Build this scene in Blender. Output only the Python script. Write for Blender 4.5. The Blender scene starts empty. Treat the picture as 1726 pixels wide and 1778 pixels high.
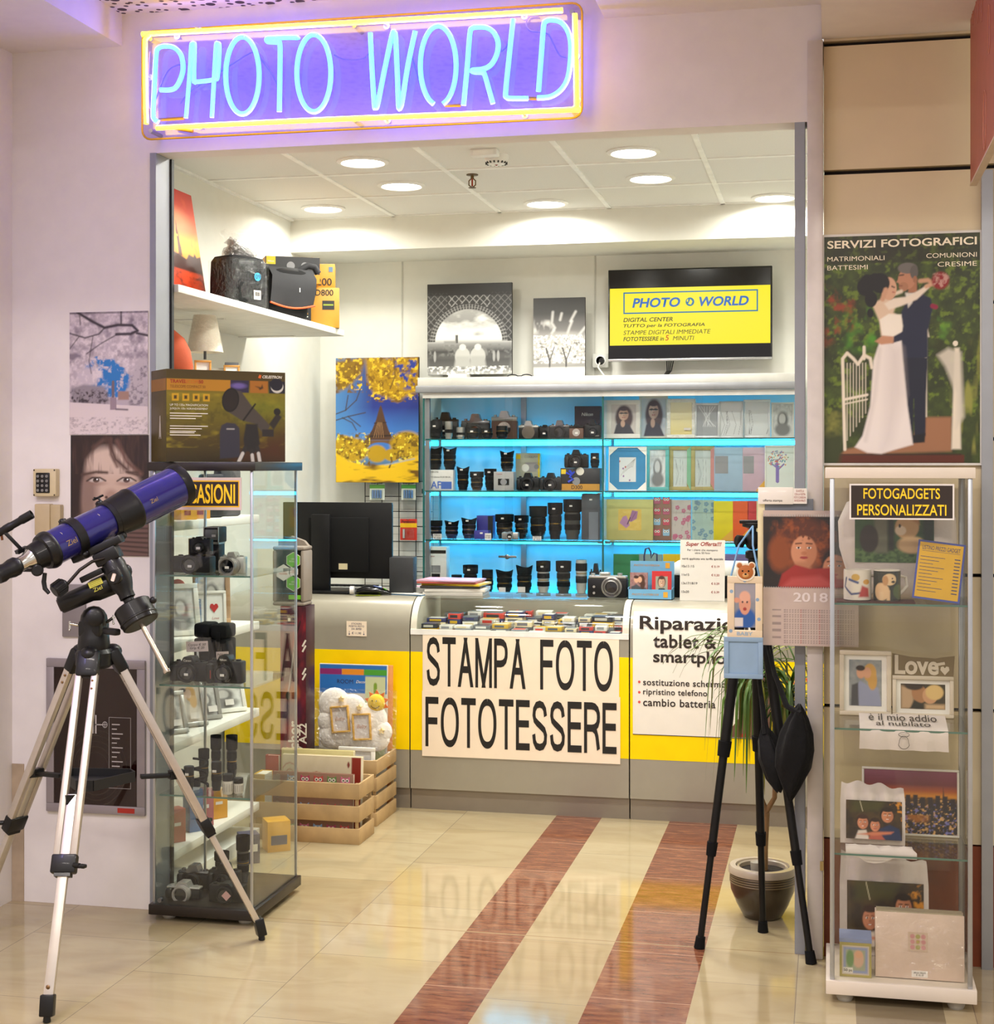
import bpy, bmesh, math, random
import numpy as np
from mathutils import Vector, Matrix
random.seed(7)
C = bpy.context.scene.collection
PI = math.pi
# ------------------------------------------------------------------ camera
FPX, CX, HZ, H, YAW = 2620.0, 863.0, 809.0, 1.65, math.radians(12.46)
SN, CS = math.sin(YAW), math.cos(YAW)
cam_d = bpy.data.cameras.new('camera'); cam = bpy.data.objects.new('camera', cam_d); C.objects.link(cam)
cam.location = (0, 0, H); cam.rotation_euler = (PI/2, 0, YAW)
cam_d.sensor_fit = 'HORIZONTAL'; cam_d.sensor_width = 36.0; cam_d.lens = 36.0*FPX/1726
cam_d.shift_y = -(889.0-HZ)/1726; cam_d.clip_end = 60
S = bpy.context.scene
S.camera = cam
S.view_settings.view_transform = 'Standard'; S.view_settings.look = 'None'
S.view_settings.gamma = 1.0; S.view_settings.use_curve_mapping = False
S.view_settings.exposure = 0.32
S.cycles.transparent_max_bounces = 32
S.cycles.caustics_reflective = False; S.cycles.caustics_refractive = False
S.cycles.sample_clamp_indirect = 4.0
# ------------------------------------------------------------------ world and large lights
W = bpy.data.worlds.new('world'); S.world = W; W.use_nodes = True
W.node_tree.nodes['Background'].inputs[0].default_value = (0.97, 0.90, 0.86, 1)
W.node_tree.nodes['Background'].inputs[1].default_value = 0.66
def area(name, loc, rot, sx, sy, power, col, spread=180):
    l = bpy.data.lights.new(name, 'AREA'); l.shape = 'RECTANGLE'; l.size = sx; l.size_y = sy
    l.energy = power; l.color = col; l.spread = math.radians(spread)
    o = bpy.data.objects.new(name, l); C.objects.link(o); o.location = loc; o.rotation_euler = rot
    return o
# fluorescent strips on the mall ceiling, in the gallery before the shop
for i, (x, y) in enumerate([(-2.2, 2.2), (0.4, 2.2), (-2.2, -0.6), (0.4, -0.6)]):
    area('gallery_strip_light', (x, y, 3.9), (0, 0, 0), 1.3, 0.16, 56 if x < 0 else 46, (1.0, 0.91, 0.83))
# daylight-blue neon of the neighbouring shop front, left along the gallery
area('neighbour_neon_light', (-2.9, 2.7, 3.0), (0, math.radians(0), 0), 0.1, 1.2, 17, (0.35, 0.3, 1.0))
# ------------------------------------------------------------------ pixel to place helpers
def P(u, v, Y):
    q = (u-CX)/FPX
    X = Y*(q*CS-SN)/(CS+q*SN)
    d = Y*CS-X*SN
    return X, H-(v-HZ)*d/FPX
def F(u, v):
    d = H*FPX/(v-HZ); r = (u-CX)/FPX*d
    return r*CS-d*SN, r*SN+d*CS
def PX(u, v, X):            # point on a plane of constant X
    q = (u-CX)/FPX
    Y = X*(CS+q*SN)/(q*CS-SN)
    d = Y*CS-X*SN
    return Y, H-(v-HZ)*d/FPX
def PZ(u, v, Z):
    d = (H-Z)*FPX/(v-HZ); r = (u-CX)/FPX*d
    return r*CS-d*SN, r*SN+d*CS
# ------------------------------------------------------------------ colour and materials
def lin(c):
    if isinstance(c, str): c = tuple(int(c[i:i+2], 16) for i in (0, 2, 4))
    return tuple(((x/255)/12.92 if x/255 <= .04045 else ((x/255+.055)/1.055)**2.4) for x in c)
MATS = {}
def M(name, col='808080', rough=.5, metal=0., spec=.5, emit=None, es=1., var=.06, scale=14., bump=0., bscale=120., trans=0., coat=0., alpha=1., sheen=0.):
    if name in MATS: return MATS[name]
    m = bpy.data.materials.new(name); m.use_nodes = True; MATS[name] = m
    nt = m.node_tree; b = nt.nodes['Principled BSDF']
    c = lin(col)
    b.inputs['Roughness'].default_value = rough; b.inputs['Metallic'].default_value = metal
    b.inputs['Specular IOR Level'].default_value = spec
    b.inputs['Coat Weight'].default_value = coat; b.inputs['Coat Roughness'].default_value = .08
    b.inputs['Sheen Weight'].default_value = sheen
    tc = nt.nodes.new('ShaderNodeTexCoord')
    n = nt.nodes.new('ShaderNodeTexNoise'); n.inputs['Scale'].default_value = scale; n.inputs['Detail'].default_value = 3
    nt.links.new(tc.outputs['Object'], n.inputs['Vector'])
    r = nt.nodes.new('ShaderNodeMapRange'); r.inputs[1].default_value = .3; r.inputs[2].default_value = .7
    r.inputs[3].default_value = 1-var; r.inputs[4].default_value = 1+var
    nt.links.new(n.outputs['Fac'], r.inputs[0])
    mx = nt.nodes.new('ShaderNodeVectorMath'); mx.operation = 'SCALE'
    mx.inputs[0].default_value = c; nt.links.new(r.outputs[0], mx.inputs['Scale'])
    nt.links.new(mx.outputs[0], b.inputs['Base Color'])
    if emit is not None:
        b.inputs['Emission Color'].default_value = (*(emit if isinstance(emit, tuple) else lin(emit)), 1)
        b.inputs['Emission Strength'].default_value = es
    if bump:
        n2 = nt.nodes.new('ShaderNodeTexNoise'); n2.inputs['Scale'].default_value = bscale; n2.inputs['Detail'].default_value = 4
        nt.links.new(tc.outputs['Object'], n2.inputs['Vector'])
        bp = nt.nodes.new('ShaderNodeBump'); bp.inputs['Strength'].default_value = bump; bp.inputs['Distance'].default_value = .01
        nt.links.new(n2.outputs['Fac'], bp.inputs['Height']); nt.links.new(bp.outputs[0], b.inputs['Normal'])
    return m
def glass(name, tint=(.97, .99, .98), refl=1.0, rough=.015, ior=1.5):
    if name in MATS: return MATS[name]
    m = bpy.data.materials.new(name); m.use_nodes = True; MATS[name] = m
    nt = m.node_tree; nt.nodes.remove(nt.nodes['Principled BSDF'])
    out = nt.nodes['Material Output']
    t = nt.nodes.new('ShaderNodeBsdfTransparent'); t.inputs[0].default_value = (*tint, 1)
    g = nt.nodes.new('ShaderNodeBsdfGlossy'); g.inputs['Roughness'].default_value = rough; g.inputs['Color'].default_value = (refl, refl, refl, 1)
    f = nt.nodes.new('ShaderNodeFresnel')
    gm_ = nt.nodes.new('ShaderNodeNewGeometry'); mr_ = nt.nodes.new('ShaderNodeMapRange'); mr_.inputs[3].default_value = ior; mr_.inputs[4].default_value = 1/ior
    nt.links.new(gm_.outputs['Backfacing'], mr_.inputs[0]); nt.links.new(mr_.outputs[0], f.inputs['IOR'])     # same Fresnel on both faces of a pane
    x = nt.nodes.new('ShaderNodeMixShader')
    nt.links.new(f.outputs[0], x.inputs[0]); nt.links.new(t.outputs[0], x.inputs[1]); nt.links.new(g.outputs[0], x.inputs[2])
    nt.links.new(x.outputs[0], out.inputs['Surface'])
    return m
def film(name, fac=.25, rough=.12, bump=.6, bscale=30.):     # crinkled clear plastic wrap
    if name in MATS: return MATS[name]
    m = bpy.data.materials.new(name); m.use_nodes = True; MATS[name] = m
    nt = m.node_tree; nt.nodes.remove(nt.nodes['Principled BSDF']); out = nt.nodes['Material Output']
    t = nt.nodes.new('ShaderNodeBsdfTransparent'); g = nt.nodes.new('ShaderNodeBsdfGlossy'); g.inputs['Roughness'].default_value = rough
    tc = nt.nodes.new('ShaderNodeTexCoord'); n = nt.nodes.new('ShaderNodeTexNoise'); n.inputs['Scale'].default_value = bscale; n.inputs['Distortion'].default_value = 1.5
    nt.links.new(tc.outputs['Object'], n.inputs['Vector'])
    bp = nt.nodes.new('ShaderNodeBump'); bp.inputs['Strength'].default_value = bump; bp.inputs['Distance'].default_value = .05
    nt.links.new(n.outputs['Fac'], bp.inputs['Height']); nt.links.new(bp.outputs[0], g.inputs['Normal'])
    x = nt.nodes.new('ShaderNodeMixShader'); x.inputs[0].default_value = fac
    nt.links.new(t.outputs[0], x.inputs[1]); nt.links.new(g.outputs[0], x.inputs[2]); nt.links.new(x.outputs[0], out.inputs['Surface'])
    return m
def printmat(name='print', rough=.35, coat=0., emit=0.):
    if name in MATS: return MATS[name]
    m = bpy.data.materials.new(name); m.use_nodes = True; MATS[name] = m
    nt = m.node_tree; b = nt.nodes['Principled BSDF']; b.inputs['Roughness'].default_value = rough
    b.inputs['Coat Weight'].default_value = coat
    a = nt.nodes.new('ShaderNodeVertexColor'); a.layer_name = 'ink'
    n = nt.nodes.new('ShaderNodeTexNoise'); n.inputs['Scale'].default_value = 900
    r = nt.nodes.new('ShaderNodeMapRange'); r.inputs[3].default_value = .95; r.inputs[4].default_value = 1.05
    nt.links.new(n.outputs['Fac'], r.inputs[0])
    mx = nt.nodes.new('ShaderNodeVectorMath'); mx.operation = 'SCALE'
    nt.links.new(a.outputs['Color'], mx.inputs[0]); nt.links.new(r.outputs[0], mx.inputs['Scale'])
    nt.links.new(mx.outputs[0], b.inputs['Base Color'])
    if emit:
        nt.links.new(mx.outputs[0], b.inputs['Emission Color']); b.inputs['Emission Strength'].default_value = emit
    return m
# ------------------------------------------------------------------ objects
def tag(o, label=None, cat=None, group=None, kind=None):
    if label: o['label'] = label
    if cat: o['category'] = cat
    if group: o['group'] = group
    if kind: o['kind'] = kind
    return o
def thing(name, label, cat, loc=(0, 0, 0), rz=0., group=None, rx=0., ry=0.):
    o = bpy.data.objects.new(name, None); o.empty_display_size = .02; C.objects.link(o)
    o.location = loc; o.rotation_euler = (rx, ry, rz)
    return tag(o, label, cat, group)
def link(name, me, parent=None, loc=None, rz=0., rx=0., ry=0.):
    o = bpy.data.objects.new(name, me); C.objects.link(o)
    if parent: o.parent = parent
    if loc is not None: o.location = loc
    o.rotation_euler = (rx, ry, rz)
    return o
def copy_tree(o, parent=None):
    c = o.copy(); C.objects.link(c)
    if parent: c.parent = parent
    for ch in list(o.children): copy_tree(ch, c)
    return c
class MB:
    def __init__(s): s.bm = bmesh.new(); s.mats = []; s.mi = 0; s.X = Matrix.Identity(4); s.sm = True
    def m(s, mat):
        if mat not in s.mats: s.mats.append(mat)
        s.mi = s.mats.index(mat); return s
    def at(s, loc=(0, 0, 0), rx=0., ry=0., rz=0.):
        s.X = Matrix.Translation(loc) @ Matrix.Rotation(rz, 4, 'Z') @ Matrix.Rotation(ry, 4, 'Y') @ Matrix.Rotation(rx, 4, 'X'); return s
    def _new(s, verts):
        fs = set()
        for v in verts: fs.update(v.link_faces)
        for f in fs: f.material_index = s.mi
    def raw(s, vs, fs):
        bv = [s.bm.verts.new(s.X @ Vector(v)) for v in vs]
        for f in fs:
            try: s.bm.faces.new([bv[i] for i in f]).material_index = s.mi
            except ValueError: pass
        return s
    def box(s, x0, x1, y0, y1, z0, z1, bev=0., seg=2):
        mx = s.X @ Matrix.Translation(((x0+x1)/2, (y0+y1)/2, (z0+z1)/2)) @ Matrix.Diagonal((abs(x1-x0), abs(y1-y0), abs(z1-z0), 1))
        r = bmesh.ops.create_cube(s.bm, size=1, matrix=mx); vs = r['verts']
        if bev:
            es = set()
            for v in vs: es.update(v.link_edges)
            r2 = bmesh.ops.bevel(s.bm, geom=list(es), offset=bev, segments=seg, profile=.5, affect='EDGES')
            for f in r2['faces']: f.material_index = s.mi
            vs = r2['verts'] + [v for v in vs if v.is_valid]
        s._new(vs); return s
    def cb(s, cx, cy, cz, sx, sy, sz, bev=0., seg=2): return s.box(cx-sx/2, cx+sx/2, cy-sy/2, cy+sy/2, cz-sz/2, cz+sz/2, bev, seg)
    def ring(s, pts, n):
        return [s.bm.verts.new(s.X @ p) for p in pts]
    def rings(s, rs, closed_ends=True, cyclic=True):
        vs = [[s.bm.verts.new(s.X @ Vector(p)) for p in r] for r in rs]
        n = len(vs[0])
        for a, b in zip(vs[:-1], vs[1:]):
            for i in range(n if cyclic else n-1):
                j = (i+1) % n
                try: s.bm.faces.new((a[i], a[j], b[j], b[i])).material_index = s.mi
                except ValueError: pass
        if closed_ends and cyclic:
            for r in (list(reversed(vs[0])), vs[-1]):
                try: s.bm.faces.new(r).material_index = s.mi
                except ValueError: pass
        return s
    def lathe(s, prof, n=24, p0=(0, 0, 0), p1=None, caps=True):
        """profile [(r, t)]: t metres along the axis from p0 towards p1 (default up)."""
        p0 = Vector(p0); d = (Vector(p1)-p0).normalized() if p1 is not None else Vector((0, 0, 1))
        a = d.orthogonal().normalized(); b = d.cross(a)
        rs = [[p0+d*t+(a*math.cos(2*PI*i/n)+b*math.sin(2*PI*i/n))*max(r, 1e-5) for i in range(n)] for r, t in prof]
        return s.rings(rs, caps)
    def cyl(s, p0, p1, r, r1=None, n=20):
        L = (Vector(p1)-Vector(p0)).length
        return s.lathe([(r, 0), (r if r1 is None else r1, L)], n, p0, p1)
    def tube(s, pts, r, n=8, closed=False, sq=None):
        pts = [Vector(p) for p in pts]; N = len(pts); rs = []; up = None
        for i, p in enumerate(pts):
            q0 = pts[i-1] if (i > 0 or closed) else p; q1 = pts[(i+1) % N] if (i < N-1 or closed) else p
            d = (q1-q0)
            d = d.normalized() if d.length > 1e-9 else Vector((0, 0, 1))
            if up is None: up = d.orthogonal().normalized()
            up = (up-d*up.dot(d)); up = up.normalized() if up.length > 1e-6 else d.orthogonal().normalized()
            b = d.cross(up); rr = r[i] if isinstance(r, (list, tuple)) else r
            rs.append([p+(up*math.cos(2*PI*k/n)+b*math.sin(2*PI*k/n))*rr for k in range(n)])
        if closed: rs.append(rs[0])
        return s.rings(rs, not closed)
    def bar(s, p0, p1, w, h, up=(0, 0, 1), bev=0.):
        p0, p1 = Vector(p0), Vector(p1); d = p1-p0; L = d.length; d.normalize(); up = Vector(up)
        x = d.cross(up)
        if x.length < 1e-4: x = d.orthogonal()
        x.normalize(); z = x.cross(d)
        R = Matrix((x, d, z)).transposed().to_4x4(); R.translation = (p0+p1)/2
        o = s.X; s.X = o @ R; s.cb(0, 0, 0, w, L, h, bev); s.X = o; return s
    def prism(s, pts, y0, y1):
        """outline in the XZ plane, pushed from y0 to y1"""
        n = len(pts)
        a = [s.bm.verts.new(s.X @ Vector((x, y0, z))) for x, z in pts]; b = [s.bm.verts.new(s.X @ Vector((x, y1, z))) for x, z in pts]
        fs = [s.bm.faces.new(a), s.bm.faces.new(b[::-1])] + [s.bm.faces.new((a[i], b[i], b[(i+1) % n], a[(i+1) % n])) for i in range(n)]
        for f in fs: f.material_index = s.mi
        return s
    def frame(s, x0, x1, z0, z1, w, y0, y1, bev=0.):
        s.box(x0, x1, y0, y1, z1-w, z1, bev); s.box(x0, x1, y0, y1, z0, z0+w, bev)
        s.box(x0, x0+w, y0, y1, z0+w, z1-w, bev); s.box(x1-w, x1, y0, y1, z0+w, z1-w, bev); return s
    def ball(s, c, rx, ry=None, rz=None, n=16):
        ry = rx if ry is None else ry; rz = rx if rz is None else rz
        r = bmesh.ops.create_uvsphere(s.bm, u_segments=n, v_segments=max(6, n//2), radius=1, matrix=s.X @ Matrix.Translation(c) @ Matrix.Diagonal((rx, ry, rz, 1)))
        s._new(r['verts']); return s
    def mesh(s, name='mesh', smooth=38):
        bmesh.ops.recalc_face_normals(s.bm, faces=s.bm.faces[:])
        me = bpy.data.meshes.new(name); s.bm.to_mesh(me); s.bm.free()
        for m in s.mats: me.materials.append(m)
        if smooth: me.shade_smooth(); me.set_sharp_from_angle(angle=math.radians(smooth))
        return me
    def build(s, name, parent=None, loc=None, rz=0., rx=0., ry=0., smooth=38):
        return link(name, s.mesh(name, smooth), parent, loc, rz, rx, ry)
def B(mat): return MB().m(mat)
# writing: real letters as thin meshes, fitted to a width and a height
def text_mesh(body, mat, w=None, h=None, bold=0., slant=0., depth=.0006, align='CENTER', space=1., line=1.):
    cu = bpy.data.curves.new('lettering', 'FONT'); cu.body = body; cu.size = 1; cu.offset = 0 if 'M' in body else bold; cu.shear = slant
    cu.extrude = 0; cu.resolution_u = 4; cu.align_x = align; cu.space_character = space; cu.space_line = line
    o = bpy.data.objects.new('tmp', cu); C.objects.link(o)
    me = bpy.data.meshes.new_from_object(o)
    bpy.data.objects.remove(o); bpy.data.curves.remove(cu)
    n = len(me.vertices); co = np.empty(n*3); me.vertices.foreach_get('co', co); co = co.reshape(-1, 3)
    lo, hi = co.min(0), co.max(0); sx = sy = 1.
    if w: sx = w/(hi[0]-lo[0])
    if h: sy = h/(hi[1]-lo[1])
    if w and not h: sy = sx
    if h and not w: sx = sy
    x = (co[:, 0]-(lo[0]+hi[0])/2)*sx; z = (co[:, 1]-(lo[1]+hi[1])/2)*sy
    out = np.stack([x, np.full(n, -depth), z], 1)
    me.vertices.foreach_set('co', out.ravel()); me.update()
    me.materials.clear(); me.materials.append(mat)
    me['w'] = float((hi[0]-lo[0])*sx)
    return me
def text(body, mat, parent, x, y, z, w=None, h=None, bold=0., slant=0., align='CENTER', left=False, rz=0., rx=0., ry=0., space=1., line=1., name='lettering'):
    me = text_mesh(body, mat, w, h, bold, slant, align=align, space=space, line=line)
    if left: x = x+me['w']/2
    return link(name, me, parent, (x, y, z), rz, rx, ry)

# tall narrow sign lettering drawn with a flat nib: centre lines in a unit box
_bowl = [(.0, 1), (.5, 1), (.72, .98), (.9, .92), (.99, .82), (1, .745), (.99, .67), (.9, .57), (.72, .51), (.5, .49), (0, .49)]
GL = {'S': (.64, [[(.97, .72), (.9, .88), (.74, .97), (.5, 1.), (.24, .97), (.07, .87), (.03, .74), (.1, .63), (.3, .56), (.6, .48), (.86, .40), (.98, .28), (.95, .13), (.77, .03), (.5, 0), (.23, .03), (.07, .13), (.01, .30)]]),
      'T': (.62, [[(0, 1), (1, 1)], [(.5, 0), (.5, 1)]]), 'A': (.70, [[(.03, 0), (.5, 1)], [(.97, 0), (.5, 1)], [(.22, .33), (.78, .33)]]),
      'M': (.76, [[(0, 0), (0, 1)], [(1, 0), (1, 1)], [(.03, 1), (.5, 0)], [(.97, 1), (.5, 0)]]), 'P': (.62, [[(0, 0), (0, 1)], _bowl]),
      'F': (.56, [[(0, 0), (0, 1)], [(0, 1), (1, 1)], [(0, .52), (.9, .52)]]), 'E': (.58, [[(0, 0), (0, 1)], [(0, 1), (1, 1)], [(0, .53), (.93, .53)], [(0, 0), (1, 0)]]),
      'O': (.78, [[(.5+.5*math.copysign(abs(math.cos(a))**.9, math.cos(a)), .5+.5*math.copysign(abs(math.sin(a))**.9, math.sin(a))) for a in [PI/2+2*PI*k/40 for k in range(41)]]]),
      'R': (.66, [[(0, 0), (0, 1)], _bowl, [(.55, .49), (.78, .42), (.88, .30), (1, 0)]]), ' ': (.16, [])}
def nib_text(body, mat, parent, x, y, z, w, h, px=.064, py=.07, gap=.10):
    tot = sum(GL[c][0] for c in body)+gap*(len(body)-1); k = w/tot; mb = MB().m(mat); cx = x-w/2; pw, ph = px*k, py*h
    for c in body:
        gw = GL[c][0]*k
        for ln in GL[c][1]:
            pts = [Vector((cx+pw+q[0]*(gw-2*pw), z-h/2+ph+q[1]*(h-2*ph))) for q in ln]; n = len(pts)
            if n == 2 or ln[0][0] == 0:
                d = (pts[1]-pts[0]).normalized()
                if abs(d.x) < 1e-3 or abs(d.y) < 1e-3: pts[0] = pts[0]-Vector((d.x*pw, d.y*ph)); 
                if n == 2 and (abs(d.x) < 1e-3 or abs(d.y) < 1e-3): pts[1] = pts[1]+Vector((d.x*pw, d.y*ph))
            L, R = [], []
            for i in range(n):
                d = (pts[min(i+1, n-1)]-pts[max(i-1, 0)])
                if ln[0] == ln[-1] and i in (0, n-1): d = pts[1]-pts[n-2]
                d = d.normalized(); nn = Vector((-d.y, d.x)); q = math.hypot(pw*nn.x, ph*nn.y); o = Vector((pw*pw*nn.x/q, ph*ph*nn.y/q))
                if n == 2 and abs(d.x) > .02 and abs(d.y) > .02: o = Vector((pw*1.12*(1 if nn.x > 0 else -1), 0)); 
                L.append(pts[i]+o); R.append(pts[i]-o)
            if n == 2 and abs((pts[1]-pts[0]).normalized().x) > .02 and abs((pts[1]-pts[0]).y) > .02*h:
                for arr in (L, R):
                    dv = arr[1]-arr[0]; arr[0] = arr[0]-dv*(ph/abs(dv.y)); arr[1] = arr[1]+dv*(ph/abs(dv.y))
            y -= .00006; mb.rings([[(a.x, y, a.y), (b.x, y, b.y)] for a, b in zip(L, R)], False, False)
        cx += gw+gap*k
    return mb.build('lettering', parent, smooth=0)
# ------------------------------------------------------------------ printed pictures: numpy canvas -> coloured grid mesh
class Pic:
    def __init__(s, nx, ny, col='808080'):
        s.nx, s.ny = nx, ny; s.a = ny/nx
        s.U, s.V = np.meshgrid(np.linspace(0, 1, nx), np.linspace(0, 1, ny))      # v = 0 at the bottom
        s.I = np.empty((ny, nx, 3)); s.I[:] = lin(col)
    def mix(s, m, col):
        m = np.clip(m, 0, 1)[..., None]; c = np.array(lin(col)) if not isinstance(col, np.ndarray) else col
        s.I = s.I*(1-m)+c*m; return s
    def noise(s, f, seed=0, oct=3, fy=None):
        r = np.random.RandomState(seed); out = np.zeros((s.ny, s.nx)); amp = 1.; tot = 0.; fy = f*s.a if fy is None else fy
        for o in range(oct):
            gx, gy = int(f*2**o)+2, int(fy*2**o)+2
            g = r.rand(gy+1, gx+1); x = s.U*(gx-1.001); y = s.V*(gy-1.001)
            i, j = x.astype(int), y.astype(int); fx, fy_ = x-i, y-j
            fx = fx*fx*(3-2*fx); fy_ = fy_*fy_*(3-2*fy_)
            v = (g[j, i]*(1-fx)+g[j, i+1]*fx)*(1-fy_)+(g[j+1, i]*(1-fx)+g[j+1, i+1]*fx)*fy_
            out += amp*v; tot += amp; amp *= .55
        return out/tot
    def grad(s, stops, axis='v', m=None):
        t = s.V if axis == 'v' else s.U; ps = [p for p, _ in stops]; cs = np.array([lin(c) for _, c in stops])
        col = np.stack([np.interp(t, ps, cs[:, k]) for k in range(3)], -1)
        return s.mix(np.ones_like(s.U) if m is None else m, col)
    def ell(s, cx, cy, rx, ry, col, soft=.12, rot=0., m=1.):
        """rx in widths, ry in heights"""
        x = (s.U-cx); y = (s.V-cy)*s.a; c, q = math.cos(rot), math.sin(rot)
        d = np.sqrt(((x*c+y*q)/rx)**2+((-x*q+y*c)/(ry*s.a))**2)
        return s.mix(m*np.clip((1+soft/2-d)/max(soft, 1e-3), 0, 1), col)
    def mask(s, pts, soft=.01):
        x, y = s.U, s.V*s.a; ins = np.zeros(x.shape, bool); dist = np.full(x.shape, 9.)
        n = len(pts)
        for i in range(n):
            x0, y0 = pts[i][0], pts[i][1]*s.a; x1, y1 = pts[(i+1) % n][0], pts[(i+1) % n][1]*s.a
            if y0 != y1:
                c = ((y0 > y) != (y1 > y)) & (x < (x1-x0)*(y-y0)/(y1-y0)+x0); ins ^= c
            L = (x1-x0)**2+(y1-y0)**2+1e-12; t = np.clip(((x-x0)*(x1-x0)+(y-y0)*(y1-y0))/L, 0, 1)
            dist = np.minimum(dist, np.hypot(x-x0-t*(x1-x0), y-y0-t*(y1-y0)))
        sd = np.where(ins, dist, -dist)
        return np.clip(.5+sd/max(soft, 1e-4), 0, 1)
    def poly(s, pts, col, soft=.012, m=1.): return s.mix(s.mask(pts, soft)*m, col)
    def line(s, pts, w, col, soft=.008, m=1.):
        x, y = s.U, s.V*s.a; dist = np.full(x.shape, 9.)
        for (x0, y0), (x1, y1) in zip(pts[:-1], pts[1:]):
            y0 *= s.a; y1 *= s.a; L = (x1-x0)**2+(y1-y0)**2+1e-12; t = np.clip(((x-x0)*(x1-x0)+(y-y0)*(y1-y0))/L, 0, 1)
            dist = np.minimum(dist, np.hypot(x-x0-t*(x1-x0), y-y0-t*(y1-y0)))
        return s.mix(np.clip((w/2-dist)/max(soft, 1e-4)+.5, 0, 1)*m, col)
    def rect(s, x0, y0, x1, y1, col, soft=.006, m=1.): return s.poly([(x0, y0), (x1, y0), (x1, y1), (x0, y1)], col, soft, m)
    def face(s, cx, cy, rx, ry, skin='d9a07c', hair='3a2218', look=0., smile=True, rot=0., dark='8a5238'):
        """a small frontal portrait: hair behind, face, features"""
        s.ell(cx, cy+ry*.18, rx*1.28, ry*1.22, hair, .25)
        s.ell(cx, cy, rx, ry, skin, .14)
        s.ell(cx+rx*.55, cy-ry*.1, rx*.5, ry*.8, dark, .9, m=.35)
        s.ell(cx, cy+ry*.95, rx*.95, ry*.32, hair, .3)
        for k in (-1, 1):
            s.ell(cx+k*rx*.4+look*rx, cy+ry*.12, rx*.17, ry*.085, 'efe6de', .3); s.ell(cx+k*rx*.4+look*rx*1.3, cy+ry*.12, rx*.09, ry*.075, '1c120e', .3)
            s.line([(cx+k*rx*.62+look*rx, cy+ry*.3), (cx+k*rx*.2+look*rx, cy+ry*.33)], rx*.1, hair, rx*.06)
        s.ell(cx+look*rx*1.2, cy-ry*.18, rx*.14, ry*.1, dark, .8, m=.5)
        s.ell(cx+look*rx, cy-ry*.5, rx*.34, ry*.085, 'a8423c', .4)
        if smile: s.ell(cx+look*rx, cy-ry*.49, rx*.24, ry*.035, 'f3ebe4', .5)
        return s
    def mesh(s, w, h, mat, y=0.):
        nx, ny = s.nx, s.ny
        xs, zs = np.meshgrid(np.linspace(-w/2, w/2, nx), np.linspace(0, h, ny))
        co = np.stack([xs.ravel(), np.full(nx*ny, y), zs.ravel()], 1)
        i = np.arange(nx-1)[None, :]+np.arange(ny-1)[:, None]*nx; i = i.ravel()
        q = np.stack([i, i+1, i+nx+1, i+nx], 1).astype(np.int32)
        me = bpy.data.meshes.new('print'); me.vertices.add(nx*ny); me.vertices.foreach_set('co', co.ravel())
        me.loops.add(q.size); me.loops.foreach_set('vertex_index', q.ravel())
        me.polygons.add(len(q)); me.polygons.foreach_set('loop_start', np.arange(0, q.size, 4, dtype=np.int32))
        me.update(calc_edges=True)
        a = me.color_attributes.new('ink', 'FLOAT_COLOR', 'POINT')
        a.data.foreach_set('color', np.concatenate([np.clip(s.I, 0, 1).reshape(-1, 3), np.ones((nx*ny, 1))], 1).ravel())
        me.materials.append(mat); return me
    def put(s, name, parent, w, h, loc=(0, 0, 0), mat=None, **k):
        return link(name, s.mesh(w, h, mat or printmat()), parent, loc, **k)
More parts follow.
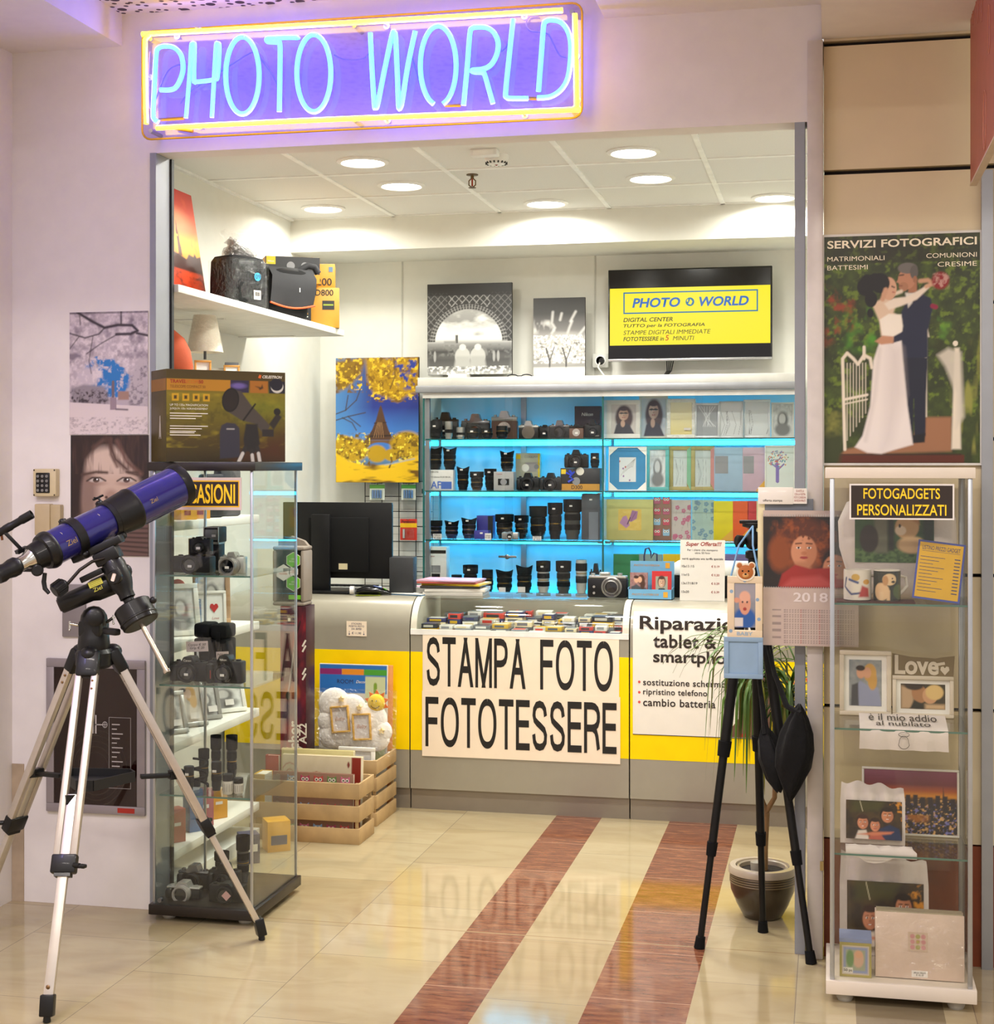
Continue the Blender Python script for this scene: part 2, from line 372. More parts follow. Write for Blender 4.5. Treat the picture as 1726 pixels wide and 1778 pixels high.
# ------------------------------------------------------------------ setting
def struct(o): o['kind'] = 'structure'; return o
FY = 5.2                       # face of the shop front
XL, XR, YB = -2.95, 0.30, 8.5  # inside of the shop
ZC = 3.03
wall_m = M('painted_plaster', 'e4deda', .75, bump=.04, bscale=260, var=.02, spec=.25)
inner_m = M('white_paint', 'e6e5dc', .7, var=.015, spec=.25)
panel_m = M('beige_laminate', 'dacaa8', .55, var=.03, scale=5, spec=.3)
gap_m = M('dark_shadow_gap', '1c1512', .8)
alu_m = M('satin_aluminium', 'a2a4a8', .38, .75, var=.03)
alud_m = M('grey_frame_paint', '8f9298', .45, .2, var=.03)
def floor_material():
    m = bpy.data.materials.new('marble_floor'); m.use_nodes = True; nt = m.node_tree; b = nt.nodes['Principled BSDF']; L = nt.links
    N = lambda t: nt.nodes.new(t)
    def math_(op, a, c=None):
        n = N('ShaderNodeMath'); n.operation = op
        for k, v in enumerate((a, c)):
            if v is None: continue
            if isinstance(v, (int, float)): n.inputs[k].default_value = v
            else: L.new(v, n.inputs[k])
        return n.outputs[0]
    g = N('ShaderNodeNewGeometry'); sp = N('ShaderNodeSeparateXYZ'); L.new(g.outputs['Position'], sp.inputs[0])
    x, y = sp.outputs['X'], sp.outputs['Y']
    def between(v, a, c): return math_('MULTIPLY', math_('GREATER_THAN', v, a), math_('LESS_THAN', v, c))
    stripe = math_('ADD', between(x, -1.262, -1.047), between(x, -.729, -.418))
    # cream tiles: slight tone change tile by tile, veins and clouds
    br = N('ShaderNodeTexBrick'); br.offset = .5; br.inputs['Scale'].default_value = 1
    br.inputs['Brick Width'].default_value = .6; br.inputs['Row Height'].default_value = .53; br.inputs['Mortar Size'].default_value = .0016
    br.inputs['Color1'].default_value = (*lin('b0a281'), 1); br.inputs['Color2'].default_value = (*lin('a2916e'), 1); br.inputs['Mortar'].default_value = (*lin('8a7d68'), 1)
    br.inputs['Bias'].default_value = -.1
    mp = N('ShaderNodeMapping'); mp.inputs['Location'].default_value = (.06, .105, 0); L.new(g.outputs['Position'], mp.inputs[0])
    mp.inputs['Rotation'].default_value = (0, 0, PI/2)
    L.new(mp.outputs[0], br.inputs['Vector'])
    n1 = N('ShaderNodeTexNoise'); n1.inputs['Scale'].default_value = 2.2; n1.inputs['Detail'].default_value = 8; n1.inputs['Distortion'].default_value = 2.2
    mp2 = N('ShaderNodeMapping'); mp2.inputs['Scale'].default_value = (1, 2.6, 1); mp2.inputs['Rotation'].default_value = (0, 0, .5); L.new(g.outputs['Position'], mp2.inputs[0]); L.new(mp2.outputs[0], n1.inputs['Vector'])
    r1 = N('ShaderNodeValToRGB'); r1.color_ramp.elements[0].position = .36; r1.color_ramp.elements[0].color = (*lin('c4a98c'), 1); r1.color_ramp.elements[1].position = .6; r1.color_ramp.elements[1].color = (1, 1, 1, 1)
    L.new(n1.outputs['Fac'], r1.inputs[0])
    m1 = N('ShaderNodeMix'); m1.data_type = 'RGBA'; m1.blend_type = 'MULTIPLY'; m1.inputs[0].default_value = .2
    L.new(br.outputs['Color'], m1.inputs[6]); L.new(r1.outputs[0], m1.inputs[7])
    # red marble in the two bands
    mp3 = N('ShaderNodeMapping'); mp3.inputs['Scale'].default_value = (9, 46, 1); L.new(g.outputs['Position'], mp3.inputs[0])
    n2 = N('ShaderNodeTexNoise'); n2.inputs['Scale'].default_value = 1; n2.inputs['Detail'].default_value = 6; n2.inputs['Roughness'].default_value = .7; L.new(mp3.outputs[0], n2.inputs['Vector'])
    r2 = N('ShaderNodeValToRGB'); e = r2.color_ramp.elements
    e[0].position = .3; e[0].color = (*lin('4e2e24'), 1); e[1].position = .72; e[1].color = (*lin('9c6c4c'), 1)
    q = e.new(.5); q.color = (*lin('7a4a36'), 1)
    L.new(n2.outputs['Fac'], r2.inputs[0])
    # thin pale joints across the bands
    ym = math_('FRACT', math_('DIVIDE', math_('ADD', y, .03), .4667)); jn = math_('LESS_THAN', ym, .006)
    m2 = N('ShaderNodeMix'); m2.data_type = 'RGBA'; L.new(jn, m2.inputs[0]); L.new(r2.outputs[0], m2.inputs[6]); m2.inputs[7].default_value = (*lin('c9a083'), 1)
    m3 = N('ShaderNodeMix'); m3.data_type = 'RGBA'; L.new(stripe, m3.inputs[0]); L.new(m1.outputs[2], m3.inputs[6]); L.new(m2.outputs[2], m3.inputs[7])
    # joint along the threshold
    th = between(y, 5.196, 5.204)
    m4 = N('ShaderNodeMix'); m4.data_type = 'RGBA'; L.new(th, m4.inputs[0]); L.new(m3.outputs[2], m4.inputs[6]); m4.inputs[7].default_value = (*lin('96805f'), 1)
    # grey slab row by the right display case
    gs = math_('MULTIPLY', between(x, .075, .335), math_('LESS_THAN', y, 4.9))
    m5 = N('ShaderNodeMix'); m5.data_type = 'RGBA'; m5.blend_type = 'MULTIPLY'; L.new(gs, m5.inputs[0]); L.new(m4.outputs[2], m5.inputs[6]); m5.inputs[7].default_value = (.52, .5, .5, 1)
    L.new(m5.outputs[2], b.inputs['Base Color'])
    b.inputs['Roughness'].default_value = .09; b.inputs['Specular IOR Level'].default_value = .45
    return m
o = B(floor_material()).box(-9, 6, -7, 10, -.1, 0).build('floor'); struct(o)
# shop front wall: left pier, lintel
o = B(wall_m).box(-3.2, -2.465, FY, FY+.11, 0, 3.6).box(-2.465, -.028, FY, FY+.11, 2.812, 3.6).build('wall_front'); struct(o)
o = B(wall_m).box(-3.2, -3.035, -3, FY+.11, 0, 3.6).build('wall_left'); struct(o)
# worn plaster patch in the corner
o = B(M('worn_plaster', 'a8957c', .85, var=.2, scale=9)).box(-3.034, -2.985, FY-.004, FY, .0, .52).build('trim_4'); struct(o)
# mall ceiling with perforated field, and the two lower soffits
def perforated():
    m = M('perforated_ceiling', 'e4dcd8', .7, var=.01, spec=.2); nt = m.node_tree; b = nt.nodes['Principled BSDF']
    tc = nt.nodes.new('ShaderNodeTexCoord')
    prev = b.inputs['Base Color'].links[0].from_socket
    for sc, th in ((9, .16), (22, .2)):
        v = nt.nodes.new('ShaderNodeTexVoronoi'); v.inputs['Scale'].default_value = sc; v.voronoi_dimensions = '2D'
        nt.links.new(tc.outputs['Object'], v.inputs['Vector'])
        l = nt.nodes.new('ShaderNodeMath'); l.operation = 'LESS_THAN'; l.inputs[1].default_value = th; nt.links.new(v.outputs['Distance'], l.inputs[0])
        x = nt.nodes.new('ShaderNodeMix'); x.data_type = 'RGBA'; nt.links.new(l.outputs[0], x.inputs[0]); nt.links.new(prev, x.inputs[6]); x.inputs[7].default_value = (*lin('4a3f46'), 1)
        prev = x.outputs[2]
    nt.links.new(prev, b.inputs['Base Color']); return m
o = B(perforated()).box(-2.583, -.766, 3.2, FY, 3.335, 3.5).build('ceiling.001'); struct(o)
o = B(wall_m).box(-3.04, -2.583, 3.2, FY, 3.217, 3.5).build('trim_5'); struct(o)
o = B(wall_m).box(-.766, -.028, 3.2, FY, 3.205, 3.5).build('trim_6'); struct(o)
o = B(wall_m).box(-.028, 1.2, 3.9, FY-.01, 3.085, 3.5).build('trim_7'); struct(o)
# right hand cladding: laminate panels with black shadow gaps, wood plinth
mb = B(gap_m).box(-.02, 1.6, FY+.03, FY+.2, 0, 3.6)
mb.m(panel_m)
for a, c in ((.402, .838), (.85, 1.283), (1.295, 1.733), (1.745, 2.183), (2.195, 2.628), (2.645, 3.06), (3.078, 3.6)):
    mb.box(-.022, .484, FY-.005, FY+.04, a, c); mb.box(.486, 1.6, FY-.005, FY+.04, a, c)
wood_m = M('red_brown_veneer', '7a3a20', .4, var=.35, scale=4, spec=.4)
mb.m(wood_m).box(-.022, 1.6, FY-.005, FY+.04, 0, .396)
mb.m(alu_m).box(.484, .52, FY-.03, FY, .0, 2.62)
o = mb.build('wall_right', smooth=0); struct(o)
# jamb frames: grey left reveal, grey right frame, white shutter guide
o = B(alud_m).box(-2.468, -2.444, FY-.006, FY+.125, 0, 2.812).m(M('black_rubber', '17171a', .6)).box(-2.444, -2.436, FY+.115, FY+.135, 0, 2.812).build('trim_1'); struct(o)
o = B(alud_m).box(-.118, -.084, FY-.0, FY+.13, 0, 2.812).build('trim_2'); struct(o)
tr = B(M('white_guide_paint', 'cbc3bd', .4, .1)).box(-.076, -.024, FY-.045, FY+.1, 0, 3.075, .004).m(M('brass_latch', 'b09a68', .35, .8)).box(-.034, -.022, FY-.052, FY-.04, .30, .33).build('trim_3'); struct(tr)
# interior
o = B(inner_m).box(XL-.12, XL, FY+.11, YB+.12, 0, ZC+.4).build('wall_left.001'); struct(o)
o = B(inner_m).box(XL, XR+.1, YB, YB+.12, 0, ZC+.4).build('wall_back'); struct(o)
o = B(inner_m).box(XR, XR+.1, FY+.2, YB, 0, ZC+.4).build('wall_right.001'); struct(o)
tile_m = M('mineral_ceiling_tile', 'e4e3de', .85, var=.03, scale=200, bump=.1, bscale=500, spec=.2)
o = B(tile_m).box(XL, XR, FY+.11, 8.0, ZC, ZC+.08).build('ceiling'); struct(o)
tb = B(M('white_tee_bar', 'f4f4f0', .5))
for k in range(-1, 6):
    xx = -2.352+.6*k
    if XL < xx < XR: tb.box(xx-.012, xx+.012, FY+.11, 8.0, ZC-.006, ZC)
for yy in (5.6, 6.22, 6.815, 7.41): tb.box(XL, XR, yy-.012, yy+.012, ZC-.005, ZC)
tb.box(XL, XL+.02, FY+.11, 8, ZC-.012, ZC); tb.box(XL, XR, 7.985, 8.0, ZC-.006, ZC)
o = tb.build('trim_8', smooth=0); struct(o)
o = B(inner_m).box(XL, XR, 8.0, YB, 2.845, ZC+.4).build('trim_9'); struct(o)
o = B(inner_m).box(XL, XR, YB-.012, YB, 0.0, .08).build('baseboard_back'); struct(o)
# vertical board joints on the back wall beside the screen
o = B(M('board_joint', 'c9c8bf', .6)).box(-1.312, -1.304, YB-.004, YB, 2.1, 2.845).box(-2.45, -2.442, YB-.004, YB, .9, 2.845).build('trim_10'); struct(o)
# ------------------------------------------------------------------ ceiling fittings
glow_m = M('lamp_diffuser', 'ffffff', .5, emit=(1., .96, .86), es=9)
whitep_m = M('white_plastic', 'ecebe6', .35)
LAMPS = [(630, 280, 'nearest the lintel above the left canvas pictures'), (1100, 263, 'nearest the lintel above the wall screen'), (697, 321, 'second back in the left row'), (1130, 308, 'second back above the wall screen'),
         (561, 361, 'in the left corner above the black boxes'), (948, 352, 'close to the bulkhead above the small tree canvas'), (1345, 342, 'close to the bulkhead in the right corner')]
LAMPS += [(-1.95, 5.8, 'added unseen behind the lintel at the left to light the counter'), (-1.3, 5.8, 'added unseen behind the lintel in the middle to light the counter'), (-.4, 5.8, 'added unseen behind the lintel at the right to light the counter')]  # added front row, out of view, to brighten the counter front
for i, (u, v, wh) in enumerate(LAMPS):
    x, y = PZ(u, v, ZC) if i < 7 else (u, v)
    t = thing('recessed_downlight', 'round white recessed downlight, lit, '+wh, 'ceiling light', (x, y, ZC), group='round downlights in the shop ceiling')
    B(whitep_m).lathe([(.118, 0), (.118, -.006), (.1, -.012), (.094, -.004)], 32, caps=False).build('trim_ring', t)
    B(glow_m).lathe([(.001, -.0055), (.094, -.0055)], 32, caps=False).build('diffuser', t)
    l = bpy.data.lights.new('downlight_lamp', 'AREA'); l.shape = 'DISK'; l.size = .17; l.energy = 8.5 if i < 7 else 14.5; l.color = (1., .985, .90); l.spread = math.radians(165)
    lo = bpy.data.objects.new('downlight_lamp', l); C.objects.link(lo); lo.parent = t; lo.location = (0, 0, -.014)
x, y = PZ(862, 270, ZC)
t = thing('smoke_detector', 'round white slotted smoke detector on a ceiling tile', 'smoke detector', (x, y, ZC))
B(whitep_m).lathe([(.001, 0), (.055, 0), (.055, -.012), (.05, -.03), (.036, -.04), (.001, -.042)], 28).build('housing', t)
mb = B(M('dark_slot', '3a3a36', .7))
for k in range(16):
    a = 2*PI*k/16; mb.at((.0455*math.cos(a), .0455*math.sin(a), -.033), rz=a).cb(0, 0, 0, .008, .006, .012)
mb.build('slot_ring', t)
B(M('red_lamp', '8a2a20', .3)).lathe([(.001, -.046), (.01, -.04)], 12).build('indicator', t)
x, y = PZ(820, 303, ZC)
t = thing('sprinkler_head', 'small brass sprinkler head hanging under the ceiling tiles', 'sprinkler', (x, y, ZC))
br_m = M('aged_brass', '6b5638', .4, .8)
B(br_m).lathe([(.028, 0), (.028, -.004), (.008, -.006), (.008, -.02)], 20).build('escutcheon', t)
B(br_m).tube([(-.003, 0, -.018), (-.016, 0, -.03), (-.016, 0, -.05), (-.004, 0, -.06)], .003).tube([(.003, 0, -.018), (.016, 0, -.03), (.016, 0, -.05), (.004, 0, -.06)], .003).build('yoke', t)
B(M('red_bulb', 'a03020', .2)).cyl((0, 0, -.02), (0, 0, -.056), .004).build('glass_bulb', t)
B(br_m).lathe([(.004, -.058), (.018, -.062), (.018, -.064), (.001, -.066)], 16).build('deflector', t)
x, y = PZ(846, 264, ZC)
t = thing('emergency_lamp', 'small white box lamp on the ceiling tile just before the smoke detector', 'emergency lamp', (x, y-.05, ZC))
B(whitep_m).box(-.06, .06, -.03, .03, -.03, 0, .004).build('housing', t); B(M('frosted_lens', 'f4f4f0', .3)).box(-.045, .045, -.031, -.029, -.026, -.008).build('lens', t)
# ------------------------------------------------------------------ neon sign over the entrance
def P3(u, v, Y):
    x, z = P(u, v, Y); return Vector((x, Y, z))
yel_m = M('yellow_neon', 'fff0a0', .3, emit=(2.2, 1.35, .02), es=3.4)
blu_m = M('blue_neon', 'c0f0ff', .3, emit=(.045, .25, 5.6), es=2.2)
acr_m = glass('yellowish_acrylic', (.80, .76, .90), 1.0, .02, 1.6)
nt_ = acr_m.node_tree; d_ = nt_.nodes.new('ShaderNodeBsdfDiffuse'); d_.inputs[0].default_value = (.85, .78, .62, 1)
x_ = nt_.nodes.new('ShaderNodeMixShader'); x_.inputs[0].default_value = .04; out_ = nt_.nodes['Material Output']
nt_.links.new(out_.inputs[0].links[0].from_socket, x_.inputs[1]); nt_.links.new(d_.outputs[0], x_.inputs[2]); nt_.links.new(x_.outputs[0], out_.inputs[0])
clear_m = M('clear_plastic_part', 'dcdcd2', .2)
blk_m = M('black_plastic', '0f0f11', .45, spec=.3)
blks_m = M('black_gloss', '101013', .18)
mat_blk = M('matt_black', '0f0f10', .75, spec=.2)
t = thing('neon_sign', 'neon sign in blue tube letters inside a yellow tube border over the entrance', 'neon sign', (-1.647, FY, 2.845))
ox, oz = 1.647, -2.845
mb = B(acr_m); w2, hh, r = .815, .395, .035
pts = []
for cx, cz, a0 in ((w2-r, r, -90), (w2-r, hh-r, 0), (-w2+r, hh-r, 90), (-w2+r, r, 180)):
    for k in range(5):
        a = math.radians(a0+k*22.5); pts.append((cx+r*math.cos(a), cz+r*math.sin(a)))
mb.prism(pts, -.085, -.079).build('acrylic_panel', t)
mb = B(M('amber_acrylic_edge', 'c99a10', .3))
e = [Vector((x, -.082, z)) for x, z in pts]; mb.tube(e, .004, 6, True).build('panel_edge', t)
def neon(name, px, mat, r=.0092, Y=FY-.125, smooth=True):
    ps = [P3(u, v, Y)-Vector((-1.647, FY, 2.845)) for u, v in px]
    if smooth:
        out = []
        for i in range(len(ps)-1):
            a, b, c, d = ps[max(i-1, 0)], ps[i], ps[i+1], ps[min(i+2, len(ps)-1)]
            for k in range(6):
                s = k/6; out.append(.5*((2*b)+(c-a)*s+(2*a-5*b+4*c-d)*s*s+(3*b-a-3*c+d)*s**3))
        ps = out+[ps[-1]]
    return B(mat).tube(ps, r, 10).build(name, t)
def oval(cx, cy, rx, ry, a0, a1, tilt=0.):
    return [(cx+rx*math.cos(math.radians(a0+(a1-a0)*k/22))-tilt*ry*math.sin(math.radians(a0+(a1-a0)*k/22)), cy-ry*math.sin(math.radians(a0+(a1-a0)*k/22))) for k in range(23)]
neon('yellow_tube', [(254, 215), (252.5, 150), (252, 80), (253, 68), (262, 59.5), (275, 58), (620, 39), (977, 18)], yel_m)
neon('yellow_tube', [(998, 24), (1000, 110), (1001, 176), (1000, 186), (992, 190.5), (970, 191.5), (560, 208), (272, 222)], yel_m)
neon('neon_letter', [(278, 156), (295, 156), (306, 151), (315, 133), (318, 115), (314, 95), (303, 83), (288, 80), (276, 83), (271, 95), (268, 150), (266, 196), (268, 207), (275, 212)], blu_m)
neon('neon_letter', [(323, 205), (330, 120), (332, 80), (335, 76.5), (338, 80), (337, 138), (342, 142), (372, 138), (378, 131), (381, 82), (378, 76), (375, 82), (371, 150), (368, 204)], blu_m, .0082)
neon('neon_letter', oval(421, 131, 29, 67, 82, 440), blu_m)
neon('neon_letter', [(517, 68), (512, 65), (470, 66), (463, 68), (466, 72.5), (480, 73.5), (486, 77), (486, 130), (485, 194)], blu_m)
neon('neon_letter', oval(545, 127, 29.5, 67, 80, 438), blu_m)
neon('neon_letter', [(643, 57), (646, 120), (650, 181), (652, 187), (656, 180), (668, 120), (681, 60), (685, 57), (687, 66), (690, 130), (692, 183), (695, 187), (699, 172), (709, 110), (721, 54)], blu_m)
neon('neon_letter', oval(761, 114, 31, 69, -75, 255), blu_m)
neon('neon_letter', [(805, 183), (811, 120), (816, 58), (820, 49), (828, 47), (845, 48), (858, 57), (865, 75), (862, 96), (852, 113), (838, 120), (820, 122), (824, 125), (838, 126), (842, 131), (848, 152), (856, 180)], blu_m)
neon('neon_letter', [(891, 33), (884, 100), (878, 160), (880, 169), (888, 171), (917, 171)], blu_m)
neon('neon_letter', [(935, 159), (940, 95), (944, 45), (948, 37), (957, 34.5), (973, 38), (985, 52), (991, 75), (990, 110), (985, 138), (973, 157), (955, 168), (933, 170)], blu_m)
for px in ([(314, 180), (330, 160), (390, 120), (440, 90), (455, 105), (478, 140), (490, 190)], [(580, 95), (600, 103), (630, 102), (642, 90)], [(716, 100), (730, 150), (742, 165)], [(870, 90), (880, 80), (888, 60)],
           [(935, 27), (920, 28), (914, 40), (920, 53), (940, 56), (953, 60), (962, 78), (972, 96), (986, 100)], [(260, 90), (258, 140), (262, 190), (290, 125), (320, 110)]):
    neon('cable', px, M('lilac_cable', '8f86b8', .4), .0028, FY-.1)
for px in ((300, 58), (340, 48), (666, 40), (907, 23), (998, 93), (1000, 170), (908, 196), (668, 205), (340, 216), (253, 130)):
    p = P3(px[0], px[1], FY-.125)-Vector((-1.647, FY, 2.845)); B(clear_m).cyl(p, (p.x, -.086, p.z), .004).lathe([(.012, 0), (.012, .003)], 12, (p.x, -.089, p.z), (p.x, 0, p.z)).build('tube_support', t)
for sx, sz in ((-1, .03), (-1, .365), (1, .03), (1, .365), (0, .03), (0, .365)):
    B(alu_m).cyl((sx*.78, 0, sz), (sx*.78, -.088, sz), .008).build('wall_spacer', t)
for u, v, u2, v2 in ((276, 208, 320, 205), (772, 183, 800, 183), (918, 171, 934, 171), (300, 222, 335, 228)):
    p, q = [P3(a, b, FY-.11)-Vector((-1.647, FY, 2.845)) for a, b in ((u, v), (u2, v2))]
    B(M('amber_end_sleeve', 'b88a28', .35)).cyl(p, q, .006).build('end_sleeve', t)
# ------------------------------------------------------------------ things on the left pier
def wall_poster(name, label, cat, x0, x1, z0, z1, pic, Y=FY, th=.004, **k):
    o = B(M('poster_board', 'd8d4cc', .6)).cb(0, -th/2, (z1-z0)/2, x1-x0, th, z1-z0).build(name, None, ((x0+x1)/2, Y-.0005, z0), smooth=0)
    tag(o, label, cat, k.get('group'))
    pic.put('picture', o, x1-x0, z1-z0, (0, -th-.0008, 0), k.get('mat'))
    return o
# infrared garden picture
p = Pic(140, 216, 'b3a6ae')
n = p.noise(26, 3, 4); n2 = p.noise(9, 5, 3)
p.mix((n-.35)*2.4*(p.V > .28), 'd8ccd0'); p.mix((n2-.5)*3*(p.V > .55), '7f7480')
sk = 1-np.sqrt(((p.U-.5)/.30)**2+((p.V-.46)/.18)**2)+(p.noise(11, 8, 4)-.5)*1.1; p.mix(np.clip(sk*7-.6, 0, 1)*(p.V > .3), '2274ba'); p.mix(np.clip((p.noise(20, 18)-.55)*5, 0, 1)*np.clip(sk*3, 0, 1), 'cabfc6')
p.ell(.24, .47, .14, .08, 'c4b8c0', .4); p.mix(np.clip((p.noise(22, 28)-.5)*4, 0, 1)*p.mask([(.12, .38), (.46, .38), (.44, .56), (.14, .56)], .08), 'd8ccd0')
p.poly([(.02, .25), (.02, .38), (.18, .41), (.45, .39), (.5, .3), (.5, .25)], '8f868e', .04)
p.mix(np.clip((p.noise(30, 12)-.45)*4, 0, 1)*p.mask([(.0, .25), (.5, .25), (.48, .36), (.0, .36)], .06), '3c3238')
p.poly([(.78, .23), (.72, .32), (.8, .5), (.9, .62), (1, .6), (1, .23)], 'b5aab0', .05); p.mix(np.clip((p.noise(24, 14)-.5)*4, 0, 1)*p.mask([(.78, .23), (.72, .32), (.8, .5), (1, .6), (1, .23)], .05), '7d747c')
p.poly([(0, 0), (1, 0), (1, .225), (.5, .245), (0, .265)], 'd6c8c8', .01)
p.mix(np.clip((p.noise(30, 20, 3, 60)-.5)*2.5, 0, 1)*(p.V < .14), '9d8f94')
p.rect(.52, .2, .6, .3, '93808a'); p.rect(.54, .3, .575, .41, '6e5f66'); p.ell(.558, .42, .018, .02, '6e5f66'); p.line([(.6, .205), (.74, .2)], .02, '5d5058', .02)
p.rect(.62, .28, .76, .35, '9d7c70', .02)
for l, w in (([(.1, 1.), (.3, .92), (.45, .87), (.62, .89), (.8, .885), (.87, .84), (.78, .815), (.6, .815)], .035), ([(0, .83), (.2, .79), (.38, .82), (.45, .87)], .018), ([(.22, .66), (.4, .74), (.6, .81)], .012), ([(.66, 1.), (.66, .9)], .02), ([(.86, .82), (1, .8)], .03),
             ([(.0, .7), (.12, .8)], .01), ([(.3, .8), (.25, .6), (.28, .5)], .008), ([(.13, .97), (.14, .9)], .012)):
    p.line(l, w, '352c34', .02)
p.mix((p.V > .985)*.5, '2a2329')
x0, z1 = P(122, 543, FY); x1, z0 = P(258, 754, FY)
wall_poster('garden_poster', 'upper poster on the left pier, white infrared garden with statue and blue sky gap', 'poster', x0, x1, z0, z1, p)
# portrait of a girl, sepia
p = Pic(150, 236, '1d1414')
p.ell(.46, .6, .5, .4, '2e1f1b', .25)
p.ell(.5, .5, .38, .36, 'b79c8e', .16); p.ell(.62, .45, .3, .35, 'c2a797', .5)
p.ell(.2, .5, .14, .4, '6b5148', .8, m=.7); p.ell(.5, .78, .34, .12, 'c9b1a2', .6)
p.poly([(.0, 1), (.0, .3), (.12, .35), (.14, .6), (.2, .8), (.36, .93), (.5, .97), (.62, .9), (.8, .74), (.92, .62), (1., .6), (1, 1)], '2b1b18', .06)
p.line([(.52, .97), (.52, .84), (.6, .74)], .03, '5a3d34', .04); p.line([(.48, .97), (.58, .8), (.72, .72)], .05, '4a3029', .05); p.line([(.6, .95), (.72, .78), (.9, .68)], .05, '6a4a40', .05); p.line([(.3, .9), (.42, .96)], .04, '5b4138', .05)
p.mix(np.clip((p.noise(30, 4, 3, 5)-.5)*3, 0, 1)*(p.V > .68)*(p.V < 1)*.6, '4c322a')
for cx, w in ((.33, 1), (.72, -1)):
    p.ell(cx, .625, .09, .019, 'c4b8b0', .4); p.ell(cx, .627, .042, .021, '2a1712', .3); p.ell(cx+.012, .634, .01, .006, 'ffffff', .5)
    p.line([(cx-.12, .62), (cx-.05, .648), (cx+.05, .648), (cx+.12, .622)], .02, '2e1d18', .018); p.line([(cx-.16*w-.02, .672), (cx, .695), (cx+.14, .69)], .035, '4d372f', .03)
    p.ell(cx, .6, .12, .02, '8d6d60', .9, m=.5)
p.ell(.52, .5, .08, .05, '8d6a5c', .9, m=.6); p.ell(.46, .485, .02, .012, '4a2f28', .6); p.ell(.57, .485, .02, .012, '4a2f28', .6)
p.ell(.53, .39, .13, .025, '8a5a52', .4); p.line([(.4, .39), (.53, .385), (.66, .39)], .012, '4f2e2a', .01)
p.poly([(.3, 0), (.35, .12), (.5, .2), (1, .28), (1, 0)], '6b5049', .03)
for k in range(7): p.line([(.35, .02+k*.035), (.6, .05+k*.036), (1., .03+k*.04)], .022, '3c2823', .02)
p.mix((p.U < .02)*1., '120d0d')
x0, z1 = P(124, 756, FY); x1, z0 = P(259, 966, FY)
wall_poster('portrait_poster', 'lower sepia poster of a young girl face looking out, behind the blue telescope', 'poster', x0, x1, z0, z1, p)
# keypad
x0, z1 = P(57, 814, FY-.03); x1, z0 = P(97, 862, FY-.03)
t = thing('keypad', 'cream alarm keypad with black buttons on the left pier', 'keypad', ((x0+x1)/2, FY, z0)); w = x1-x0; h = z1-z0
cream_m = M('cream_plastic', 'cdbd96', .5)
B(cream_m).box(-w/2, w/2, -.03, 0, 0, h, .004).build('housing', t)
B(blks_m).box(-w*.36, w*.24, -.034, -.028, h*.12, h*.86, .003).build('key_panel', t)
key_m = M('grey_key', '7c7a76', .5)
for r in range(4):
    for c in range(3): B(key_m).lathe([(.0055, 0), (.0055, .003), (.001, .0035)], 12, (-w*.25+c*w*.19, -.034, h*.22+r*h*.17), (-w*.25+c*w*.19, -1, h*.22+r*h*.17)).build('key', t)
for sx, sz in ((-1, .05), (1, .05), (-1, .95), (1, .95)): B(M('dark_screw', '4a4338', .4, .6)).lathe([(.003, 0), (.003, .0015)], 8, (sx*w*.44, -.0305, sz*h), (sx*w*.44, -1, sz*h)).build('screw', t)
x0, z1 = P(60, 875, FY-.03); x1, z0 = P(104, 930, FY-.03)
t = thing('junction_box', 'plain cream two-piece wall box below the keypad', 'junction box', ((x0+x1)/2, FY, z0)); w = x1-x0; h = z1-z0
B(M('cream_plastic_dull', 'c0ad88', .55)).box(-w/2, w*.1, -.032, 0, 0, h, .004).build('box_body', t); B(M('cream_plastic_cover', 'b8a680', .55)).box(w*.1, w/2, -.028, 0, 0, h*.98, .004).build('side_cover', t)
x0, z1 = P(110, 1014, FY); x1, z0 = P(150, 1106, FY)
o = B(M('grey_cover_plate', '8d8686', .5, .2)).box(-.5*(x1-x0), .5*(x1-x0), -.01, 0, 0, z1-z0, .002).build('cover_plate', None, ((x0+x1)/2, FY, z0)); tag(o, 'grey metal cover plate on the wall behind the telescope mount', 'cover plate')
# fire hose cabinet
x0, z1 = P(83, 1142, FY); x1, z0 = P(254, 1416, FY); w, h = x1-x0, z1-z0
t = thing('fire_hose_cabinet', 'recessed fire hose cabinet with grey frame and dark glass behind the tripod legs', 'fire hose cabinet', ((x0+x1)/2, FY, z0))
B(M('grey_cabinet_frame', '9a9294', .45, .3)).frame(-w/2, w/2, 0, h, .032, -.014, 0, .002).build('frame', t)
B(M('dark_red_cabinet', '3a1210', .6)).box(-w/2+.03, w/2-.03, -.006, -.002, .03, h-.03).build('back_plate', t)
mb = B(M('flat_hose', '4a4038', .8))
for k in range(5):
    r = .045+.016*k; mb.tube([(.0+r*1.15*math.cos(a*PI/16), -.0065, .17+r*1.3*math.sin(a*PI/16)) for a in range(32)], .0035, 6, True)
mb.build('hose_reel', t)
wl_m = M('white_line_print', 'b8b0ac', .6)
mb = B(wl_m).frame(w*.14, w*.36, h*.17, h*.63, .0012, -.0128, -.0122)
for k in range(14): mb.box(w*.17, w*.17+.02+.012*((k*7) % 3), -.0128, -.0122, h*(.19+.03*k), h*(.19+.03*k)+.004)
for k in range(3): mb.box(w*(-.06+.03*k), w*(-.06+.03*k)+.006, -.0128, -.0122, h*.52, h*.64)
mb.box(-w*.0, w*.08, -.0128, -.0122, h*.575, h*.582).tube([(w*.1+.009*math.cos(a*PI/8), -.0125, h*.58+.011*math.sin(a*PI/8)) for a in range(16)], .0014, 5, True)
mb.box(w*.097, w*.103, -.0128, -.0122, h*.565, h*.595).box(w*.08, w*.12, -.0128, -.0122, h*.578, h*.582)
mb.build('printed_instructions', t, smooth=0)
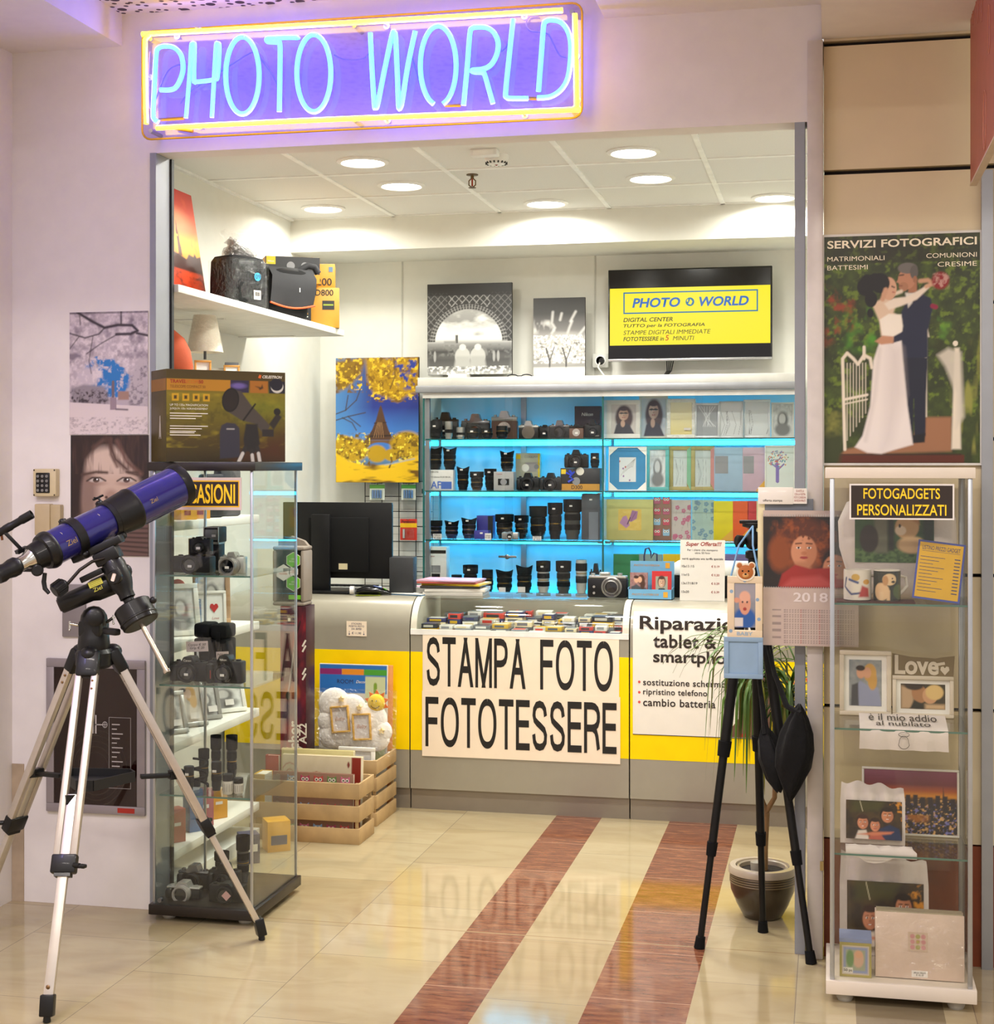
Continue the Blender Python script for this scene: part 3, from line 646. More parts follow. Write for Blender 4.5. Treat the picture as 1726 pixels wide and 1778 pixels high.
B(glass('cabinet_glass', (.62, .5, .46), 1., .03)).box(-w/2+.03, w/2-.03, -.0115, -.0095, .03, h-.03).build('glass_door', t)
B(M('red_label', 'a8281c', .5)).box(w*.23, w*.40, -.0155, -.0142, .008, .026).build('maker_label', t)
# ------------------------------------------------------------------ blue refractor telescope on its equatorial mount and aluminium tripod
tele_blk = M('telescope_black', '0d0c0c', .42, spec=.35, coat=.12, bump=.03, bscale=300)
tele_blue = M('telescope_blue', '26246e', .22, .15, coat=.6, var=.03)
leg_alu = M('brushed_aluminium', 'c9bfb4', .32, .65, var=.04, scale=40)
chrome_m = M('chrome', 'd8d4cc', .12, 1.)
T0 = Vector((-2.39, 4.61, 0))
tel = thing('telescope', 'blue refractor telescope on a black mount and aluminium tripod', 'telescope', T0)
def Q(u, v, Y): return P3(u, v, Y)-T0
A = Q(10, 992, 4.36); Bq = Q(316, 840, 4.93)
ax = (Bq-A).normalized(); Lt = (Bq-A).length
def ap(t, off=0.): return A+ax*(Lt*t)
side = ax.cross(Vector((0, 1, 0))).normalized()      # image-plane normal to the tube, upward
if side.z < 0: side = -side
def seg(name, prof, mat, n=40, parent=None):
    o = B(mat).lathe([(r, Lt*t) for t, r in prof], n, A, Bq).build(name, parent or tel); return o
seg('dew_shield', [(.68, .068), (.683, .0705), (.97, .0715), (.972, .068)], tele_blue)
seg('objective_rim', [(.955, .0725), (.97, .0765), (.995, .0765), (1.0, .0735), (1.0, .066), (.95, .062)], tele_blk)
seg('objective_lens', [(.955, .0001), (.952, .03), (.945, .063)], glass('objective_glass', (.2, .22, .3), 1., .02))
seg('black_collar', [(.565, .058), (.575, .066), (.683, .0725), (.69, .074), (.70, .0725)], tele_blk)
seg('optical_tube', [(.235, .0585), (.57, .0585)], tele_blue)
seg('rear_cell', [(.13, .035), (.14, .043), (.19, .048), (.195, .057), (.215, .063), (.225, .0645), (.238, .0635), (.243, .061)], tele_blk)
seg('focuser_tube', [(.06, .024), (.10, .024), (.135, .036)], chrome_m)
seg('eyepiece', [(-.05, .022), (-.045, .028), (-.02, .03), (.0, .026), (.03, .031), (.055, .031), (.066, .026), (.072, .024)], tele_blk)
for t in (.365, .572):
    seg('tube_ring', [(t-.022, .0575), (t-.022, .065), (t+.022, .065), (t+.022, .0575)], tele_blk)
    p = ap(t)+side*.068; B(tele_blk).ball(p, .012, .012, .009).bar(p-ax*.012, p+ax*.012, .01, .01).build('ring_hinge', tel)
    p = ap(t)+side*.012-Vector((0, .069, 0)); B(chrome_m).cyl(p, p+Vector((.004, -.016, -.003)), .006).lathe([(.011, 0), (.011, .006)], 14, p+Vector((0, -.006, 0)), p+Vector((0, -1, 0))).build('clamp_screw', tel)
    p = ap(t)-side*.062; B(tele_blk).ball(p-side*.008, .014, .02, .014).build('ring_foot', tel)
p = ap(.585)+side*.07; B(tele_blk).cyl(p, p+side*.018, .004).bar(p+side*.018-ax*.02, p+side*.018+ax*.02, .009, .006).bar(p+side*.012+ax*.002, p+side*.024-ax*.014, .006, .006).build('camera_bolt', tel)
# printed name on the tubes, small gilt letters and a planet line
gilt = M('gilt_print', 'a88a58', .4, .3)
def on_tube(body, t, ang, r, h, w=None):
    d = (-Vector((0, 1, 0))*math.cos(ang)-side*math.sin(ang)); d = (d-ax*d.dot(ax)).normalized(); up = ax.cross(d); up = up if up.z > 0 else -up
    me = text_mesh(body, gilt, w, h); o = link('lettering', me, tel)
    R = Matrix((ax, -d, up)).transposed().to_4x4(); R.translation = ap(t)+d*(r+.0008); o.matrix_local = R
on_tube('Ziel', .765, .25, .0712, .014); on_tube('Ziel', .305, .28, .0588, .018)
d0 = Vector((0, -1, 0))
p = ap(.80)+d0*.072; B(gilt).bar(p, p+ax*.07, .0012, .0012).ball(p+ax*.055, .0055, .002, .0055).build('planet_emblem', tel)
p = ap(.275)+d0*.0592-side*.005; B(M('white_print', 'c8c4d8', .5)).tube([p+ax*.02*math.cos(a*PI/7)+side*.016*math.sin(a*PI/7) for a in range(2, 14)], .0009, 5).build('emblem', tel)
# finder scope
fa, fb = Q(-14, 932, 4.44), Q(62, 889, 4.47)
f = B(tele_blk).lathe([(.012, -.02), (.0125, .02), (.0125, .045), (.014, .05), (.014, .07), (.0125, .075), (.0125, .105), (.015, .112), (.015, .15), (.013, .15), (.012, .145)], 24, fa, fb).build('finder_scope', tel)
q0, q1 = Q(8, 924, 4.45), Q(38, 955, 4.48)
B(tele_blk).bar(q0, q1, .018, .012, bev=.002).bar(q1-ax*.02, q1+ax*.02, .022, .012).build('finder_bracket', f)
B(M('bronze_screw', '7a4a2a', .3, .8)).cyl(Q(2, 925, 4.45), Q(4, 938, 4.45), .004).build('finder_screw', f)
B(tele_blk).lathe([(.016, 0), (.019, .004), (.019, .018), (.014, .022)], 24, Q(66, 990, 4.44), Q(60, 992, 4.38)).ball(Q(66, 990, 4.44), .012).build('focus_knob', tel)
B(tele_blk).box(-.02, .02, -.02, .02, -.014, .014, .004).build('focuser_housing', tel, Q(50, 985, 4.5))
B(tele_blk).tube([Q(78, 995, 4.45), Q(76, 1010, 4.45), Q(78, 1022, 4.45), Q(85, 1030, 4.45)], [.007, .008, .008, .006], 10).build('flexible_cable', tel)
# saddle plate and declination housing
B(tele_blk).bar(Q(128, 972, 4.585), Q(212, 934, 4.62), .06, .026, bev=.004).build('saddle_plate', tel)
B(tele_blk).bar(Q(168, 975, 4.6), Q(207, 955, 4.62), .08, .045, bev=.006).build('saddle_block', tel)
B(chrome_m).lathe([(.034, 0), (.036, .004), (.036, .014), (.034, .018)], 32, Q(192, 974, 4.61), Q(197, 984, 4.61)).build('setting_circle', tel)
dec0, dec1 = Q(193, 972, 4.61), Q(228, 1052, 4.60)
B(tele_blk).lathe([(.034, 0), (.04, .02), (.04, .08), (.034, .1), (.026, .12), (.026, .14), (.018, .145), (.018, .165)], 28, dec0, dec1).build('declination_axis', tel)
pol0, pol1 = Q(106, 1050, 4.56), Q(200, 1010, 4.64)
B(tele_blk).lathe([(.026, -.005), (.030, 0), (.031, .1), (.038, .12), (.04, .2), (.03, .215)], 28, pol0, pol1).build('polar_axis', tel)
B(M('dark_red_cap', '2c1212', .4)).lathe([(.020, 0), (.023, .004)], 24, pol0-(pol1-pol0).normalized()*.009, pol1).build('polar_cap', tel)
u1, u2 = Q(150, 1028, 4.55), Q(178, 1018, 4.57)
def label_on(pa, pb, dz, body, colr, off=.045, w=None, h=.012):
    d = (pb-pa).normalized(); nrm = Vector((0, -1, 0)); nrm = (nrm-d*nrm.dot(d)).normalized(); up = d.cross(nrm); up = up if up.z > 0 else -up
    R = Matrix((d, -nrm, up)).transposed().to_4x4(); R.translation = (pa+pb)/2+nrm*off+up*dz; return R
R = label_on(pol0, pol1, .016, '', None, .042)
o = B(M('yellow_green_label', 'c8c040', .5)).cb(.035, 0, 0, .046, .001, .02).build('mount_label', tel); o.matrix_local = R
for k in range(3):
    me = text_mesh('Equatorial mount', M('dark_print', '2c2a20', .6), .036, .0035); o2 = link('lettering', me, o, (.035, -.001, .006-.006*k))
me = text_mesh('Ziel', M('yellow_green_label'), .03, .013); o = link('lettering', me, tel); o.matrix_local = R @ Matrix.Translation((.035, -.001, -.02))
p = Q(200, 1002, 4.53); B(tele_blk).lathe([(.02, 0), (.024, .006), (.024, .018), (.02, .022)], 28, p+Vector((0, .012, 0)), p+Vector((0, -1, 0))).build('axis_cover', tel)
B(M('pinkish_sticker', 'e8d8cc', .6)).box(-.006, .006, -.001, 0, -.013, .013, .003).build('price_sticker', tel, p+Vector((0, -.011, 0)), ry=.3)
p = Q(219, 993, 4.66); B(tele_blk).ball(p, .02, .02, .026).build('dec_housing', tel)
B(tele_blk).bar(Q(140, 1008, 4.56), Q(178, 990, 4.58), .02, .02, bev=.003).build('latch_bar', tel)
# slow motion cable with ribbed knob
B(M('bronze_rod', '2c2620', .35, .6)).tube([Q(185, 968, 4.58), Q(160, 975, 4.54), Q(138, 990, 4.52), Q(117, 1014, 4.5)], .0055, 10).build('slow_motion_cable', tel)
mb = B(tele_blk); ka, kb = Q(115, 1012, 4.5), Q(90, 1030, 4.46); mb.lathe([(.012, 0), (.02, .006), (.024, .012), (.024, .045), (.02, .05)], 28, ka, kb)
d = (kb-ka).normalized(); a1 = d.orthogonal().normalized(); b1 = d.cross(a1)
for k in range(18):
    r_ = (a1*math.cos(k*PI/9)+b1*math.sin(k*PI/9))*.024; mb.bar(ka+r_+d*.012, ka+r_+d*.045, .004, .004)
mb.build('slow_motion_knob', tel)
# counterweight
c0, c1 = Q(225, 1045, 4.6), Q(291, 1168, 4.57)
B(M('steel_rod', 'c0b4a4', .2, .9)).cyl(c0, c1, .0085).lathe([(.011, 0), (.012, .004), (.012, .01)], 16, c1, c0).build('counterweight_bar', tel)
cm = c0+(c1-c0)*.20
dcw = (c1-c0).normalized()
B(M('counterweight_black', '0f0e0d', .38, spec=.35, coat=.1)).lathe([(.01, 0), (.058, .0), (.0625, .004), (.0625, .05), (.065, .052), (.065, .056), (.0625, .058), (.0625, .07), (.058, .074), (.01, .074)], 36, c0+dcw*.012, c1).build('counterweight', tel)
p = Q(266, 1042, 4.58); B(tele_blk).ball(p, .012).build('weight_lock_knob', tel)
# azimuth head
hb = Vector((0, 0, 1.062)); hx = Q(163, 1085, 4.61)
B(tele_blk).ball((hx.x, hx.y, 1.135), .046, .045, .05).lathe([(.05, 0), (.054, .01), (.05, .05), (.042, .07), (.044, .1)], 28, (hx.x, hx.y, 1.035)).box(hx.x-.04, hx.x+.04, hx.y-.04, hx.y+.04, 1.08, 1.14, .012).build('azimuth_head', tel)
B(tele_blk).lathe([(.03, 0), (.03, .014), (.022, .02)], 24, Q(165, 1072, 4.57), Q(165, 1072, 4.4)).build('latitude_hub', tel)
for (u, v, u2, v2, Y) in ((150, 1088, 121, 1083, 4.6), (186, 1080, 197, 1072, 4.58)):
    a_, b_ = Q(u, v, Y), Q(u2, v2, Y-.03); B(chrome_m).cyl(a_, b_, .005).bar(b_-Vector((0, 0, .018)), b_+Vector((0, 0, .008)), .005, .005).ball(b_-Vector((0, 0, .02)), .004).build('t_bolt', tel)
B(tele_blk).bar(Q(182, 1095, 4.58), Q(205, 1098, 4.55), .026, .022, bev=.006).build('azimuth_knob', tel)
# tripod: hub, three double-rail legs with clamp, slider and foot
Zt = 1.03
feet = [Vector((-2.268, 4.08, 0))-T0, Vector((-1.932, 4.95, 0))-T0, Vector((-2.94, 4.79, 0))-T0]
mb = B(tele_blk).lathe([(.05, -.02), (.062, -.01), (.062, .03), (.05, .045)], 30, (hx.x*0+.0, 0, 1.0))
mb.build('tripod_hub', tel)
tops = []
for k, f in enumerate(feet):
    out = Vector((f.x, f.y, 0)).normalized(); sd = Vector((-out.y, out.x, 0)); top = out*.075+Vector((0, 0, 1.0)); tops.append(top)
    d = (f+Vector((0, 0, .035))-top); L = d.length; d.normalize(); nrm = sd.cross(d).normalized()
    lg = B(leg_alu)
    for s_ in (-1, 1): lg.bar(top+sd*s_*.026+d*.02, top+sd*s_*.026+d*L*.60, .021, .026, up=nrm, bev=.003)
    o = lg.build('tripod_leg', tel)
    B(tele_blk).bar(top-d*.045, top+d*.045, .075, .042, up=nrm, bev=.012).ball(top-d*.035, .032, .032, .026).build('leg_hinge', o)
    B(M('satin_aluminium_slider', 'cfc6ba', .35, .6)).bar(top+d*L*.40, top+d*(L-.0), .030, .02, up=nrm, bev=.002).build('lower_leg', o)
    c = top+d*L*.60
    B(tele_blk).bar(c-d*.028, c+d*.03, .078, .036, up=nrm, bev=.006).bar(c+d*.03, c+d*.04, .05, .032, up=nrm).build('leg_clamp', o)
    cs_ = sd if k != 2 else -sd
    kx = c+cs_*.045*(1 if k else 1)
    kd = Vector((1, -.2, 0)).normalized() if k == 0 else (Vector((-.9, -.5, 0)).normalized() if k == 2 else Vector((-.2, 1, 0)).normalized())
    kx = c+kd*.036
    B(tele_blk).cyl(kx, kx+kd*.022, .008).bar(kx+kd*.022, kx+kd*.045, .018, .012, bev=.004).build('clamp_knob', o)
    B(tele_blk).bar(f+Vector((0, 0, .052))-d*.03, f+Vector((0, 0, .018)), .042, .032, up=nrm, bev=.004).lathe([(.008, 0), (.012, .003), (.01, .02)], 14, f).build('foot', o)
    for q in (.05, .075):
        e = top+d*L*q-nrm*.0 + sd*.026; B(M('brass_rivet', '8a6a48', .3, .8)).ball(e-Vector((0, .014, 0)), .0045, .003, .0045, 8).build('rivet', o)
    e = top+d*(L-.07); B(M('brass_rivet')).ball(e+Vector((0, -.012, 0)), .007, .004, .007, 8).build('rivet', o)
# accessory tray with three braces
tz = .60
mids = [tops[k]+(feet[k]-tops[k])*((1.0-tz)/1.0) for k in range(3)]
tri = [(m.x*.62, m.y*.62) for m in mids]
outl = []
for k in range(3):
    a_, b_ = Vector((*tri[k], 0)), Vector((*tri[(k+1) % 3], 0)); outl += [a_+(b_-a_)*.18, a_+(b_-a_)*.82]
mb = B(M('black_tray', '161617', .5)); n = len(outl)
mb.raw([(p.x, p.y, tz) for p in outl]+[(p.x, p.y, tz+.004) for p in outl], [tuple(range(n))[::-1], tuple(range(n, 2*n))]+[(i, (i+1) % n, n+(i+1) % n, n+i) for i in range(n)])
for i in range(n): a_, b_ = outl[i], outl[(i+1) % n]; mb.bar((a_.x, a_.y, tz+.012), (b_.x, b_.y, tz+.012), .006, .034)
mb.build('accessory_tray', tel)
for k in range(3):
    a_ = Vector((tri[k][0]*.9, tri[k][1]*.9, tz+.004)); b_ = mids[k]+Vector((0, 0, 0)); B(tele_blk).bar(a_, b_, .024, .014, bev=.002).bar(b_-Vector((0, 0, .012)), b_+Vector((0, 0, .016)), .05, .03).build('brace_arm', tel)
# ------------------------------------------------------------------ makers for the goods: cameras, lenses, boxes, frames, albums
stick_m = M('white_sticker', 'e6e0da', .6)
rub_m = M('black_rubber_grip', '0f0f10', .8, spec=.2, bump=.2, bscale=900)
gold_m = M('gold_ring', 'b08a3c', .3, .9)
sil_m = M('silver_camera_metal', 'b4b2ac', .32, .7)
cambk_m = M('black_camera_body', '0e0e10', .45, spec=.35, bump=.06, bscale=700)
lensgl_m = M('dark_lens_glass', '0c0e14', .05, spec=.9)
def sticker(t, x, y, z, w=.016, h=.009, rz=0., ry=0.):
    return B(stick_m).box(-w/2, w/2, -.0006, 0, -h/2, h/2, .0005).build('price_sticker', t, (x, y, z), ry=ry)
def make_slr(t, w=.14, h=.1, d=.06, body=None, top=None, lens=.05, lr=.03, grip=True, hump=.26, sticky=True, front=None):
    body = body or cambk_m; top = top or body; bh = h*(1-hump)
    mb = B(body).box(-w/2, w/2, -d*.3, d*.3, 0, bh*(.82 if top is not body else 1), .006)
    if grip: mb.box(-w/2, -w/2+w*.22, -d*.62, d*.1, 0, bh*.9, .012)
    mb.build('body', t)
    tp = B(top)
    if top is not body: tp.box(-w/2, w/2, -d*.3, d*.3, bh*.8, bh, .005)
    tp.prism([(-w*.2, bh*.96), (-w*.13, h*.97), (-w*.1, h), (w*.1, h), (w*.13, h*.97), (w*.2, bh*.96)], -d*.42, d*.3)
    tp.build('prism_housing', t)
    mb = B(top).lathe([(w*.06, 0), (w*.06, h*.07), (w*.05, h*.08)], 16, (-w*.36, 0, bh-.001)).lathe([(w*.07, 0), (w*.07, h*.06)], 16, (w*.34, 0, bh-.001)).lathe([(w*.03, 0), (w*.03, h*.05)], 12, (w*.2, -d*.1, bh)); mb.build('dials', t)
    if lens:
        o = B(front or body).lathe([(lr*1.06, 0), (lr*1.06, d*.25), (lr, d*.28), (lr, lens*.6), (lr*.95, lens*.62), (lr*.97, lens), (lr*.8, lens), (lr*.7, lens*.8)], 24, (0, -d*.28, bh*.47), (0, -1, bh*.47)).build('lens', t)
        B(lensgl_m).lathe([(.0001, lens*.84), (lr*.75, lens*.82)], 20, (0, -d*.28, bh*.47), (0, -1, bh*.47), False).build('front_element', o)
    else:
        B(chrome_m).lathe([(lr*1.05, 0), (lr*1.05, .004), (lr*.9, .004)], 24, (0, -d*.29, bh*.47), (0, -1, bh*.47)).build('lens_mount', t)
        B(M('mirror_box_dark', '0e0e10', .4)).lathe([(.001, .001), (lr*.88, .001)], 20, (0, -d*.3, bh*.47), (0, -1, bh*.47), False).build('body_cap', t)
    if sticky: sticker(t, w*.02, -d*.28-(lens or .004)-.001, bh*.42)
    return t
def make_lens(t, w, h, style='petal', body=None, band=True, sticky=True):
    body = body or cambk_m; r = w/2; hr = .3 if style in ('petal', 'tube') else .0
    top = h*(1-hr)
    B(body).lathe([(r*.62, 0), (r*.66, h*.03), (r*.66, h*.10), (r*.8, h*.16), (r*.8, top*.55), (r*.82, top*.56), (r*.82, top), (r*.7, top)], 26).build('barrel', t)
    B(rub_m if style != 'white' else M('black_focus_ring', '202022', .7)).lathe([(r*.8, top*.34), (r*.86, top*.35), (r*.86, top*.53), (r*.8, top*.54)], 26, caps=False).build('zoom_ring', t)
    if style != 'short': B(rub_m).lathe([(r*.8, top*.68), (r*.87, top*.69), (r*.87, top*.9), (r*.8, top*.91)], 26, caps=False).build('focus_ring', t)
    if band: B(gold_m).lathe([(r*.825, top*.6), (r*.83, top*.605), (r*.83, top*.62), (r*.825, top*.625)], 26, caps=False).build('gold_band', t)
    if style == 'petal':
        n = 32; rs = []
        for rr, z, k in ((r*.84, top-.004, 0), (r*.9, top+.01*h/.1, 0), (r, h*.93, .05), (r*.96, h*.93, .05), (r*.85, top+.012*h/.1, 0)):
            rs.append([((rr*math.cos(2*PI*i/n)), rr*math.sin(2*PI*i/n), z+h*k*math.cos(4*PI*i/n)) for i in range(n)])
        B(mat_blk).rings(rs, False).build('petal_hood', t)
    elif style == 'tube':
        B(mat_blk).lathe([(r*.86, top-h*.02), (r*.98, top), (r, h), (r*.95, h), (r*.85, top)], 26, caps=False).build('lens_hood', t)
    B(M('lens_cap', '141416', .5)).lathe([(.001, top+.001), (r*.74, top+.001), (r*.74, top-.003)], 22, caps=False).build('front_cap', t)
    if sticky: sticker(t, 0, -r*(1.0 if hr else .86)-.001, h*.84 if hr else h*.7)
    return t
def make_box(t, w, h, d, mat, bev=.001):
    return B(mat).box(-w/2, w/2, -d/2, d/2, 0, h, bev).build('carton', t)
def panel(t, mat, x0, x1, z0, z1, y, name='printed_panel', th=.0006):
    return B(mat).box(x0, x1, y-th, y, z0, z1).build(name, t, smooth=0)
def make_frame(t, w, h, b, mat, pic=None, d=.016, lean=0., mount=None, inner=None, mb_=0.):
    fr = B(mat).frame(-w/2, w/2, 0, h, b, -d, 0, .002); fr.box(-w/2+b*.5, w/2-b*.5, -d*.35, -d*.1, b*.5, h-b*.5); fr.build('frame_moulding', t)
    iw, ih = w-2*b, h-2*b
    if mb_: B(mount or M('white_mount', 'e8e6e0', .8)).box(-iw/2, iw/2, -d*.5, -d*.36, b, h-b).build('mount_board', t, smooth=0)
    pw, ph = iw-2*mb_, ih-2*mb_
    if pic is not None: pic.put('picture', t, pw, ph, (0, -d*.5-.0009, b+mb_))
    elif inner: B(inner).box(-pw/2, pw/2, -d*.5-.0012, -d*.5, b+mb_, h-b-mb_).build('picture', t, smooth=0)
    t.rotation_euler.x = -lean
    return t
def box_px(u0, u1, v0, Y, z0):
    """pixel span, top pixel row and shelf height to centre, width and height at depth Y"""
    x0, zt = P(u0, v0, Y); x1, _ = P(u1, v0, Y)
    return (x0+x1)/2, x1-x0, zt-z0
def couple_pic(seed=0, nx=44, ny=60, bg='6f7a80', sk='d09a78', shirt='9096b0', h1='2a1a12', h2='c89a4c'):
    p = Pic(nx, ny, bg); n = p.noise(6, seed); p.mix(n*.5, 'c9c4bc')
    p.poly([(.12, 0), (.15, .4), (.35, .55), (.55, .45), (.9, .4), (1, 0)], shirt, .05); p.poly([(.05, 0), (.08, .45), (.28, .5), (.3, 0)], '46464a', .05)
    p.ell(.64, .72, .2, .2, h2, .2); p.ell(.72, .55, .14, .2, h2, .3); p.ell(.56, .72, .12, .12, sk, .2); p.ell(.36, .72, .13, .13, sk, .2); p.ell(.35, .82, .14, .06, h1, .3)
    return p
def bw_pic(seed=0, nx=44, ny=60):
    p = Pic(nx, ny, 'd9d9d6'); n = p.noise(5, seed); p.mix((n-.4)*1.6, 'a0a09e'); p.ell(.5, .5, .28, .26, '6d6c6a', .4); p.ell(.48, .54, .17, .17, 'c8c6c2', .3); p.ell(.5, .2, .4, .2, '7c7b79', .4); return p
# ------------------------------------------------------------------ dark glass display tower in the doorway
cg_m = glass('tower_glass', (.965, .985, .975), .75, .01)
edge_m = M('green_glass_edge', '56786c', .2)
gx0, gx1, gy0, gy1 = -2.405, -2.02, 5.085, 5.55
BK = M('black_brown_laminate', '201814', .35, var=.15, scale=30)
cab = thing('display_cabinet', 'tall glass display cabinet with black base and top standing in the doorway', 'display cabinet', ((gx0+gx1)/2, (gy0+gy1)/2, 0))
cw, cd = gx1-gx0, gy1-gy0
B(BK).box(-cw/2-.012, cw/2+.012, -cd/2-.012, cd/2+.012, .022, .06, .003).build('base_board', cab)
B(BK).box(-cw/2-.016, cw/2+.016, -cd/2-.014, cd/2+.014, 1.632, 1.664, .002).build('top_board', cab)
for sx in (-1, 1):
    for sy in (-1, 1): B(M('clear_glide', 'a8a49c', .2)).lathe([(.022, 0), (.026, .006), (.024, .022)], 18, (sx*(cw/2-.045), sy*(cd/2-.045), 0)).build('foot', cab)
for nm, a in (('front_door', (-cw/2+.012, cw/2-.012, -cd/2, -cd/2+.004)), ('rear_pane', (-cw/2+.012, cw/2-.012, cd/2-.004, cd/2)), ('side_pane', (cw/2-.004, cw/2, -cd/2+.012, cd/2-.012)), ('side_pane', (-cw/2, -cw/2+.004, -cd/2+.012, cd/2-.012))):
    B(cg_m).box(*a, .06, 1.632).build(nm, cab, smooth=0)
prof_m = M('aluminium_corner', 'b9bcc0', .3, .8)
for sx in (-1, 1):
    for sy in (-1, 1):
        B(prof_m).box(sx*cw/2-.009*(sx > 0)-.002*(sx < 0)*0, sx*cw/2+.009*(sx < 0), sy*cd/2-.009*(sy > 0), sy*cd/2+.009*(sy < 0), .06, 1.632, .001).build('corner_profile', cab)
CZ = [1.253, .853, .452]
for z in CZ:
    o = B(cg_m).box(-cw/2+.012, cw/2-.012, -cd/2+.03, cd/2-.012, z-.006, z).build('glass_shelf', cab, smooth=0)
    B(edge_m).box(-cw/2+.012, cw/2-.012, -cd/2+.029, -cd/2+.03, z-.006, z).build('shelf_edge', o, smooth=0)
B(M('door_lock_metal', '77777a', .3, .8)).cyl((-cw/2+.03, -cd/2-.008, .075), (-cw/2+.03, -cd/2+.006, .075), .008).build('lock', cab)
# carton with the small telescope on the top board
bx0, _ = P(264, 700, 5.07); bx1, _ = P(498, 700, 5.22)
p = Pic(232, 158, '5d4d14')
p.grad([(0, '2f230a'), (.25, '4a3a0c'), (.6, '6f6412'), (.75, '7a6a14'), (.85, '4b3d14'), (1, '463812')])
n = p.noise(18, 3, 4); p.mix((n-.5)*1.6*(p.V < .75), '3a3208'); p.mix((p.noise(9, 9, 3, 14)-.55)*2*(p.V < .75)*(p.V > .15), '9a8a1c')
p.poly([(.55, .0), (1, 0), (1, .3), (.75, .22), (.6, .1)], '4a2410', .15, .8); p.poly([(.6, .5), (1, .55), (1, .7), (.7, .72)], '6f7a1a', .15, .5)
p.rect(0, .775, .53, .9, 'b07a1c'); p.rect(.53, .765, .685, .9, '2c2440'); p.rect(.695, .765, .85, .9, 'a0641c'); p.rect(.86, .765, 1, .9, '1c1a26')
p.ell(.6, .84, .06, .03, '6a5a9a', .8); p.poly([(.74, .84), (.79, .83), (.8, .86), (.81, .82), (.78, .8), (.77, .82)], '3a2814'); p.ell(.93, .84, .055, .07, 'c8c4b8', .1); p.ell(.925, .865, .055, .07, '1c1a26', .1)
p.poly([(.44, .03), (.44, .33), (.455, .4), (.5, .43), (.57, .42), (.605, .37), (.61, .05)], '33303a', .012); p.line([(.5, .36), (.56, .36)], .008, 'b0aca8')
p.poly([(.46, .70), (.54, .80), (.62, .78), (.71, .62), (.80, .5), (.87, .4), (.82, .3), (.74, .42), (.62, .46), (.52, .54)], '463e38', .012)
p.ell(.53, .68, .072, .135, '16120f', .08, rot=-.25); p.ell(.53, .68, .06, .115, '241c18', .1, rot=-.25); p.line([(.64, .46), (.74, .64)], .014, '17130f')
p.poly([(.86, .42), (.93, .55), (.97, .5), (.9, .36)], '2a2420'); p.ell(.93, .56, .03, .04, '1c1816', .2); p.rect(.8, .28, .9, .36, '2a2422')
p.poly([(.66, .42), (.76, .42), (.78, .2), (.74, .1), (.65, .12), (.64, .25)], '24201f', .015)
for a, b_ in (((.655, .15), (.60, .0)), ((.71, .12), (.72, .0)), ((.76, .15), (.78, .0))): p.line([a, b_], .035, '2a2523'); p.line([(a[0]+(b_[0]-a[0])*.4, a[1]*.6), b_], .028, 'c9c2b8')
for k in range(4): p.rect(.045+k*.085, .66, .1+k*.085, .74, 'c79a18', .008); p.rect(.06+k*.085, .68, .085+k*.085, .72, '3c2c0a', .01)
t = thing('telescope_box', 'wide carton showing a small telescope, on top of the dark display cabinet', 'carton', (-2.225, 5.265, 1.665), rz=.75)
W_, H_, D_ = .46, .335, .173
side_m = M('olive_carton_side', '4a3f14', .45, var=.2, scale=6)
# slightly turned: the left end shows too
B(side_m).box(-W_/2, W_/2, -D_/2, D_/2, 0, H_, .001).build('carton', t)
p.put('printed_front', t, W_-.002, H_-.002, (0, -D_/2-.0006, .001), printmat('carton_print', .4))
ws = M('white_ink', 'e8e2d4', .5); rd = M('red_ink', '9a2a18', .5); bkink = M('black_ink', '241c14', .6)
yk = -D_/2-.0008
text('CELESTRON', ws, t, W_*.385, yk, H_*.945, w=W_*.17, bold=.02, slant=.25)
B(M('orange_emblem', 'd8621c', .5)).prism([(-.006, -.004), (-.001, .008), (.007, .005), (.004, -.007)], -.0004, 0).build('emblem', t, (W_*.277, yk, H_*.945))
text('TRAVEL', rd, t, -W_*.47, yk, H_*.87, h=.013, bold=.02, left=True); text('SCOPE', M('orange_ink', 'c2641e', .5), t, -W_*.345, yk, H_*.87, h=.013, left=True); text('50', rd, t, -W_*.235, yk, H_*.87, h=.013, bold=.02, left=True)
text('TELESCOPE COMPACT 50', M('brown_ink', '7a4a18', .5), t, -W_*.47, yk, H_*.815, w=W_*.29, h=.010, left=True)
text('UP TO 135x MAGNIFICATION', ws, t, -W_*.47, yk, H_*.615, w=W_*.31, left=True); text('JUSQU’À 135x AGRANDISSEMENT', ws, t, -W_*.47, yk, H_*.575, w=W_*.31, left=True)
lb = B(ws)
for k in range(6): lb.box(-W_*.47, -W_*.47+W_*(.31-.05*(k % 3)), yk-.0004, yk, H_*(.52-.028*k)-.018*(k > 2), H_*(.52-.028*k)-.018*(k > 2)+.0028)
for k in range(2): lb.box(-W_*.47, -W_*.47+W_*(.2+.05*k), yk-.0004, yk, H_*(.31-.025*k), H_*(.31-.025*k)+.0028)
lb.build('small_print', t, smooth=0)
# printed end on the left
B(M('mustard_print', '8a5f1c', .5)).box(-W_/2-.0006, -W_/2, -D_/2+.002, D_/2-.002, H_*.77, H_*.9).build('end_band', t, smooth=0)
B(M('pale_print', 'a8a094', .5)).bar((-W_/2-.0006, -.02, H_*.5), (-W_/2-.0006, -.03, H_*.25), .002, .003).bar((-W_/2-.0006, -.02, H_*.5), (-W_/2-.0006, -.01, H_*.25), .002, .003).bar((-W_/2-.0006, -.02, H_*.5), (-W_/2-.0006, -.02, H_*.27), .002, .003).build('end_tripod_print', t)
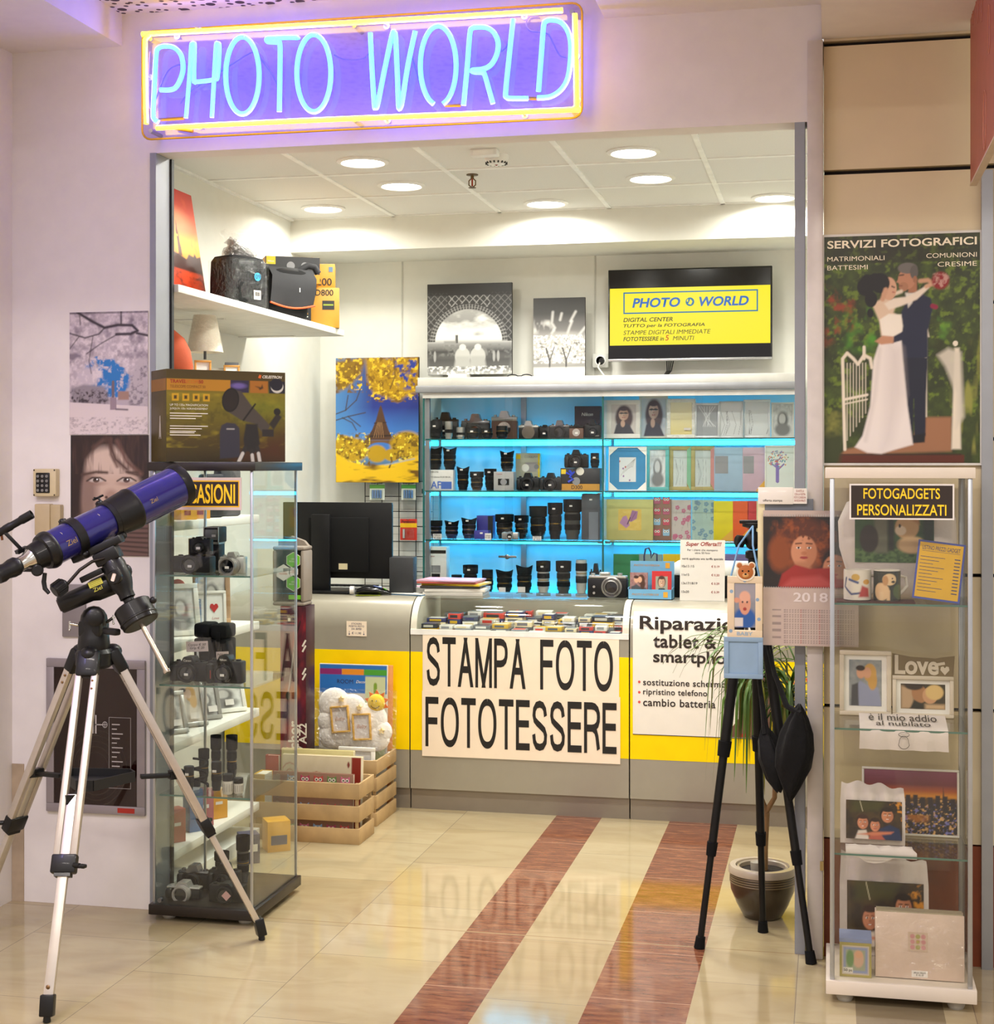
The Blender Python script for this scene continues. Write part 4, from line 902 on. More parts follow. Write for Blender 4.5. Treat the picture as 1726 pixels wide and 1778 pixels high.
# OCCASIONI sign on the front pane
x0, z1 = P(286, 829, 5.08); x1, z0 = P(419, 886, 5.08)
t = thing('shop_sign', 'small black and yellow sign OCCASIONI on the front pane of the dark display cabinet', 'sign', ((x0+x1)/2, 5.0835, z0)); w, h = x1-x0, z1-z0
B(M('pale_card', 'd8c4bc', .6)).box(-w/2, w/2, -.002, 0, 0, h).build('card', t, smooth=0)
B(M('yellow_card', 'f4bc14', .5)).box(-w/2+.008, w/2-.008, -.0026, -.002, h*.09, h*.91).build('yellow_border', t, smooth=0)
B(M('dark_brown_card', '2a1c14', .5)).box(-w/2+.012, w/2-.012, -.0032, -.0026, h*.13, h*.87).build('dark_field', t, smooth=0)
text('OCCASIONI', M('yellow_lettering', 'ffd020', .5), t, 0, -.0034, h*.5, w=w*.84, h=h*.6, bold=.02)
# goods in the tower, first shelf
def cabloc(u0, u1, v0, Y, z): return box_px(u0, u1, v0, Y, z)
z = CZ[0]
x, w, h = cabloc(305, 370, 962, 5.25, z); t = thing('camera', 'wide black boxy camera, first shelf of the dark cabinet, left', 'camera', (x, 5.25, z)); make_slr(t, w, h, .1, hump=.08, lens=.02, lr=.03, grip=False)
x2, w2, h2 = cabloc(331, 368, 930, 5.25, z+h*.92+.002); t = thing('camera', 'small black camera standing on the wide boxy camera', 'camera', (x2, 5.25, z+h)); make_slr(t, w2, h2-.006, .06, hump=.12, lens=.015, lr=.02, grip=False)
x, w, h = cabloc(385, 426, 958, 5.22, z); t = thing('camera', 'silver camera with round zoom lens, first shelf of the dark cabinet', 'camera', (x, 5.22, z)); make_slr(t, w*1.05, h, .06, body=sil_m, lens=.05, lr=.033, hump=.2, front=M('silver_lens_ring', 'a09c98', .3, .7))
x, w, h = cabloc(362, 388, 914, 5.4, z); t = thing('flash_unit', 'upright black flash with tilted head behind the silver camera', 'camera flash', (x, 5.4, z))
B(cambk_m).box(-w*.4, w*.4, -.03, .03, 0, h*.62, .004).build('battery_body', t); B(cambk_m).box(-w*.5, w*.5, -.045, .035, h*.64, h, .005).build('flash_head', t)
B(sil_m).frame(-w*.5, w*.5, h*.64, h, .003, -.049, -.044).build('head_bezel', t); B(M('frosted_window', '707070', .3)).box(-w*.4, w*.4, -.047, -.044, h*.7, h*.94).build('flash_window', t); sticker(t, .012, -.05, h*.8); B(sil_m).box(-w*.4, w*.4, -.031, .031, h*.6, h*.65).build('hinge_band', t)
t = thing('carton', 'orange brown film carton at the back left of the first cabinet shelf', 'carton', (-2.368, 5.42, z)); make_box(t, .05, .12, .1, M('orange_brown_card', '7a5a1c', .5)); panel(t, M('red_card', '8a2418', .5), -.024, .024, .0, .04, -.0506)
# second shelf
z = CZ[1]
x, w, h = cabloc(302, 362, 1138, 5.22, z); t = thing('camera', 'black reflex camera with left grip on the second cabinet shelf', 'camera', (x, 5.22, z)); make_slr(t, w, h, .075, lens=.03, lr=.034, hump=.22); text('Canon', ws, t, 0, -.034, h*.86, w=.03)
x, w, h = cabloc(364, 424, 1136, 5.2, z); t = thing('camera', 'black reflex camera with red grip line on the second cabinet shelf, right', 'camera', (x, 5.2, z)); make_slr(t, w, h, .075, lens=.03, lr=.033, hump=.2); text('Nikon', ws, t, 0, -.034, h*.86, w=.026); B(rd).box(-.0015, .0015, -.0005, 0, 0, .03).build('red_line', t, (-w*.33, -.0475, h*.2))
for i, (u0, u1, v0, lb_) in enumerate(((345, 372, 1080, 'tall black camera case behind the reflex cameras, left of the pair'), (374, 402, 1082, 'tall black camera case behind the reflex cameras, right of the pair'))):
    x, w, h = cabloc(u0, u1, v0, 5.38, z); t = thing('camera_case', lb_, 'camera case', (x, 5.38, z), group='tall black cases in the dark cabinet')
    B(mat_blk).box(-w/2, w/2, -.05, .05, 0, h*.72, .008).build('case_body', t); B(mat_blk).box(-w/2-.001, w/2+.001, -.051, .051, h*.73, h, .012).build('lid', t); B(rub_m).box(-.01, .01, -.054, -.05, h*.4, h*.85, .002).build('strap', t)
for u0, u1, v0, v1, lb_, tx in ((324, 362, 1113, 1132, 'handwritten price card above the left reflex camera', 'Corpo € 50\nGrip € 20'), (376, 398, 1131, 1147, 'small tilted price card between the reflex cameras', 'Nikon\n€ 60')):
    x0, z1 = P(u0, v0, 5.29); x1, z0 = P(u1, v1, 5.29); t = thing('price_card', lb_, 'price card', ((x0+x1)/2, 5.29, z0), ry=-.06)
    zz = z-z0
    B(M('pale_card')).box(-(x1-x0)/2, (x1-x0)/2, -.0006, 0, 0, z1-z0).build('card', t, smooth=0); B(clear_m).box(-.004, .004, 0, .002, zz, (z1-z0)*.4).build('card_stand', t)
    text(tx, bkink, t, 0, -.001, (z1-z0)*.5, w=(x1-x0)*.8, h=(z1-z0)*.62, slant=.2)
# third shelf: lenses
z = CZ[2]
for u0, u1, v0, Y, st, lb_ in ((318, 338, 1330, 5.2, 'short', 'short black lens at the left front of the third cabinet shelf'), (366, 386, 1322, 5.22, 'short', 'thick black lens in the middle of the third cabinet shelf'),
        (366, 384, 1276, 5.40, 'tube', 'black lens with hood, back row of the third cabinet shelf, left'), (393, 412, 1276, 5.40, 'tube', 'black lens with hood, back row of the third cabinet shelf, right'), (345, 363, 1300, 5.36, 'tube', 'slim dark lens behind the coiled strap')):
    x, w, h = cabloc(u0, u1, v0, Y, z); t = thing('lens', lb_, 'camera lens', (x, Y, z), group='lenses on the third cabinet shelf'); make_lens(t, w, h, st, sticky=(Y < 5.3))
for u0, u1, v0, Y, lb_ in ((387, 404, 1343, 5.17, 'small white lens with black cap at the front of the third cabinet shelf'), (406, 422, 1350, 5.19, 'small ribbed white lens with tall black top, third cabinet shelf')):
    x, w, h = cabloc(u0, u1, v0, Y, z); t = thing('lens', lb_, 'camera lens', (x, Y, z), group='lenses on the third cabinet shelf')
    B(M('cream_lens', 'd8d0c4', .4)).lathe([(w*.42, 0), (w*.48, .004), (w*.48, h*.68)], 22).build('barrel', t); B(cambk_m).lathe([(w*.5, h*.66), (w*.5, h*.98), (w*.46, h)], 22).build('lens_cap', t)
    mb = B(M('cream_lens_dark', 'a8a096', .5))
    for k in range(14): mb.at((w*.48*math.cos(k*PI/7), w*.48*math.sin(k*PI/7), h*.35), rz=k*PI/7).cb(0, 0, 0, .003, .002, h*.4)
    mb.build('ribs', t)
x, w, h = cabloc(325, 362, 1322, 5.24, z); t = thing('camera_strap', 'coiled black camera strap on the third cabinet shelf', 'strap', (x, 5.25, z))
B(mat_blk).tube([(w*.42*math.cos(a)*(1-.012*k), w*.34*math.sin(a), .006+.004*k) for k in range(26) for a in (k*.62,)], .005, 6).build('webbing', t); B(rub_m).box(-w*.4, w*.2, -.035, -.02, .008, .03, .004).build('shoulder_pad', t)
# bottom: film cameras
z = .0605
x, w, h = cabloc(290, 348, 1528, 5.17, z); t = thing('camera', 'black and silver film camera with pale lens cap, bottom left of the dark cabinet', 'camera', (x, 5.18, z)); make_slr(t, w, h, .06, top=sil_m, lens=.03, lr=.032, hump=.3, front=M('pale_cap', '9a948c', .4), sticky=False)
x, w, h = cabloc(364, 424, 1530, 5.16, z); t = thing('camera', 'black camera with square pink sticker, bottom right of the dark cabinet', 'camera', (x, 5.17, z)); make_slr(t, w, h, .07, lens=.02, lr=.03, hump=.12, sticky=False, grip=False); B(M('pink_sticker', 'd8a8a0', .6)).box(-.013, .013, -.0006, 0, -.013, .013).build('price_sticker', t, (.012, -.045, h*.45), ry=.75)
x, w, h = cabloc(312, 366, 1498, 5.31, z); t = thing('camera', 'black film camera with shiny prism, second row at the dark cabinet bottom', 'camera', (x, 5.31, z)); make_slr(t, w, h, .06, top=M('dark_chrome', '7c7c7e', .2, .9), lens=.03, lr=.03, sticky=False)
x, w, h = cabloc(364, 418, 1496, 5.31, z); t = thing('camera', 'black film camera beside the lens hoods at the bottom of the dark cabinet', 'camera', (x, 5.31, z)); make_slr(t, w, h, .06, lens=.03, lr=.03, sticky=False)
for u0, u1, v0, Y, lb_ in ((410, 434, 1450, 5.42, 'tall grey lens with round hood at the bottom right of the dark cabinet'), (372, 398, 1478, 5.45, 'dark lens lying behind the cameras at the bottom of the dark cabinet')):
    x, w, h = cabloc(u0, u1, v0, Y, z); t = thing('lens', lb_, 'camera lens', (x, Y, z)); make_lens(t, w*.95, h, 'tube', M('grey_lens', '4a4844', .5), sticky=False)
# ------------------------------------------------------------------ left wall: white gondola rack, its goods, the high shelf
RX = -2.45; rack_m = M('white_rack_enamel', 'e4e2da', .4, var=.02)
RZ = [1.95, 1.436, .969, .587, .174]
ry0, ry1 = 5.36, 6.25
t = thing('shelf_rack', 'white metal gondola rack along the left wall behind the dark display cabinet', 'shelf rack', (XL+.01, (ry0+ry1)/2, 0)); rd_ = RX-XL-.01; rl = (ry1-ry0)/2
for z in RZ: B(rack_m).box(.0, rd_, -rl, rl, z-.035, z, .003).build('shelf', t)
B(rack_m).box(0, .012, -rl, rl, .02, 1.9).build('back_panel', t)
for y in (-rl, rl-.03):
    o = B(rack_m).box(.012, .05, y, y+.03, 0, 1.95).build('upright', t)
    mb = B(M('slot_hole', '54524c', .8))
    for k in range(24): mb.box(.0495, .0505, y+.011, y+.019, .15+k*.07, .18+k*.07)
    mb.build('slots', o, smooth=0)
B(rack_m).box(0, rd_, -rl, rl, .0, .06).build('plinth', t)
def rackspot(name, label, cat, u, Y, z, group=None, rz=PI/2, X=None):
    x, _ = P(u, 900, Y); return thing(name, label, cat, (X if X is not None else x, Y, z), rz=rz, group=group)
# on the rack: framed photographs and cartons, facing the gangway
wf = M('white_frame_paint', 'e0ddd4', .45); sf = M('silver_frame', 'a8a8a6', .28, .8); wd = M('pale_oak', 'a8845c', .5, var=.2, scale=20); gf = M('grey_frame_board', '8a8780', .5)
def rackframe(label, Y, z, w, h, b, m, pic=None, lean=.2, X=RX-.06, rz=.9, group=None, mb_=0., inner=None):
    t = thing('framed_photo', label, 'picture frame', (X, Y, z+.0005), group=group); make_frame(t, w, h, b, m, pic, lean=lean, mb_=mb_, inner=inner); t.rotation_euler = (-lean, 0, rz); return t
rackframe('white box frame leaning at the front of the rack, second shelf down', 5.62, RZ[2], .15, .21, .02, wf, bw_pic(2), .25, RX-.08, .75)
t = rackframe('white frame with a couple photo and a red heart on the rack', 5.86, RZ[2], .2, .16, .012, wf, None, .25, RX-.1, .5, inner=M('white_mount', 'e8e6e0', .8))
couple_pic(3, 40, 46, '4a78a8').put('picture', t, .085, .105, (-.045, -.0125, .022)); B(M('red_heart', 'b81c1c', .4)).prism([(0, -.022), (.018, .002), (.014, .014), (.006, .016), (0, .009), (-.006, .016), (-.014, .014), (-.018, .002)], -.012, -.0105).build('heart', t, (.05, 0, .09)); text('Love', M('red_ink'), t, .055, -.012, .045, w=.03, slant=.3)
rackframe('pale oak frame with grey picture standing at the far end of the rack', 6.1, RZ[2], .16, .24, .022, wd, bw_pic(5), .1, RX-.16, .6)
for k in range(4): 
    t = thing('book', ('brown', 'tan', 'cream', 'dark brown')[k]+' album spine standing at the back of the rack, second shelf down', 'album', (XL+.16, 5.72+.045*k, RZ[2]), rz=PI/2, group='album spines on the rack'); make_box(t, .035, .2, .16, M('album_spine%d' % k, ('7a5a3c', 'b09068', 'd0c4a8', '4a3426')[k], .6))
t = thing('red_ornament', 'round red heart ornament between the frames on the rack', 'ornament', (XL+.25, 5.95, RZ[2])); B(M('red_plush', 'b02820', .7)).ball((0, 0, .17), .035, .02, .032).build('heart_cushion', t); B(M('wood_stick', '8a6a44', .6)).cyl((0, 0, 0), (0, 0, .15), .004).lathe([(.02, 0), (.02, .006)], 14).build('stick', t)
for k, (Y, w, h, m, lb) in enumerate(((5.55, .13, .17, sf, 'silver frame with printed insert, first of the row on the third rack shelf'), (5.72, .15, .2, sf, 'wide silver frame with pale portrait, second on the third rack shelf'), (5.9, .12, .16, gf, 'small grey frame with price tag, third on the third rack shelf'), (6.08, .2, .15, wf, 'white frame lying at the end of the third rack shelf'))):
    t = rackframe(lb, Y, RZ[3], w, h, .018, m, (bw_pic(k+8) if k != 1 else couple_pic(9, 40, 52, 'b8b0a4', 'd4b49c', 'd8d0c4')), .35, RX-.09, .85, 'frames on the third rack shelf')
    panel(t, stick_m, .0, .04, .03, .055, -.018, 'price_tag')
for k, (Y, w, h, col, lb) in enumerate(((5.52, .07, .13, 'a83a34', 'red carton at the near end of the lowest rack shelf'), (5.70, .06, .17, '4a78b0', 'blue carton on the lowest rack shelf beside the red one'), (5.79, .075, .15, 'b06068', 'dusty pink carton in the middle of the lowest rack shelf'), (5.93, .08, .12, 'd8981c', 'orange yellow carton at the far side of the lowest rack shelf'))):
    t = thing('carton', lb, 'carton', (RX-.07, Y, RZ[4]+.0005), rz=.9, group='small cartons on the lowest rack shelf'); make_box(t, w, h, .06, M('carton_col%d' % k, col, .45)); panel(t, stick_m, -w*.2, w*.2, h*.5, h*.6, -.0305)
for k, (Y, w, h, col, lb) in enumerate(((5.6, .07, .06, 'e0a01c', 'yellow film carton on the upper rack shelf behind the shop sign, left'), (5.72, .08, .055, 'dc9818', 'yellow film carton on the upper rack shelf behind the shop sign, right'), (5.86, .09, .18, '26262a', 'black camera bag on the upper rack shelf'), (6.03, .1, .2, '3a3a3e', 'dark grey pouch with white print on the upper rack shelf'))):
    t = thing('carton' if k < 2 else 'camera_bag', lb, 'carton' if k < 2 else 'camera bag', (RX-.06, Y, RZ[1]+.0005), rz=.9); make_box(t, w, h, .07, M('upper_carton%d' % k, col, .5), .001 if k < 2 else .012); panel(t, M('red_card') if k < 2 else stick_m, -w*.3, w*.1, h*.3, h*.6, -.0355)
t = thing('carton', 'yellow carton on the floor at the end of the rack', 'carton', (-2.33, 6.14, 0), rz=.6); make_box(t, .1, .13, .1, M('yellow_carton', 'dca018', .45)); panel(t, M('navy_ink', '2a3058', .5), -.035, .035, .03, .07, -.0505)
t = thing('carton', 'navy carton on the floor beside the yellow one', 'carton', (-2.37, 5.92, 0), rz=.6); make_box(t, .08, .12, .08, M('navy_carton', '2c3054', .5)); panel(t, stick_m, -.03, .03, .05, .08, -.0405)
# top of the rack: orange backpack, wrapped lamp, small oak frames
def top_at(u, v, X):
    Y, z = PX(u, v, X); return Y, z
orange_m = M('rust_orange_nylon', 'a8441c', .8, bump=.15, bscale=500); 
t = thing('backpack', 'rust orange camera backpack with black trim on top of the rack', 'backpack', (-2.62, 5.62, RZ[0]+.0005), rz=.45)
mb = B(orange_m); rs = []
for z, rx_, ry_ in ((0, .10, .09), (.02, .12, .105), (.10, .125, .11), (.16, .115, .1), (.21, .09, .08), (.245, .05, .05), (.255, .01, .01)): rs.append([(rx_*math.copysign(abs(math.cos(a))**.6, math.cos(a)), ry_*math.copysign(abs(math.sin(a))**.6, math.sin(a)), z) for a in [2*PI*k/28 for k in range(28)]])
mb.rings(rs).build('bag_body', t)
B(mat_blk).tube([(-.12, -.112, .07), (-.05, -.116, .078), (.05, -.116, .07), (.12, -.112, .05)], .008, 8).build('zip_trim', t)
B(mat_blk).tube([(-.01, -.08, .235), (.0, -.104, .20), (.005, -.112, .165), (.008, -.118, .15)], .01, 8).build('strap', t); B(chrome_m).tube([(.010+.010*math.cos(a*PI/6), -.122, .125+.022*math.sin(a*PI/6)) for a in range(12)], .003, 6, True).build('carabiner', t)
B(M('green_tag', '5aa028', .5)).box(-.005, .035, -.13, -.128, .0, .025, .001).build('price_tag', t); B(M('white_print')).tube([(.01, -.123, .10), (.014, -.13, .05), (.012, -.13, .025)], .0008, 4).build('tag_string', t)
Yl, zl = top_at(356, 612, -2.6)
t = thing('table_lamp', 'table lamp with cream shade still in plastic wrap on the rack', 'table lamp', (-2.6, Yl, RZ[0]+.0005)); hb_ = zl-RZ[0]
x0_, _ = P(330, 600, Yl); x1_, _ = P(389, 600, Yl); rb = (x1_-x0_)/2
_, zt = P(356, 548, Yl); zt -= RZ[0]
shade_m = M('cream_shade', 'f6eed8', .8, sheen=.3)
B(M('dark_grey_base', '55585c', .5)).lathe([(.05, 0), (.05, .012), (.01, .02)], 24).cyl((0, 0, hb_-.03), (0, 0, zt-.02), .006).build('base', t)
B(shade_m).lathe([(rb, hb_), (rb*.62, zt), (rb*.6, zt), (rb*.98, hb_)], 36, caps=False).build('lamp_shade', t)
B(film('shade_wrap', .16, .1, .9, 24)).lathe([(rb*1.02, hb_-.004), (rb*.86, hb_+(zt-hb_)*.5), (rb*.64, zt+.004)], 36, caps=False).build('plastic_wrap', t)
for u, v, lb in ((352, 634, 'small oak photo frame beside the backpack on top of the rack'), (402, 640, 'small oak photo frame at the far right on top of the rack')):
    Yf, zf = top_at(u, v, -2.56); t = thing('framed_photo', lb, 'picture frame', (-2.56, Yf, RZ[0]+.0005), rz=.45, group='small oak frames on top of the rack'); make_frame(t, .07, .14, .009, M('honey_oak', 'c08a44', .5, var=.1, scale=30), None, inner=M('white_mount'))
Yf, _ = top_at(377, 634, -2.68)
t = thing('paper_stack', 'stack of white booklets on top of the rack between the oak frames', 'papers', (-2.68, Yf+.03, RZ[0]+.0005), rz=.3)
mb = B(M('white_paper', 'e2e0d8', .7))
for k in range(7): mb.box(-.06+.004*(k % 3), .06, -.045, .045, .02*k, .02*k+.017)
mb.build('booklets', t, smooth=0)
t = thing('grey_panel', 'slim grey upright panel standing behind the small oak frame', 'panel', (-2.60, PX(366, 630, -2.64)[0]+.14, RZ[0]+.0005), rz=.5); B(M('slate_panel', '6f747c', .5)).box(-.03, .03, 0, .02, 0, .16, .002).build('board', t)
# high shelf
HX = -2.42
hz = 1.65+ (HX*CS)/( (598-1442)/(575-809) ) * -1
hz = H - HX*CS/((296-1442)/(493-809))*-1 if False else H+(-HX*CS)*(809-500)/(1442-296)*0+ .0
def zline(u, v, X): return H - (-X/CS)*0 if False else PX(u, v, X)[1]
Ys1, z1_ = PX(598, 566, HX); Ys0, z0_ = PX(296, 500, HX)
SZ = (z1_+z0_)/2; sy0, sy1 = 5.34, Ys1
o = thing('wall_shelf', 'long white board shelf high on the left wall', 'shelf', (XL, (sy0+sy1)/2, SZ))
B(M('white_shelf_board', 'e0ded4', .5)).box(0, HX-XL, -(sy1-sy0)/2, (sy1-sy0)/2, -.03, 0, .002).build('board', o)
for y in (-.9, .0, .9): B(whitep_m).box(0, .3, y-.012, y+.012, -.036, -.03).build('bracket', o)
SZ += .0005
# London canvas leaning on the shelf
p = Pic(110, 150, 'e84a1c'); p.U = np.maximum((p.U-.6)/.4, 0)
p.grad([(0, '8f2212'), (.28, 'b83c18'), (.33, '4a140c'), (.42, 'e09414'), (.55, 'e8ac1c'), (.66, 'd86814'), (.82, 'c03412'), (1, 'a8180a')])
p.mix((p.noise(5, 3, 3, 8)-.5)*2*(p.V > .4), 'd05020'); p.ell(.35, .72, .4, .1, 'e0a878', .9, m=.5)
p.poly([(0, .3), (0, .44), (.25, .43), (.5, .40), (.6, .45), (.75, .44), (.8, .47), (.86, .44), (1, .46), (1, .3)], '3a1410', .015)
p.poly([(.26, .42), (.28, .62), (.31, .72), (.335, .62), (.38, .42)], '56210f', .012); p.rect(.285, .58, .33, .60, 'e0a030')
p.mix((p.V < .3)*np.clip((p.noise(8, 5, 3, 40)-.5)*3, 0, 1), '5e1a10')
yL0, zb0 = PX(296, 440, -2.72); yL1, _ = PX(352, 440, -2.72); yL0 -= .45
_, ztop = PX(340, 332, -2.72)
hC = ztop-SZ
t = thing('canvas_print', 'orange sunset canvas with clock tower leaning on the high shelf', 'canvas picture', (-2.69, (yL0+yL1)/2-.01, SZ), rz=PI/2)
B(M('canvas_edge', '5c1c10', .8)).box(-(yL1-yL0)/2, (yL1-yL0)/2, 0, .025, 0, hC, .002).build('stretcher', t); p.put('picture', t, (yL1-yL0), hC, (0, -.001, 0)); t.rotation_euler = (-.16, 0, PI/2)
# bags in plastic
bagm = M('black_bag_nylon', '121214', .75, spec=.2, bump=.2, bscale=300)
def wrapped(label, uc, X, Y, w, d, h, knot, mat, rz=1.1):
    t = thing('camera_bag', label, 'camera bag', (X, Y, SZ), rz=rz)
    rs = []
    for z, s_ in ((0, .9), (.02, 1), (h*.5, 1.0), (h*.88, .97), (h*.97, .85), (h, .6)): rs.append([(w/2*s_*math.copysign(abs(math.cos(a))**.45, math.cos(a)), d/2*s_*math.copysign(abs(math.sin(a))**.45, math.sin(a)), z) for a in [2*PI*k/32 for k in range(32)]])
    B(mat).rings(rs).build('bag_body', t); B(rub_m).box(-w*.3, w*.3, -d/2-.006, -d/2+.006, h*.1, h*.5, .006).build('front_pocket', t)
    random.seed(int(uc)); rs = []
    for i in range(9):
        z = h*1.03*i/8; rs.append([((w/2+.008+random.uniform(-.004, .005))*math.copysign(abs(math.cos(a))**.5, math.cos(a))*(1 if i < 8 else .4), (d/2+.008+random.uniform(-.004, .005))*math.copysign(abs(math.sin(a))**.5, math.sin(a))*(1 if i < 8 else .4), z) for a in [2*PI*k/30 for k in range(30)]])
    mb = B(film('clear_bag', .06, .16, .9, 28)); mb.rings(rs, False)
    if knot:
        rs = []
        for z, s_ in ((0, .30), (.02, .16), (.05, .22), (.085, .42), (.11, .38)): rs.append([(w*s_*math.cos(a)*(1+random.uniform(-.3, .3)), w*s_*.6*math.sin(a)*(1+random.uniform(-.3, .3)), h*1.02+z) for a in [2*PI*k/16 for k in range(16)]])
        mb.rings(rs, False)
    mb.build('plastic_wrap', t, smooth=80)
    if knot:
        mb = B(film('knot_film', .4, .2, 1., 60)); mb.m(MATS['knot_film'])
        for k in range(6): mb.at(rz=k, rx=k*.7).ball((0, 0, 0), .02+.01*(k % 3), .016, .028, 8); mb.X = Matrix.Identity(4)
        for i, v in enumerate(mb.bm.verts): q = (i//58); v.co += Vector(((q % 3-1)*.05+random.uniform(-.012, .012), random.uniform(-.012, .012), h*1.05+.035*(q//3)+random.uniform(-.012, .012)))
        mb.build('twisted_top', t, smooth=20)
    return t
Yb, _ = PX(392, 500, -2.6)
t = wrapped('black camera bag in clear plastic with a blue sticker on the high shelf', 31, -2.56, Yb+.05, .24, .16, .235, True, bagm)
B(M('cyan_sticker', '2fa0d0', .5)).lathe([(.018, 0), (.018, .001)], 22, (.02, -.102, .14), (.02, -1, .14)).build('round_sticker', t); text('09', bkink, t, .02, -.1045, .14, h=.02); o = panel(t, stick_m, .0, .04, .04, .08, -.101, 'barcode_label')
mb = B(bkink)
for k in range(9): mb.box(.005+k*.0034, .0065+k*.0034+(k % 3)*.0005, -.1024, -.1018, .055, .073)
mb.build('barcode', o, smooth=0)
Yb, _ = PX(441, 520, -2.58)
t = wrapped('olive black bag in clear plastic beside the sling bag on the high shelf', 32, -2.68, Yb+.07, .14, .15, .225, True, M('olive_bag_nylon', '4a4530', .7), 1.2)
# sling bag with orange piping
Yb, _ = PX(486, 520, -2.56)
t = thing('sling_bag', 'dark grey sling bag with orange piping on the high shelf', 'camera bag', (-2.56, Yb-.02, SZ), rz=1.0)
gm = M('charcoal_nylon', '303032', .75, spec=.2, bump=.1, bscale=400)
rs = []
for z, s_ in ((0, .9), (.02, 1), (.1, 1.02), (.18, .98), (.23, .85), (.25, .5)): rs.append([(.13*s_*math.copysign(abs(math.cos(a))**.5, math.cos(a))+z*.12, .085*s_*math.copysign(abs(math.sin(a))**.5, math.sin(a)), z) for a in [2*PI*k/32 for k in range(32)]])
B(mat_blk).rings(rs).build('bag_body', t)
mb = B(gm); rs = []
for k in range(11):
    s_ = -.13+.26*k/10; rs.append([(s_+.012, -.092-.006*math.cos(k*.9), .075-.02*math.sin(PI*k/10)), (s_+.022, -.094, .14), (s_+.03, -.088, .2), (s_+.034, -.05, .245), (s_+.034, .05, .25), (s_+.034, .085, .2)])
mb.rings(rs, False, False).build('flap', t)
B(M('orange_piping', 'e0541c', .5)).tube([(-.13+.26*k/14+.012, -.097, .072-.02*math.sin(PI*k/14)) for k in range(15)], .0045, 8).build('piping', t)
B(gm).tube([(.1, -.02, .24), (.15, -.03, .27), (.185, -.04, .265), (.2, -.05, .235)], .016, 10).build('shoulder_strap', t)
panel(t, stick_m, .05, .055, .13, .15, -.098, 'logo_tab')
# camera cartons at the end of the shelf
gold_card = M('gold_card', 'c08a2c', .5); black_card = M('black_card', '202022', .4); ink_gold = M('gold_ink', 'd09a30', .45)
def carton(label, X, Y, z, w, h, d, main, rz, **k):
    t = thing('carton', label, 'carton', (X, Y, z), rz=rz, group=k.get('group')); make_box(t, w, h, d, main); return t
def lens_print(t, x, z, r, y):
    B(M('grey_print', '8a8a8c', .4)).lathe([(r*.7, 0), (r, 0), (r, .0006), (r*.7, .0006)], 22, (x, y, z), (x, -9, z)).build('camera_print', t)
Ye = sy1-.085
t = carton('gold and black camera carton standing at the end of the high shelf', -2.50, Ye, SZ, .15, .20, .17, gold_card, .35)
B(black_card).box(-.0765, -.075, -.085, .085, .0, .2).build('black_side', t); text('D800', bkink, t, .0, -.0856, .175, w=.09, bold=.01); panel(t, black_card, -.01, .05, .09, .135, -.0855); B(M('green_gold_print', '8a9a2c', .5)).box(-.005, .045, -.0868, -.0862, .11, .118).build('stripe', t)
t = carton('black camera kit carton at the front of the high shelf end', -2.62, Ye-.195, SZ, .20, .21, .15, black_card, .55)
text('7100', ink_gold, t, -.04, -.0762, .06, w=.055, bold=.01); text('18-105 VR Kit', ink_gold, t, .045, -.0762, .058, w=.08); B(ws).box(-.06, .085, -.0762, -.0758, .040, .044).build('small_print', t); lens_print(t, .045, .115, .016, -.0756); panel(t, M('grey_print'), .07, .09, .1, .13, -.0755)
t = carton('plain gold carton stacked on the end carton of the high shelf', -2.52, Ye+.0, SZ+.2005, .15, .12, .15, gold_card, .3)
text('7200', bkink, t, .01, -.0762, .03, w=.1, bold=.01); panel(t, M('photo_blue', '5a7a98', .5), .045, .065, .08, .105, -.0755)
t = carton('long black and gold camera kit carton stacked on the black carton', -2.62, Ye-.155, SZ+.2105, .27, .13, .13, gold_card, .5)
panel(t, black_card, -.1345, .1345, .045, .1295, -.0652); panel(t, M('bright_yellow_card', 'e8c820', .5), -.13, -.085, .09, .128, -.0658); lens_print(t, -.01, .085, .02, -.066); lens_print(t, .06, .085, .019, -.066); text('D7200', bkink, t, -.03, -.0664, .022, w=.06, bold=.01); text('18-140 VR Kit', bkink, t, .055, -.0664, .022, w=.09); text('Nikon', ws, t, -.108, -.0668, .105, w=.03, bold=.01)
# ------------------------------------------------------------------ crates and the goods by the counter end
crate_m = M('raw_pine', 'b4966a', .7, var=.16, scale=9)
def crate(label, x0, x1, y0, y1, h, n, gap):
    t = thing('wooden_crate', label, 'crate', ((x0+x1)/2, (y0+y1)/2, 0), group=None); w, d = (x1-x0)/2, (y1-y0)/2; sh = (h-gap*(n-1))/n
    for k in range(n):
        z = k*(sh+gap); B(crate_m).box(-w, w, -d, -d+.01, z, z+sh, .0015).build('slat', t); B(crate_m).box(-w, w, d-.01, d, z, z+sh, .0015).build('slat', t)
        B(crate_m).box(-w, -w+.01, -d+.0105, d-.0105, z, z+sh, .0015).build('slat', t); B(crate_m).box(w-.01, w, -d+.0105, d-.0105, z, z+sh, .0015).build('slat', t)
    B(crate_m).box(-w+.01, w-.01, -d+.01, d-.01, .004, .012).build('bottom', t)
    for sx in (-1, 1):
        for sy in (-1, 1): B(crate_m).box(sx*(w-.01)-.012*(sx > 0), sx*(w-.01)+.012*(sx < 0), sy*(d-.01)-.012*(sy > 0), sy*(d-.01)+.012*(sy < 0), 0, h).build('corner_post', t)
    return t
a_, _ = P(470, 1400, 6.28); b_, _ = P(624, 1400, 6.28)
crate('front pine slat crate full of photo albums on the floor', a_-.1, b_, 6.28, 6.50, .265, 3, .03)
c_, _ = P(590, 1400, 6.66); d_, _ = P(655, 1400, 6.66)
